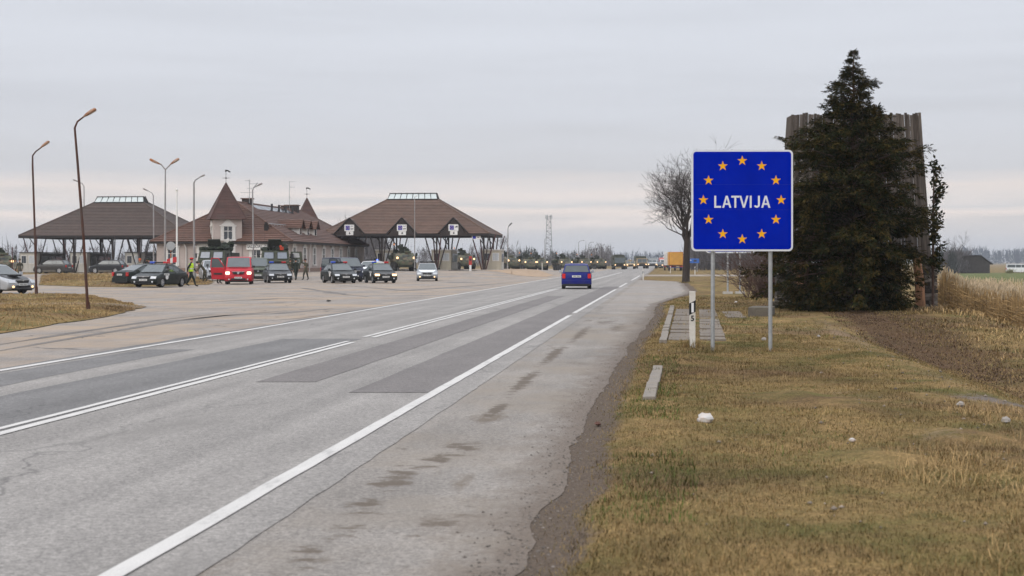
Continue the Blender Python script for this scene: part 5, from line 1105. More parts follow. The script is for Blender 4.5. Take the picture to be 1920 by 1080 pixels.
def wheel(parent, x, y, r, w, rim):
    key = (r, w, rim.name)
    if key not in WH:
        b = B(); prof = [(-w / 2, r * .93), (-w * .38, r), (w * .38, r), (w / 2, r * .93), (w / 2, r * .68), (w * .2, r * .64)]
        n = 20; vs_ = []; fs = []
        for px, pr in prof: vs_ += [(px, pr * math.cos(2 * math.pi * k / n), pr * math.sin(2 * math.pi * k / n)) for k in range(n)]
        for i in range(len(prof) - 1): fs += [(i * n + k, i * n + (k + 1) % n, (i + 1) * n + (k + 1) % n, (i + 1) * n + k) for k in range(n)]
        fs.append(tuple(range(n))); b.add(vs_, fs); t = b.build('tyre', m_tyre, None, 40)
        b = B(); pts = []
        for k in range(10):
            a0 = 2 * math.pi * k / 10; rr = r * .66 if k % 2 == 0 else r * .28
            for da, f in ((-.17, 1), (.17, 1)): pts.append((rr * f * math.cos(a0 + da * (1 if k % 2 == 0 else .6)), rr * f * math.sin(a0 + da * (1 if k % 2 == 0 else .6))))
        b.prism(pts, w * .24, w * .46, 0, 'x'); b.cyl((w * .1, 0, 0), (w * .5, 0, 0), r * .2, n=10); 
        n = 20; ring = []
        for px, pr in ((w * .49, r * .69), (w * .49, r * .60), (w * .25, r * .58)): ring += [(px, pr * math.cos(2 * math.pi * k / n), pr * math.sin(2 * math.pi * k / n)) for k in range(n)]
        b.add(ring, [(i * n + k, i * n + (k + 1) % n, (i + 1) * n + (k + 1) % n, (i + 1) * n + k) for i in range(2) for k in range(n)])
        q = b.build('rim', rim, None, 40); WH[key] = (t.data, q.data); bpy.data.objects.remove(t); bpy.data.objects.remove(q)
    wo = bpy.data.objects.new('wheel', None); COL.objects.link(wo); wo.empty_display_size = .2; wo.parent = parent; KIDS.setdefault(parent.name, []).append(wo)
    wo.location = (x, y, r); wo.rotation_euler = (0, 0, 0 if x > 0 else math.pi); link('tyre', WH[key][0], wo); link('rim', WH[key][1], wo); return wo

KIND = dict(
    saloon=dict(L=4.65, W=1.79, H=1.45, zb=.93, zh=.76, hood=1.02, ws=.86, rs=1.05, rd=.42, zd=.95, r=.315, fo=.92, ro=1.0),
    liftback=dict(L=4.55, W=1.76, H=1.44, zb=.92, zh=.76, hood=1.0, ws=.84, rs=1.0, rd=.34, zd=.96, r=.31, fo=.88, ro=.98),
    estate=dict(L=4.55, W=1.76, H=1.47, zb=.93, zh=.77, hood=1.0, ws=.84, rs=.34, rd=.10, zd=.95, r=.315, fo=.88, ro=.98),
    suv=dict(L=4.4, W=1.84, H=1.64, zb=1.08, zh=.92, hood=.98, ws=.84, rs=.62, rd=.16, zd=1.08, r=.36, fo=.9, ro=.92),
    van=dict(L=4.9, W=1.90, H=1.94, zb=1.17, zh=1.02, hood=.52, ws=.82, rs=.16, rd=.05, zd=1.15, r=.34, fo=.95, ro=1.0))
def car(name, label, X, Y, rot, kind, pm, group=None, lit=0, bar_=None, rim=m_alloy, hoodm=None, plate=m_plate, emblem=False, tail=m_tail, cat='car', z=None, scale=1.0, trim=True, lower=None, open_door=None, white_hood=False, mirrors=None):
    k = KIND[kind]; L, W, H, zb = k['L'], k['W'], k['H'], k['zb']; h = L / 2; w = W / 2; van = kind == 'van'
    root = thing(name, label, cat, (X, Y, float(hgt(X, Y)) + .012 if z is None else z), rot, group)
    yf, yr, r = h - k['fo'], -h + k['ro'], k['r']; ar = r + .065; s = .23
    yA = h - k['hood']; yB = yA - k['ws']; yC = -h + k['rs']; yD = -h + k['rd']
    if kind in ('saloon', 'liftback'): yC = -h + 1.55; yD = -h + k['rd'] + .12
    arch = lambda yc: [(yc + ar * math.cos(a), r + ar * math.sin(a)) for a in [math.pi * i / 8 for i in range(9)]]
    fz = k['zh']
    side = [(-h + .07, .27), (-h + .0, .40), (-h + .0, .62), (-h + .06, k['zd'] - .06), (-h + .12, k['zd'])]
    if yD > -h + .2: side.append((yD, k['zd'] + .015))
    side += [(yA + .02, zb), (h - .45, fz + .04 + (.06 if van else 0)), (h - .14, fz - .05), (h - .03, .60), (h, .50), (h - .01, .34), (h - .09, .22)]
    low = [(yf + ar, s)] + arch(yf) + [(yf - ar, s), (yr + ar, s)] + arch(yr) + [(yr - ar, s)]
    poly = side + low
    def sec(x, sy, dz, ins):
        out_ = []
        for y, z_ in poly:
            f = abs(y) / h; yy = y * sy if f > .75 else y
            zz_ = z_ - dz * (1 if z_ > .6 else 0) + (0 if z_ > .3 else ins)
            out_.append((x, yy, zz_))
        return out_
    secs = [sec(-w, .945, .09, 0), sec(-w * .93, .972, .025, 0), sec(-w * .6, .992, 0, 0), sec(w * .6, .992, 0, 0), sec(w * .93, .972, .025, 0), sec(w, .945, .09, 0)]
    b = B(); n = len(poly); vs_ = [p for q in secs for p in q]; fs = [tuple(range(n - 1, -1, -1)), tuple(range(5 * n, 6 * n))]
    for i in range(5): fs += [(i * n + j, i * n + (j + 1) % n, (i + 1) * n + (j + 1) % n, (i + 1) * n + j) for j in range(n)]
    b.add(vs_, fs); b.build('body', pm, root, 40, .03)
    # floor and wheel wells: dark inside
    f_ = B(); f_.box((0, 0, .325), (W * .88, L * .90, .33)); f_.build('underbody', m_plast, root)
    # cabin: pillars and roof
    wb, wr = w - .05, w - (.12 if van else .215); Z0 = zb - .03
    zr = H - .03; c = B(); 
    ring = [(yA, Z0, wb), (yB, zr, wr), ((yB + yC) / 2, H, wr), (yC, zr - (.02 if not van else 0), wr), (yD, k['zd'] - .03, wb)]
    vs_ = [(sx_ * x * q, y, z_ + (.02 if q < 1 and 0 < i < 4 else 0)) for i, (y, z_, x) in enumerate(ring) for sx_, q in ((-1, 1), (-1, .7), (1, .7), (1, 1))]
    fs = [(i * 4 + j, i * 4 + j + 1, (i + 1) * 4 + j + 1, (i + 1) * 4 + j) for i in range(4) for j in range(3)]
    fs += [(0, 4, 8, 12, 16), (19, 15, 11, 7, 3), (0, 16, 17, 1), (1, 17, 18, 2), (2, 18, 19, 3)]
    c.add(vs_, fs); c.build('roof', pm, root, 40, .035)
    def slant(t, u, y0, z0, w0, y1, z1, w1, off):
        z_ = z0 + (z1 - z0) * t; y = y0 + (y1 - y0) * t; ww = w0 + (w1 - w0) * t; dy, dz = y1 - y0, z1 - z0; l = math.hypot(dy, dz); ny, nz_ = (dz / l, -dy / l)
        if nz_ < 0: ny, nz_ = -ny, -nz_
        return (u * ww, y + ny * off, z_ + nz_ * off)
    for nm, (y0, z0, w0, y1, z1, w1), lo, hi in (('windscreen', (yA, Z0, wb, yB, zr, wr), .10, .95), ('rear_window', (yD, k['zd'] - .03, wb, yC, zr - .02, wr), .14 if not van else .10, .90)):
        g_ = B(); us_ = (-.90, -.3, .3, .90)
        vs_ = [slant(t, u, y0, z0, w0, y1, z1, w1, .014 + (.012 if abs(u) < .5 else 0)) for t in (lo, hi) for u in us_]; g_.add(vs_, [(i, i + 1, i + 5, i + 4) for i in range(3)]); g_.build(nm, m_cglass, root)
    nwin = 3 if kind in ('estate', 'suv', 'van') else 2
    def line_y(z_, a, b_): return a[0] + (b_[0] - a[0]) * (z_ - a[1]) / (b_[1] - a[1])
    z0, z1 = zb + .05, H - .115
    fa, fb = [line_y(z_, (yA, Z0), (yB, zr)) - .10 for z_ in (z0, z1)]; ra, rb_ = [line_y(z_, (yD, k['zd'] - .03), (yC, zr)) + .12 for z_ in (z0, z1)]
    cut = [yB - .75, ] if nwin == 2 else ([yB - .80, yr + .42] if not van else [yB - .55, -.55])
    cut = [min(cut[0], fb - .15)] + cut[1:]
    xs = lambda z_: wb + (wr - wb) * (z_ - Z0) / (zr - Z0) + .008
    for sd in (-1, 1):
        e0, e1 = fa, fb
        for i in range(nwin):
            q0, q1 = (cut[i] + .035, cut[i] + .035) if i < nwin - 1 else (ra, rb_)
            if e1 - q1 > .12:
                g_ = B(); g_.quad((sd * xs(z0), e0, z0), (sd * xs(z1), e1, z1), (sd * xs(z1), q1, z1), (sd * xs(z0), q0, z0)); g_.build('side_window', m_cglass, root)
            if i < nwin - 1: e0 = e1 = cut[i] - .035
        # door shut lines and handles
        for y in [yA - .12] + [cut[0]] + ([yr + .46] if not van else [-.55]): B().box((sd * (w - .006), y, .62), (.02, .018, .62)).build('door_seam', m_plast, root)
        for y in [cut[0] + .12, cut[0] - .78]: B().box((sd * (w + .002), y, zb - .14), (.035, .17, .03)).build('door_handle', m_plast if not trim else pm, root)
        mb_ = B(); mb_.box((sd * (w + .10), yA - .22, zb + .09), (.20, .11, .15), taper=.85); mb_.box((sd * (w + .0), yA - .22, zb + .03), (.10, .05, .05)); mb_.build('mirror', mirrors or pm, root, None, .02)
    if lower:
        for sd in (-1, 1):
            d = B(); d.box((sd * (w + .004), (yf + yr) / 2, .30), (.03, yf - yr - 2 * ar, .14)); d.build('sill', lower, root)
    # front
    fy = h * .992
    hw, hh_ = (.34, .15) if not van else (.28, .17)
    for sd in (-1, 1):
        hb_ = B(); x = sd * (w * .93 - hw / 2); zc_ = fz - .14 if not van else .80
        yo = fy - .085
        hb_.add([(x - hw / 2, yo + (.05 if sd > 0 else -.02), zc_ - hh_ / 2), (x + hw / 2, yo + (-.02 if sd > 0 else .05), zc_ - hh_ / 2), (x + hw / 2, yo - .07 + (-.03 if sd > 0 else .02), zc_ + hh_ / 2), (x - hw / 2, yo - .07 + (.02 if sd > 0 else -.03), zc_ + hh_ / 2), (x - hw / 2, yo - .2, zc_ - hh_ / 2), (x + hw / 2, yo - .2, zc_ - hh_ / 2), (x + hw / 2, yo - .2, zc_ + hh_ / 2), (x - hw / 2, yo - .2, zc_ + hh_ / 2)], [(0, 1, 2, 3), (0, 4, 5, 1), (2, 6, 7, 3), (0, 3, 7, 4), (1, 5, 6, 2)])
        hb_.v = [(a, y_ + .07, c_) for a, y_, c_ in hb_.v]
        hb_.build('headlight', (m_hlon if lit == 1 else m_hlwarm) if lit in (1, 3) else m_hl, root)
        fg = B(); fg.cyl((sd * w * .68, fy - .06, .36), (sd * w * .68, fy + .012, .36), .055, n=10); fg.build('fog_light', m_hlwarm if lit in (2, 4) else m_hl, root, 40)
    g_ = B(); zc_ = fz - .16 if not van else .80; gw_ = W * .44; g_.prism([(-gw_ / 2, zc_ + .08), (gw_ / 2, zc_ + .08), (gw_ / 2 - .06, zc_ - .07), (-gw_ / 2 + .06, zc_ - .07)], fy - .10, fy + .005, 0, 'y'); g_.build('grille', m_plast, root)
    g_ = B(); g_.prism([(-gw_ / 2 - .02, zc_ + .11), (gw_ / 2 + .02, zc_ + .11), (gw_ / 2 + .02, zc_ + .075), (.08, zc_ + .075), (0, zc_ + .02), (-.08, zc_ + .075), (-gw_ / 2 - .02, zc_ + .075)], fy - .09, fy + .012, 0, 'y'); g_.build('grille_trim', m_chrome if trim else m_plast, root)
    if van: g_ = B(); g_.cyl((0, fy - .02, zc_ + .01), (0, fy + .02, zc_ + .01), .085, n=14); g_.build('badge', m_chrome, root, 40)
    g_ = B(); g_.box((0, fy - .035, .37), (W * .52, .09, .12)); g_.box((0, fy - .02, .245), (W * .70, .10, .05)); g_.build('bumper_intake', m_plast, root)
    if plate:
        for sy_, yy in ((1, fy + .012), (-1, -fy - .012)):
            B().box((0, yy, .475 if sy_ > 0 or van else .74), (.52, .02, .115)).build('number_plate', plate, root); pl = KIDS[root.name][-1]; q = B()
            for i in range(6): q.box((-.17 + i * .066 + (.03 if i > 2 else 0), yy + sy_ * .0115, .475 if sy_ > 0 or van else .74), (.035, .003, .065))
            q.build('print', m_ink, pl)
    for sd in (-1, 1):
        q = B(); q.box((sd * (w * .95 - .09), -fy + .035, k['zd'] - .19), (.19, .11, .27 if not van else .36)); q.build('tail_light', tail, root, None, .02)
    q = B(); q.box((0, -fy + .04, .40), (W * .955, .11, .24)); q.build('rear_bumper', pm if trim else m_plast, root, None, .03); q = B(); q.box((0, -fy + .01, .265), (W * .90, .10, .10)); q.build('rear_valance', m_plast, root)
    q = B(); q.box((.0, yA + .05, Z0 + .045), (W * .7, .05, .02)); q.build('wiper', m_plast, root)
    for x in (-1, 1):
        for y in (yf, yr): wheel(root, x * (w - .115), y, r, .215, rim)
    if hoodm:
        q = B(); ya, za, yb_, zb2 = yA + .06, zb + .012, h - .47, fz + .055; q.quad((-w * .80, ya, za), (w * .80, ya, za), (w * .74, yb_, zb2), (-w * .74, yb_, zb2)); q.quad((-w * .74, yb_, zb2), (w * .74, yb_, zb2), (w * .6, h - .17, fz - .025), (-w * .6, h - .17, fz - .025)); q.build('bonnet', hoodm, root)
        if kind == 'saloon': q = B(); q.box((0, (ya + yb_) / 2 + .1, (za + zb2) / 2 + .05), (.55, .42, .09)); q.build('bonnet_scoop', hoodm, root, None, .03)
    if bar_:
        y = (yB * .7 + yC * .3); zt = H + .10
        q = B(); q.box((0, y, zt), (.62, .22, .10)); q.box((-.5, y, zt - .05), (.05, .06, .12)); q.box((.5, y, zt - .05), (.05, .06, .12)); q.build('light_bar', m_plast if bar_ != 'white' else m_white, root); lbk = KIDS[root.name][-1]
        cl = {'bluered': (m_rd, m_bl), 'redblue': (m_bl, m_rd), 'white': (m_rd, m_bl), 'dark': (m_plast, m_plast), 'lit': (m_blon, m_plast)}[bar_]
        for sd, mm_ in ((-1, cl[0]), (1, cl[1])): q = B(); q.box((sd * .46, y, zt + .012), (.34, .25, .13)); q.build('beacon', mm_, lbk, None, .03)
    if emblem:
        for sd in (-1, 1):
            q = B(); q.prism([(yA - .62, .55), (yA - .44, .47), (yA - .26, .55), (yA - .26, .73), (yA - .62, .73)], sd * (w + .004), sd * (w + .010), 0, 'x'); q.build('emblem', m_white, root)
            o = text('POLICIJA', .17, m_white, root, (sd * (w + .005), yA - .42, .80), (rad(90), 0, rad(90 * sd)), 'lettering', .003, 1.1, .006)
    if open_door is not None:
        sd = open_door; hx, hy = sd * (w - .02), yA - .02; a = rad(78) * (1 if sd > 0 else -1)
        dr = bpy.data.objects.new('open_door', None); COL.objects.link(dr); dr.parent = root; KIDS[root.name].append(dr); dr.location = (hx, hy, 0); dr.rotation_euler = (0, 0, a)
        q = B(); q.prism([(0, .35), (-.95, .35), (-1.05, zb + .02), (0, zb + .02)], -.05, .05, 0, 'x'); q.build('door_panel', pm, dr, None, .015); q = B()
        for p0, p1 in (((0, zb), (-.48, H - .1)), ((-.48, H - .1), (-.98, H - .1)), ((-.98, H - .1), (-1.03, zb))): q.tube([(0, *p0), (0, *p1)], .035, 6)
        q.build('door_frame', pm, dr); q = B(); q.quad((0, -.06, zb + .02), (0, -.98, zb + .02), (0, -.95, H - .12), (0, -.5, H - .12)); q.build('door_window', m_cglass, dr); q = B(); q.box((sd * .07, -.5, .75), (.06, .6, .12)); q.build('armrest', m_plast, dr)
    root.scale = (scale,) * 3
    return root
def put(px, Y): return (px - 960) / F * Y, Y
G1 = 'police cars parked on the plaza'
X, Y = put(300.5, 90); car('police_car', 'dark green police saloon with white door shield facing left beside the walking policeman', X, Y, face_cam(X, Y, -27), 'liftback', p_green, G1, bar_='bluered', emblem=True)
X, Y = put(276, 96.5); car('parked_car', 'dark green car showing its tail behind the police saloon with the white shield', X, Y, face_cam(X, Y, 128), 'liftback', p_green, tail=m_tail)
X, Y = put(-19, 71.5); car('rally_saloon', 'silver saloon with black bonnet and scoop at the far left edge', X, Y, face_cam(X, Y, 42), 'saloon', p_silver, hoodm=paint('black_bonnet_paint', (.03, .03, .032)), lit=2)
X, Y = put(99, 173); car('parked_suv', 'brown-grey crossover parked under the left canopy, nearer the lamp posts', X, Y, face_cam(X, Y, -118), 'suv', p_brown, 'crossovers parked under the left canopy', lower=m_mudgr)
X, Y = put(203, 173); car('parked_suv', 'muddy grey crossover parked under the left canopy near the house', X, Y, face_cam(X, Y, -114), 'suv', p_grey, 'crossovers parked under the left canopy', lower=m_mudgr)
X, Y = put(449, 102.5); car('red_van', 'bright red van with its front door standing open and headlights lit', X, Y, face_cam(X, Y, -2), 'van', p_red, lit=1, cat='van', open_door=1, rim=m_steelr, mirrors=m_plast)
X, Y = put(481, 121); car('green_van', 'pale olive van parked between the red van and a police car', X, Y, face_cam(X, Y, 3), 'van', p_olive, cat='van', rim=m_steelr, mirrors=m_plast, trim=False)
X, Y = put(398, 121); car('grey_suv', 'grey off-road car half hidden behind the open red van door', X, Y, face_cam(X, Y, 4), 'suv', p_silver, mirrors=m_plast, scale=1.05)
X, Y = put(520, 109); car('police_car', 'dark police saloon with blue and red light bar in front of the armoured lorry', X, Y, face_cam(X, Y, 6), 'saloon', p_grey, G1, bar_='bluered')
X, Y = put(643, 114.5); car('blue_van', 'dark navy van with an open front door behind a police car', X, Y, face_cam(X, Y, 24), 'van', p_navy, cat='van', open_door=1, rim=m_alloy)
X, Y = put(635, 107.5); car('police_car', 'dark police saloon with light bar parked before the navy van', X, Y, face_cam(X, Y, 14), 'saloon', p_dk, G1, bar_='bluered', emblem=True)
X, Y = put(695, 137); car('police_car', 'white police car with flashing blue lamp behind the dark police saloon', X, Y, face_cam(X, Y, -16), 'estate', p_white, G1, bar_='lit', lit=4, hoodm=p_white)
q_ = B(); 
X, Y = put(712, 108); car('police_car', 'dark police saloon with lit headlights between the navy van and the silver car', X, Y, face_cam(X, Y, 12), 'liftback', p_dk, G1, bar_='white', lit=3, emblem=True)
X, Y = put(801, 119.5); sv = car('police_car', 'silver police car with white bonnet panel and lit fog lamps', X, Y, face_cam(X, Y, 0), 'estate', paint('light_silver_paint', (.26, .27, .28), .4), G1, bar_='dark', lit=2, hoodm=paint('white_bonnet_panel', (.68, .70, .72), 0), mirrors=m_plast)
X, Y = put(1081, 85.2); car('blue_car', 'bright blue estate car driving away up the road', X, Y, face_cam(X, Y, 180) + .0, 'estate', p_blue, tail=m_tailon, mirrors=p_silver)

# ---------------------------------------------------------------- eight-wheeled armoured vehicles
def camo(name, a, b_, c_):
    m, t, p = new_mat(name, .85, .2); c = t.nodes.new('ShaderNodeTexCoord'); v = c.outputs['Object']
    o = MIX(t, RAMP(t, noise(t, v, 1.5, 2, .4), [(.47, 0), (.50, 1)]), a, b_); o = MIX(t, RAMP(t, noise(t, v, 1.9, 2, .4, (1.3, .8, 1.7)), [(.55, 0), (.58, 1)]), o, c_)
    o = MIX(t, RAMP(t, noise(t, v, 5, 5, .7), [(.45, 0), (.7, .45)]), o, (.10, .085, .065)); t.links.new(o, p.inputs['Base Color']); return m
m_camo = camo('green_camouflage', (.085, .092, .060), (.034, .037, .028), (.125, .100, .070)); m_dkg = mat('dark_olive', (.026, .030, .021), .85, var=.2); m_tan = mat('desert_tan', (.30, .225, .14), .85, var=.12); m_arm = mat('army_green', (.050, .058, .038), .8, var=.15, dirt=(.10, .09, .07, .4)); m_net = mat('camouflage_net', (.014, .019, .011), .95, var=.5, scale=3, island=.5)
def loft(secs, name, m, parent, ang=30):
    n = len(secs[0]); b = B(); b.add([p for s in secs for p in s], [tuple(range(n - 1, -1, -1)), tuple((len(secs) - 1) * n + k for k in range(n))] + [(i * n + j, i * n + (j + 1) % n, (i + 1) * n + (j + 1) % n, (i + 1) * n + j) for i in range(len(secs) - 1) for j in range(n)]); return b.build(name, m, parent, ang)
G2 = 'eight-wheeled armoured vehicles of the convoy'
def stryker(label, X, Y, rot):
    r = thing('armoured_vehicle', label, 'armoured vehicle', (X, Y, float(hgt(X, Y)) + .012), rot, G2); rng = random.Random(9)
    def sec(y, wb, wm, wt, z0, zm, zt): return [(-wb, y, z0), (wb, y, z0), (wm, y, zm), (wt, y, zt), (-wt, y, zt), (-wm, y, zm)]
    loft([sec(3.45, .62, .80, .72, .75, .95, 1.15), sec(3.10, .78, 1.02, .95, .50, 1.05, 1.50), sec(2.1, .85, 1.34, 1.10, .45, 1.25, 1.86), sec(1.4, .85, 1.36, 1.12, .45, 1.35, 2.14), sec(-3.3, .85, 1.36, 1.12, .45, 1.35, 2.14), sec(-3.45, .8, 1.3, 1.08, .6, 1.35, 2.1)], 'hull', m_camo, r, 20)
    b = B(); b.box((0, 3.36, .78), (1.7, .10, .5)); b.build('trim_vane', m_dkg, r)
    for sd in (-1, 1):
        for y in (2.35, 1.13, -.65, -1.87): wheel(r, sd * 1.12, y, .55, .36, m_steelr)
        b = B(); b.box((sd * 1.0, 2.95, 1.52), (.30, .30, .28)); b.build('lamp_box', m_dkg, r, None, .02); b = B(); b.cyl((sd * .98, 3.05, 1.56), (sd * .98, 3.135, 1.56), .135, n=12); b.build('headlight', m_hlwarm, r, 40)
        b = B(); b.box((sd * 1.42, 1.75, 1.98), (.26, .06, .34)); b.box((sd * 1.25, 1.78, 1.9), (.3, .04, .04)); b.build('mirror', m_dkg, r)
        b = B()
        for y in (1.0, .1, -.8, -1.7, -2.6): b.box((sd * 1.40, y, 1.66), (.22, .78, .42 + rng.uniform(-.08, .1)))
        b.build('stowage', m_net, r, None, .05)
        b = B(); b.cyl((sd * .9, -2.6, 2.1), (sd * .9, -2.75, 4.1), .018, .008, n=5); b.build('antenna', m_plast, r)
    b = B(); b.box((0, 2.75, 1.80), (.7, .06, .16)); b.build('vision_block', m_cglass, r); b = B(); b.box((-.45, 1.25, 2.28), (.8, .8, .24)); b.build('driver_hatch', m_camo, r, None, .05)
    b = B(); b.cyl((.15, .35, 2.1), (.15, .35, 2.42), .52, n=14); b.box((.15, .35, 2.66), (.55, .6, .5)); b.box((-.28, .45, 2.72), (.25, .5, .35)); b.cyl((.16, .6, 2.82), (.16, 1.75, 2.86), .045, n=8); b.box((.52, .30, 2.86), (.3, .45, .42)); b.box((.16, .2, 3.05), (.32, .3, .3)); b.build('weapon_station', m_dkg, r, None, .02)
    b = B(); b.ball((-.62, -.9, 2.42), (.30, .3, .32), 10, 6); b.box((.75, -1.2, 2.36), (.55, .9, .42)); b.box((-.5, -2.2, 2.32), (.9, .7, .36)); b.build('roof_stowage', m_net, r, 40)
    b = B(); b.cyl((1.0, -.6, 2.1), (1.0, -.6, 3.1), .025, n=6); b.build('beacon_pole', m_plast, r); b = B(); b.ball((1.0, -.6, 3.18), (.09, .09, .12), 8, 6); b.build('beacon', m_amber, r, 60)
    return r
def at_put(px, Y, d): X = (px - 960) / F * Y; return X, Y, face_cam(X, Y, d)
X, Y, a = at_put(755.5, 170, 6); st0 = stryker('armoured vehicle with lit lamps driving through the lane under the gabled canopy', X, Y, a); st0.scale = (1, 1, 1.0)
for px, Y, d, lb in ((866, 212, 16, 'armoured vehicle emerging between the two right-hand booths'), (945, 225, 30, 'armoured vehicle half hidden behind the rightmost booth'), (986, 252, 16, 'armoured vehicle leading the pair right of the canopy'), (1007, 268, 18, 'armoured vehicle following close behind the leader right of the canopy'), (1055, 268, 14, 'armoured vehicle to the left of the blue car roof'), (1092, 300, 16, 'armoured vehicle seen just above the blue car'), (1119, 318, 20, 'armoured vehicle in dust right of the blue car'), (-6, 140, 8, 'armoured vehicle cut by the left edge of the picture')):
    X, Y, a = at_put(px, Y, d); copy_tree(st0, None, (X, Y, float(hgt(X, Y)) + .012), a, lb)

# ---------------------------------------------------------------- two armoured lorries before the house
def armoured_lorry(label, X, Y, rot, door, seed):
    r = thing('armoured_lorry', label, 'army truck', (X, Y, float(hgt(X, Y)) + .012), rot, 'armoured lorries before the customs house'); rng = random.Random(seed)
    def sec(y, w0, w1, w2, z0, z1, z2): return [(-w0, y, z0), (w0, y, z0), (w1, y, z1), (w2, y, z2), (-w2, y, z2), (-w1, y, z1)]
    loft([sec(3.05, 1.10, 1.22, 1.24, .75, 1.2, 1.62), sec(3.0, 1.12, 1.25, 1.24, .70, 1.3, 1.70), sec(2.62, 1.12, 1.27, 1.15, .7, 1.7, 2.52), sec(.4, 1.12, 1.27, 1.15, .7, 1.7, 2.56), sec(.2, 1.1, 1.2, 1.1, .7, 1.6, 2.5)], 'cab', m_arm, r, 20)
    b = B(); b.box((0, -1.7, 1.0), (1.0, 4.0, .35)); b.build('chassis', m_plast, r); b = B(); b.box((0, -1.9, 1.75), (2.35, 3.6, 1.2)); b.build('load_body', m_dkg, r, None, .04)
    sl = (3.0 - 2.62) / (2.52 - 1.70)
    for sd in (-1, 1):
        x0, x1 = .14, 1.06; z0, z1 = 1.80, 2.42; yy = lambda z: 3.0 - (z - 1.70) * sl + .012
        b = B(); b.quad((sd * x0, yy(z0), z0), (sd * x1, yy(z0), z0), (sd * (x1 - .05), yy(z1), z1), (sd * x0, yy(z1), z1)); b.build('windscreen', mat('armoured_glass', (.16, .18, .21), .12, var=.1, spec=.8), r); wn = KIDS[r.name][-1]
        b = B()
        for p, q in (((x0, z0), (x1, z0)), ((x0, z1), (x1 - .05, z1)), ((x0, z0), (x0, z1)), ((x1, z0), (x1 - .05, z1))): b.tube([(sd * p[0], yy(p[1]) + .01, p[1]), (sd * q[0], yy(q[1]) + .01, q[1])], .035, 4)
        b.build('window_frame', m_dkg, wn)
        b = B(); b.box((sd * .95, 3.06, 1.05), (.34, .10, .2)); b.build('lamp_box', m_dkg, r); b = B(); b.cyl((sd * .95, 3.09, 1.05), (sd * .95, 3.13, 1.05), .085, n=10); b.build('headlight', m_hl, r, 40)
        b = B(); b.box((sd * 1.48, 2.75, 2.05), (.22, .08, .42)); b.box((sd * 1.32, 2.75, 2.2), (.28, .04, .04)); b.build('mirror', m_plast, r)
        for y in (2.0, -1.0, -2.5): wheel(r, sd * 1.06, y, .58, .38, m_steelr)
        b = B(); b.cyl((sd * .9, -.4, 2.3), (sd * .9, -.6, 4.2), .018, .008, n=5); b.build('antenna', m_plast, r)
    b = B(); b.box((0, 3.10, .85), (2.3, .18, .34)); b.build('bumper', m_plast, r, None, .03); b = B(); b.box((0, 3.05, 1.40), (1.5, .06, .22)); b.build('grille', m_dkg, r)
    # gunner's shield raised on the roof, bundled nets in front of it
    R1 = Matrix.Rotation(rad(-38), 3, 'X'); R2 = Matrix.Rotation(rad(20), 3, 'Y')
    b = B(); b.box((.05, 1.35, 3.10), (1.15, .10, 1.15), 0, R1); b.box((.62, 1.05, 2.95), (.08, .8, .8), 0, R2); b.box((-.5, 1.05, 2.95), (.08, .8, .8), 0, R2); b.build('gun_shield', m_dkg, r)
    b = B(); b.cyl((.1, 1.6, 2.9), (.1, 2.7, 2.95), .05, n=8); b.box((.1, 1.5, 2.85), (.25, .6, .22)); b.build('gun', m_plast, r)
    b = B()
    for k in range(16):
        c = (rng.uniform(-1.0, 1.0), rng.uniform(-.2, 2.3), 2.6 + rng.uniform(0, .18)); b.ball(c, (rng.uniform(.22, .42), rng.uniform(.25, .5), rng.uniform(.12, .26)), 7, 5)
    b.v = [(x + rng.gauss(0, .03), y + rng.gauss(0, .03), z + rng.gauss(0, .03)) for x, y, z in b.v]; b.build('camouflage_net', m_net, r, 30)
    b = B()
    for k in range(14):
        c = (rng.uniform(-1.05, 1.05), rng.uniform(-3.4, -.2), 2.5 + rng.uniform(0, .75)); b.ball(c, (rng.uniform(.25, .5), rng.uniform(.3, .6), rng.uniform(.2, .42)), 7, 5)
    b.v = [(x + rng.gauss(0, .04), y + rng.gauss(0, .04), z + rng.gauss(0, .04)) for x, y, z in b.v]; b.build('stowage', m_net, r, 30)
    if door:
        d = bpy.data.objects.new('open_door', None); COL.objects.link(d); d.parent = r; KIDS[r.name].append(d); d.location = (-1.24, 2.45, 0); d.rotation_euler = (0, 0, rad(-88) if False else rad(-100))
        out_ = [(-.02, 1.15), (-.35, .62), (-.75, .80), (-1.16, 1.62), (-1.08, 2.46), (-.12, 2.46), (0, 1.8)]
        b = B(); b.prism(out_, -.045, .045, 0, 'x'); b.build('door_panel', m_arm, d)
        b = B(); b.prism([(-.22, 1.92), (-.92, 1.92), (-.86, 2.30), (-.30, 2.36)], .047, .055, 0, 'x'); b.build('door_window', mat('pale_armoured_glass', (.38, .38, .38), .2, var=.15), d)
        b = B(); b.prism([(-.22, 1.92), (-.92, 1.92), (-.86, 2.30), (-.30, 2.36)], -.055, -.047, 0, 'x'); b.build('door_window', MATS['pale_armoured_glass'], d)
        for sx_, rz in ((.049, 90), (-.049, -90)): text('333', .46, mat('grey_stencil', (.20, .22, .22), .8), d, (sx_, -.62, 1.60), (rad(90), 0, rad(rz)), 'numeral', .002, .95, .01)
    return r
X, Y, a = at_put(410, 133, -13); armoured_lorry('armoured lorry with raised roof shield behind the red van', X, Y, a, False, 5)
X, Y, a = at_put(515.5, 129, 1); al2 = armoured_lorry('armoured lorry with an open numbered door beside two soldiers', X, Y, a, True, 8)
b = B(); b.box((-.55, 2.55, 2.72), (.32, .25, .3)); b.ball((-.45, 2.6, 2.9), .13, 8, 5); b.build('red_marker', mat('red_marker_cloth', (.45, .05, .02), .8, var=.3), al2, None, .03)

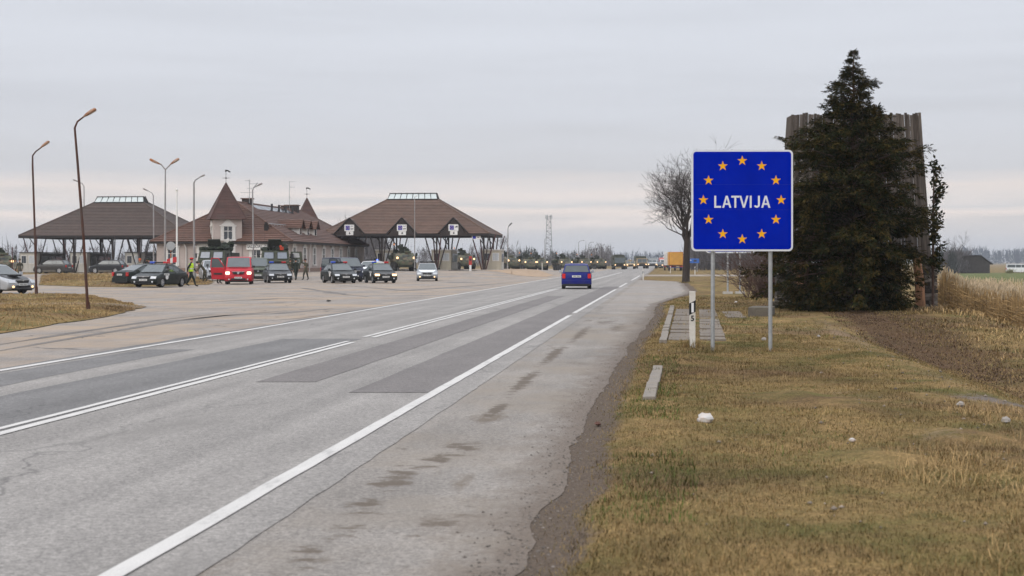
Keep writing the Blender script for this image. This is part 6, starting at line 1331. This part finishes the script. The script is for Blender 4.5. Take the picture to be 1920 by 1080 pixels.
# ---------------------------------------------------------------- far traffic
def simple_wheels(r, xs, ys, rad_, w=.3, rim=m_steelr):
    for x in xs:
        for y in ys: wheel(r, x, y, rad_, w, rim)
def boxtruck(name, label, px, Y, d, m, W, H, L, cab=True, cargo=None, lit=True, canvas=False, hood=False, cat='truck'):
    X, Y, a = at_put(px, Y, d); r = thing(name, label, cat, (X, Y, .012), a); w = W / 2; hc = H * .82
    if hood:
        B().prism([(L / 2, .6), (L / 2, 1.25), (L / 2 - 1.1, 1.45), (L / 2 - 1.25, 1.5), (L / 2 - 1.65, hc), (L / 2 - 2.9, hc), (L / 2 - 2.9, .6)], -w, w, 0, 'x').build('cab', m, r, None, .05); yw0, zw0, yw1, zw1 = L / 2 - 1.26, 1.52, L / 2 - 1.63, hc - .06
    else:
        B().prism([(L / 2, .55), (L / 2, 1.35), (L / 2 - .25, hc), (L / 2 - 2.0, hc), (L / 2 - 2.0, .55)], -w, w, 0, 'x').build('cab', m, r, None, .05); yw0, zw0, yw1, zw1 = L / 2 - .0, 1.40, L / 2 - .22, hc - .14
    ww = w * .86
    for x0, x1 in ((-ww, -.04), (.04, ww)): B().quad((x0, yw0 + .03, zw0), (x1, yw0 + .03, zw0), (x1, yw1 + .04, zw1), (x0, yw1 + .04, zw1)).build('windscreen', m_cglass, r)
    cm = cargo or m; b = B(); 
    if canvas:
        z0, z1 = .95, H; pr = [(-w, z0), (w, z0), (w, z1 - .35), (w * .8, z1 - .08), (w * .4, z1), (-w * .4, z1), (-w * .8, z1 - .08), (-w, z1 - .35)]; b.prism(pr, -L / 2, L / 2 - 2.1, 0, 'y')
    else: b.box((0, -1.0, (H + .95) / 2), (W, L - 2.1, H - .95))
    b.build('cargo_body', cm, r)
    b = B(); b.box((0, L / 2 + .04, .72), (W * .95, .16, .32)); b.build('bumper', m_plast, r); b = B(); b.box((0, L / 2 + .02, 1.08), (W * .5, .06, .3)); b.build('grille', m_plast, r)
    for sd in (-1, 1):
        b = B(); b.cyl((sd * w * .78, L / 2 + .03, .95), (sd * w * .78, L / 2 + .11, .95), .13, n=10); b.build('headlight', m_hlwarm if lit else m_hl, r, 40); b = B(); b.box((sd * (w + .16), L / 2 - .2, hc - .35), (.2, .1, .4)); b.build('mirror', m_plast, r)
    simple_wheels(r, (-w + .18, w - .18), (L / 2 - .95, -L / 2 + 1.0, -L / 2 + 2.2), .52, .32); return r
boxtruck('army_truck', 'green canvas-topped army truck facing the camera in the convoy', 1159.5, 300, 5, m_arm, 2.45, 3.15, 7.0, cargo=mat('army_canvas', (.055, .058, .045), .9), canvas=True)
boxtruck('tan_truck', 'sand-coloured military truck in the convoy with a dark cab roof', 1201, 345, 6, m_tan, 2.5, 2.95, 7.2, cargo=m_arm)
boxtruck('white_truck', 'greyish white bonneted truck coming with headlights on', 1222, 345, 3, mat('grey_white_truck', (.36, .37, .37), .5), 2.4, 2.55, 6.5, cargo=mat('grey_truck_body', (.30, .32, .33), .6), hood=True)
X, Y, a = at_put(1181.5, 320, 4); hv = thing('tan_utility_vehicle', 'low sand-coloured army utility vehicle right of the canvas truck', 'army car', (X, Y, .012), a)
B().prism([(2.2, .55), (2.25, 1.05), (.7, 1.22), (.25, 1.82), (-1.6, 1.82), (-2.2, 1.3), (-2.25, .55)], -1.05, 1.05, 0, 'x').build('body', m_tan, hv, None, .05)
for sd in (-1, 1):
    B().cyl((sd * .78, 2.2, .92), (sd * .78, 2.29, .92), .13, n=10).build('headlight', m_hlwarm, hv, 40); B().quad((sd * .06, .72, 1.26), (sd * .95, .72, 1.26), (sd * .92, .32, 1.76), (sd * .06, .32, 1.76)).build('windscreen', m_cglass, hv); B().box((sd * 1.06, -.4, 1.5), (.03, 1.1, .4)).build('side_window', m_cglass, hv)
B().box((0, 2.24, .85), (1.0, .06, .3)).build('grille', m_plast, hv); B().box((0, -.6, 1.95), (.8, .8, .25)).build('roof_hatch', m_tan, hv, None, .04); simple_wheels(hv, (-.92, .92), (1.4, -1.45), .46, .3)
X, Y, a = at_put(1236, 360, 4); car('distant_car', 'distant dark car with lit headlights next to the greyish white truck', X, Y, a, 'suv', p_grey, lit=3)
boxtruck('delivery_truck', 'white and red lorry at the far end of the convoy', 1245, 370, 4, mat('white_lorry', (.62, .63, .63), .5), 2.3, 2.7, 6, cargo=mat('red_white_lorry_box', (.55, .20, .18), .6))
# parked trailer, seen from behind
X, Y, a = at_put(1267, 258, 183); tr = thing('yellow_trailer', 'yellow tarpaulin lorry trailer parked on the right roadside', 'trailer', (X, Y, .012), a); m_tarp = mat('yellow_tarpaulin', (.52, .27, .045), .7, var=.12, scale=1.2)
for x_ in (0,):
    B().box((0, 3.2, 2.18), (2.5, 9.0, 2.35)).build('tarpaulin', m_tarp, tr, None, .03); B().box((0, -1.35, 2.18), (2.56, .12, 2.4)).build('rear_frame', mat('orange_frame', (.40, .14, .03), .7), tr); B().box((0, -1.43, 2.2), (2.3, .05, 2.2)).build('rear_doors', m_tarp, tr)
    B().box((0, 3.2, .92), (2.4, 9.0, .14)).build('bed', m_plast, tr); B().box((0, -1.3, .60), (2.4, .12, .16)).build('bumper', mat('blue_bumper', (.04, .05, .16), .6), tr)
    for sd in (-1, 1): B().box((sd * .95, -1.4, .74), (.45, .06, .14)).build('tail_light', m_tail, tr)
    simple_wheels(tr, (-1.05, 1.05), (.6, 1.9, 3.2), .5, .35)
X, Y, a = at_put(1256, 266, 180); wl = thing('white_lorry', 'white box lorry parked just left of the yellow trailer', 'truck', (X, Y, .012), a); B().box((0, 0, 2.2), (2.2, 6.5, 2.5)).build('cargo_box', mat('white_box_body', (.56, .58, .60), .5), wl, None, .03); B().box((0, -3.28, 2.2), (.06, .05, 2.3)).build('door_seam', m_plast, wl); B().box((0, 0, .8), (2.0, 6.3, .3)).build('chassis', m_plast, wl)
for sd in (-1, 1): B().box((sd * .85, -3.2, .75), (.35, .06, .14)).build('tail_light', m_tail, wl)
B().prism([(3.3, .6), (5.2, .6), (5.2, 1.5), (4.9, 2.6), (3.3, 2.6)], -1.1, 1.1, 0, 'x').build('cab', mat('white_lorry', (.62, .63, .63), .5), wl); simple_wheels(wl, (-.95, .95), (-2.2, 4.4), .48, .3)

# ================================================================== PEOPLE
m_skin = mat('skin', (.40, .22, .15), .6, var=.06); m_boot = mat('black_boots', (.012, .011, .010), .7); m_hiv = mat('hi_vis_yellow', (.50, .72, .03), .7, emit=None, var=.08); m_hivband = mat('reflective_band', (.55, .56, .57), .4); m_uni = mat('dark_green_uniform', (.016, .022, .017), .9, var=.2); m_ucamo = camo('camouflage_uniform', (.075, .070, .045), (.030, .032, .022), (.11, .085, .055)); m_lcamo = camo('pale_camouflage', (.26, .245, .20), (.15, .145, .12), (.34, .31, .27))
m_beret = mat('red_beret', (.45, .02, .02), .9, var=.1); m_dberet = mat('dark_beret', (.035, .012, .014), .9); m_hair = mat('dark_hair', (.02, .013, .010), .8); m_orange = mat('orange_hat', (.50, .10, .03), .85); m_helm = mat('camouflage_helmet', (.055, .055, .038), .9, var=.3)
def person(label, X, Y, rot, pose, top, legs, hat=None, hatm=None, vest=False, group=None, hgt_=1.78):
    r = thing('person', label, 'person', (X, Y, float(hgt(X, Y)) + .012), rot, group); V = {}; E = []
    def v(n, p, rr): V[n] = (Vector(p), rr)
    st_ = {'walk': (.34, -.30), 'stand': (.04, -.03), 'salute': (.20, -.16), 'hold': (.05, -.04), 'bend': (.10, -.12)}[pose]; bend = .75 if pose == 'bend' else .03
    up = lambda h_, x=0, f=0: (x, math.sin(bend) * h_ + f, .95 + math.cos(bend) * h_)
    v('pelvis', (0, 0, .95), .150); v('waist', up(.20), .135); v('chest', up(.42), .165); v('neck0', up(.55), .085); v('neck', up(.62, 0, .01), .060); v('head', up(.72, 0, .03), .092); v('crown', up(.82, 0, .03), .085)
    E += [('pelvis', 'waist'), ('waist', 'chest'), ('chest', 'neck0'), ('neck0', 'neck'), ('neck', 'head'), ('head', 'crown')]
    for s_, sg in (('l', -1), ('r', 1)):
        f = st_[0] if sg > 0 else st_[1]; lift = .06 if (pose == 'walk' and f < 0) else 0
        v('hip' + s_, (sg * .10, .0, .88), .115); v('knee' + s_, (sg * .12, f * .55 + .04, .49), .078); v('ank' + s_, (sg * .12, f - .02, .10 + lift), .052); v('toe' + s_, (sg * .135, f + .17, .045 + lift * .5), .042)
        E += [('pelvis', 'hip' + s_), ('hip' + s_, 'knee' + s_), ('knee' + s_, 'ank' + s_), ('ank' + s_, 'toe' + s_)]
        sh = up(.50, sg * .20)
        if pose == 'salute' and sg > 0: el, wr, hd = (sg * .42, .14, 1.52), (sg * .22, .16, 1.66), (sg * .14, .15, 1.73)
        elif pose == 'salute': el, wr, hd = (sg * .33, .05, 1.22), (sg * .22, .26, 1.16), (sg * .18, .33, 1.17)
        elif pose == 'hold': el, wr, hd = (sg * .30, .02, 1.18), (sg * .14, .26, 1.20), (sg * .09, .33, 1.22)
        elif pose == 'bend': el, wr, hd = (sg * .28, .48, 1.08), (sg * .20, .62, .88), (sg * .19, .66, .80)
        elif pose == 'walk': el, wr, hd = (sg * .27, -f * .35 - .02, 1.17), (sg * .27, -f * .7 + .08, .95), (sg * .265, -f * .8 + .12, .87)
        else: el, wr, hd = (sg * .27, -.02, 1.16), (sg * .26, .06, .92), (sg * .255, .09, .84)
        v('sh' + s_, sh, .075); v('el' + s_, el, .055); v('wr' + s_, wr, .036); v('pa' + s_, hd, .036); E += [('chest', 'sh' + s_), ('sh' + s_, 'el' + s_), ('el' + s_, 'wr' + s_), ('wr' + s_, 'pa' + s_)]
        d = (Vector(hd) - Vector(wr)).normalized(); a_ = d.cross(Vector((1, .2, .1))).normalized(); c_ = d.cross(a_)
        for k, (ox, L_) in enumerate(((-.030, .062), (-.010, .075), (.010, .070), (.030, .055), (.045, .03))):
            p0 = Vector(hd) + a_ * ox + d * (.02 if k < 4 else -.03); p1 = p0 + d * L_ * .55 + (a_ * .02 if k == 4 else Vector()); p2 = p1 + d * L_ * .35 + c_ * L_ * .3
            v('f%d%s' % (k, s_), p1, .0095); v('g%d%s' % (k, s_), p2, .008); E += [('pa' + s_, 'f%d%s' % (k, s_)), ('f%d%s' % (k, s_), 'g%d%s' % (k, s_))]
    nm = list(V); ix = {n: i for i, n in enumerate(nm)}; me = bpy.data.meshes.new('body'); me.from_pydata([V[n][0] for n in nm], [(ix[a], ix[b_]) for a, b_ in E], [])
    o = bpy.data.objects.new('tmp', me); COL.objects.link(o); md = o.modifiers.new('s', 'SKIN'); md.use_smooth_shade = True; o.modifiers.new('u', 'SUBSURF').levels = 1
    sk = me.skin_vertices[0].data
    for i, n in enumerate(nm): sk[i].radius = (V[n][1] * (1.12 if n in ('chest', 'pelvis', 'waist') else 1), V[n][1] * (.78 if n in ('chest', 'waist') else 1)); sk[i].use_root = n == 'pelvis'
    dg = bpy.context.evaluated_depsgraph_get(); m2 = bpy.data.meshes.new_from_object(o.evaluated_get(dg)); bpy.data.objects.remove(o)
    m2.materials.clear()
    for mm_ in (top, legs, m_skin, m_boot): m2.materials.append(mm_)
    segs = [(V[a][0], V[b_][0], (3 if 'toe' in b_ else 1 if (a[:3] in ('hip', 'kne', 'pel') and b_ != 'waist') else 2 if (a in ('neck', 'head') or a[:2] == 'pa' or a[0] in 'fg' or b_[:2] == 'pa') else 0)) for a, b_ in E]
    A = np.array([s_[0] for s_ in segs]); Bv = np.array([s_[1] for s_ in segs]); mid = np.array([s_[2] for s_ in segs]); C_ = np.array([p.center for p in m2.polygons])
    ab = Bv - A; t_ = np.clip(((C_[:, None] - A) * ab).sum(-1) / (ab * ab).sum(-1), 0, 1); dd = np.linalg.norm(C_[:, None] - (A + ab * t_[..., None]), axis=-1); mi = mid[dd.argmin(1)]
    mi = np.where((C_[:, 2] < .20), 3, mi); m2.polygons.foreach_set('material_index', mi.astype(np.int32)); m2.polygons.foreach_set('use_smooth', [True] * len(m2.polygons)); m2.update(); link('body', m2, r).name = 'body'
    hc = V['head'][0]; cc = V['crown'][0]
    B().tube([hc + Vector((0, .085, .02)), hc + Vector((0, .118, -.012))], [.012, .018], 6).build('nose', m_skin, r, 60)
    b_ = B(); b_.ball(tuple(cc + Vector((0, -.022, -.012))), (.098, .105, .09), 10, 6); b_.build('hair', m_hair, r, 60)
    if hat == 'beret': b_ = B(); b_.ball(tuple(cc + Vector((.02, -.005, .035))), (.135, .14, .062), 12, 6); b_.tube([cc + Vector((0, 0, .0)), cc + Vector((0, 0, .03))], .108, 12); b_.build('beret', hatm, r, 50)
    elif hat: b_ = B(); b_.ball(tuple(cc + Vector((0, -.005, .02))), (.125, .14, .105), 12, 6); b_.build('helmet' if hat == 'helmet' else 'hat', hatm, r, 50)
    if vest:
        secs = []
        for h_, wx, wy in ((.02, .205, .15), (.20, .19, .145), (.40, .225, .160), (.50, .235, .15), (.555, .15, .12)):
            c = Vector(up(h_)); secs.append([c + Vector((wx * math.cos(2 * math.pi * k / 14), wy * math.sin(2 * math.pi * k / 14), 0)) for k in range(14)])
        loft(secs, 'vest', m_hiv, r, 50); vs_ = KIDS[r.name][-1]
        loft([[c + (c - Vector(up(.2))) * Vector((.03, .03, 0)) + Vector((0, 0, dz)) for c in [Vector(up(.17)) + Vector((.198 * math.cos(2 * math.pi * k / 14), .155 * math.sin(2 * math.pi * k / 14), 0)) for k in range(14)]] for dz in (0, .06)], 'band', m_hivband, vs_, 50)
    return r
G3 = 'soldiers standing round the vehicles'
X, Y = put(358, 91); person('policeman in red beret and yellow vest walking right of the dark green police car', X, Y, face_cam(X, Y, 75), 'walk', m_uni, m_uni, 'beret', m_beret, True, hgt_=1.8)
X, Y = put(262, 118); person('person in pale camouflage jacket with an orange hat behind the parked dark car', X, Y, face_cam(X, Y, 10), 'hold', m_lcamo, m_ucamo, 'hat', m_orange)
X, Y = put(280, 121); person('person in dark green next to the one with the orange hat', X, Y, face_cam(X, Y, -60), 'salute', m_uni, m_uni, 'hat', m_uni)
X, Y = put(410, 103.2); person('person in a yellow vest standing behind the open red van door', X, Y, face_cam(X, Y, 120), 'hold', m_uni, m_uni, 'beret', m_dberet, True)
X, Y = put(384, 112); person('person in camouflage bending over left of the open red van door', X, Y, face_cam(X, Y, -80), 'bend', m_ucamo, m_ucamo, 'hat', m_ucamo)
X, Y = put(544, 123); person('soldier facing the armoured lorry, left of two under its open door', X, Y, face_cam(X, Y, 160), 'stand', m_ucamo, m_ucamo, 'hat', m_ucamo, group=G3)
X, Y = put(555, 122); person('soldier in dark uniform, right of two under the open lorry door', X, Y, face_cam(X, Y, 200), 'walk', m_uni, m_uni, 'helmet', m_uni, group=G3)
X, Y = put(573.5, 124); person('soldier raising a hand to his head near the navy van door', X, Y, face_cam(X, Y, -50), 'salute', m_ucamo, m_ucamo, 'beret', m_dberet, group=G3)
X, Y = put(607, 116.8); person('person in a yellow vest behind the open navy van door', X, Y, face_cam(X, Y, 120), 'hold', m_uni, m_uni, 'hat', m_orange, True)
X, Y = put(703, 113.5); person('person in a yellow vest between two police cars by the white one', X, Y, face_cam(X, Y, 30), 'stand', m_uni, m_uni, 'hat', m_uni, True)
for px, Y, d, m_, lb in ((20, 128, -100, m_ucamo, 'soldier at far left, closest to the armoured vehicle'), (28, 131, 60, m_lcamo, 'soldier at far left in paler camouflage between two others'), (37, 126, -160, m_ucamo, 'soldier at far left with his back turned, nearest the pale booth')):
    X, Y = put(px, Y); person(lb, X, Y, face_cam(X, Y, d), 'stand', m_, m_ucamo, 'helmet', m_helm, group=G3)
# tripod by the bending person, striped flag behind the police car
X, Y = put(389, 113); tp_ = thing('tripod', 'camera tripod standing left of the red van', 'tripod', (X, Y, gz(X, Y) + .05))
for k in range(3): a = k * 2.1 + .4; B().cyl((.42 * math.cos(a), .42 * math.sin(a), 0), (0, 0, 1.25), .018, n=6).build('leg', m_plast, tp_)
B().box((0, 0, 1.34), (.16, .26, .16)).build('camera', m_plast, tp_, None, .02)
X, Y = put(320, 104); fg_ = thing('striped_flag', 'small red and white striped flag behind the dark green police car', 'flag', (X, Y, float(hgt(X, Y)))); B().cyl((-.28, 0, 0), (-.28, 0, 2.0), .02, n=6).build('pole', m_white, fg_)
for i, (x0, x1, mm_) in enumerate(((-.27, -.03, m_rd), (-.03, .14, m_white), (.14, .42, m_rd))): b = B(); b.add([(x0, -.01 + .05 * math.sin(x0 * 6), 1.46 + .04 * i), (x1, .05 * math.sin(x1 * 6), 1.50 + .04 * i), (x1, .05 * math.sin(x1 * 6), 1.86 + .06 * i), (x0, .05 * math.sin(x0 * 6), 1.80 + .06 * i), (x0, .03 + .05 * math.sin(x0 * 6), 1.46 + .04 * i), (x1, .03 + .05 * math.sin(x1 * 6), 1.50 + .04 * i), (x1, .03 + .05 * math.sin(x1 * 6), 1.86 + .06 * i), (x0, .03 + .05 * math.sin(x0 * 6), 1.80 + .06 * i)], [(0, 1, 2, 3), (7, 6, 5, 4), (0, 4, 5, 1), (3, 2, 6, 7), (0, 3, 7, 4), (1, 5, 6, 2)]); b.build('stripe', mm_, fg_)
# ================================================================== FAR BACKGROUND
m_far1 = mat('hazed_bare_wood', (.100, .092, .094), .95, var=.2, island=.35); m_far2 = mat('far_pine_wood', (.040, .048, .045), .95, var=.2, island=.35); m_far3 = mat('haze_blue_forest', (.036, .060, .092), .95, var=.15, island=.2)  # distance haze put into the base colours: bare wood paler, forest blue
def wood(name, label, x0, x1, Y0, Y1, n, h0, h1, m, seed, conifer=.3, dense=26, kind='stuff'):
    """a far wood read as one mass: many ragged crowns made of thin slivers"""
    r = np.random.RandomState(seed); Vs = []; Fs = []; c = 0; dn0 = dense
    for i in range(n):
        Y = r.uniform(Y0, Y1); X = (r.uniform(x0, x1) - 960) / F * Y; h = r.uniform(h0, h1); w = h * r.uniform(.16, .30); z0 = gz(X, Y) - .2; con = r.rand() < conifer; dense = dn0 if con else int(dn0 * 2.4)
        t = r.rand(dense, 1) ** .8; a = 6.283 * r.rand(dense, 1); rr = (w * (1 - t) if con else w * np.sin(np.pi * np.clip(.15 + .8 * t, 0, 1))) * np.sqrt(r.rand(dense, 1))
        P = np.concatenate([X + rr * np.cos(a), Y + rr * np.sin(a), z0 + h * (.06 + .84 * t)], 1); s = h * (.10 if con else .20) * (.5 + r.rand(dense, 1)); d = r.normal(0, .35 if con else .55, (dense, 3)) + [0, 0, 1]; sd = r.normal(0, 1, (dense, 3)) * [1, 1, .25]
        q = .26 if con else .035
        Vs.append(np.stack([P - sd * s * q, P + sd * s * q, P + d * s], 1).reshape(-1, 3)); Fs.append(c + np.arange(3 * dense).reshape(-1, 3)); c += 3 * dense
        Vs.append(np.array([(X - .012 * h, Y, z0), (X + .012 * h, Y, z0), (X, Y, z0 + h)])); Fs.append(c + np.arange(3).reshape(1, 3)); c += 3
    o = np_mesh(name, np.concatenate(Vs), np.concatenate(Fs), m); tag(o, label, None, None, kind); return o
wood('woods', None, 940, 1010, 430, 560, 70, 3, 6.5, m_far2, 1, .4)
wood('woods', None, 1010, 1150, 480, 640, 170, 2.6, 6, m_far1, 2, .12)
wood('woods', None, 1025, 1080, 430, 520, 40, 2.8, 5.5, m_far2, 12, .7)
wood('woods', None, 1090, 1150, 520, 640, 60, 4, 8.5, m_far1, 13, .1)
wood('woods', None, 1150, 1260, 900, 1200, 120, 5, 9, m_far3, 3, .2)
wood('woods', None, 1292, 1480, 265, 340, 330, 4.0, 6.2, m_far1, 4, .05, 44)
wood('woods', None, 1755, 1822, 290, 330, 90, 2.4, 5.4, m_far1, 5, .1, 40)
wood('woods', None, 1750, 1795, 285, 300, 24, 3.0, 4.8, m_far2, 15, .9, 60)
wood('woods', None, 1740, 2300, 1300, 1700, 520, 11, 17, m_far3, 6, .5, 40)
wood('woods', None, 645, 720, 300, 400, 90, 5, 10.5, m_far1, 7, .2, 40)
wood('woods', None, 690, 960, 420, 520, 120, 3, 7, m_far1, 8, .15)
wood('woods', None, -300, 290, 420, 560, 200, 3, 8, m_far1, 9, .1)
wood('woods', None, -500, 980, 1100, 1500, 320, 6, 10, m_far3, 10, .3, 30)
bare_tree('bare_tree', 'pale twiggy upright tree behind the rightmost booth', (943 - 960) / F * 300, 300, 8.0, .16, 9, 1.6, .33, 5, m=MATS['far_bark'], twig=.03, up=.6)
bare_tree('bare_tree', 'slim leafless tree standing left of the lattice mast', (968 - 960) / F * 380, 380, 6.5, .14, 4, 1.3, .45, 5, m=MATS['far_bark'], twig=.035, up=.3)
# barn beyond the reeds, its gable to the right
Yb = 300.; Pb = Yb / F; Xb = (1835 - 960) * Pb; gb = gz(Xb, Yb); bn = thing('barn', 'dark low barn with a long sloping roof beyond the reed field', 'building', (Xb, Yb, gb - .02), 0); bx_ = lambda px: (px - 1835) * Pb; bz_ = lambda y: CZ + (HZ - y) * Pb - gb
m_barn = mat('black_barn_boards', (.045, .040, .038), .9, var=.2, scale=1.5); m_broof = mat('dark_barn_roof', (.040, .036, .034), .85, var=.2, scale=1)
B().prism([(bx_(1788), -.2), (bx_(1856), -.2), (bx_(1856), bz_(493)), (bx_(1838), bz_(479.5)), (bx_(1806), bz_(480)), (bx_(1788), bz_(490))], 0, 7, 0, 'y').build('wall', m_barn, bn)
for p, q in (((1838.5, 478.3), (1861, 494.5)),): B().add([(bx_(p[0]), -.4, bz_(p[1])), (bx_(q[0]), -.4, bz_(q[1])), (bx_(q[0]), 7.4, bz_(q[1])), (bx_(p[0]), 7.4, bz_(p[1])), (bx_(p[0]), -.4, bz_(p[1]) - .16), (bx_(q[0]), -.4, bz_(q[1]) - .16), (bx_(q[0]), 7.4, bz_(q[1]) - .16), (bx_(p[0]), 7.4, bz_(p[1]) - .16)], [(0, 1, 2, 3), (7, 6, 5, 4), (0, 4, 5, 1), (1, 5, 6, 2), (2, 6, 7, 3), (3, 7, 4, 0)]).build('roof', m_broof, bn)
B().add([(bx_(1806), -.4, bz_(478.4)), (bx_(1838.5), -.4, bz_(478.2)), (bx_(1838.5), 7.4, bz_(478.2)), (bx_(1806), 7.4, bz_(478.4)), (bx_(1784), -.4, bz_(490.5)), (bx_(1784), 7.4, bz_(490.5))], [(0, 1, 2, 3), (4, 0, 3, 5)]).build('roof', m_broof, bn)
# cars along the far edge of the field
for px, Y, m_, d, lb in ((1909, 300, p_white, 95, 'white van parked far off at the right edge beyond the field'), (1803, 430, p_white, 20, 'small pale car parked before the thicket left of the barn')):
    X = (px - 960) / F * Y; car('distant_van' if px > 1850 else 'distant_car', lb, X, Y, face_cam(X, Y, d), 'van' if px > 1850 else 'saloon', m_, z=gz(X, Y), cat='van' if px > 1850 else 'car')
X = (1893 - 960) / F * 296; bush('yellow-green bush left of the far white van', X, 296, 2.2, 1.0, 160, 4, mat('yellow_green_twigs', (.16, .15, .05), .9, island=.3))

# ---------------------------------------------------------------- air
hz_ = bpy.data.meshes.new('haze'); bm = bmesh.new(); bmesh.ops.create_cube(bm, size=1.0); bm.to_mesh(hz_); bm.free()
ho = bpy.data.objects.new('haze', hz_); COL.objects.link(ho); ho.scale = (14000, 18400, 64); ho.location = (0, 0, 64 / 2 - 2.2 + 0); tag(ho, kind='stuff')
mh = bpy.data.materials.new('thin_haze'); mh.use_nodes = True; th = mh.node_tree; th.nodes.clear(); oh = th.nodes.new('ShaderNodeOutputMaterial'); vh = th.nodes.new('ShaderNodeVolumePrincipled')
vh.inputs['Color'].default_value = (.86, .88, .92, 1); vh.inputs['Density'].default_value = .00026; vh.inputs['Anisotropy'].default_value = .2; th.links.new(vh.outputs[0], oh.inputs['Volume']); hz_.materials.append(mh)
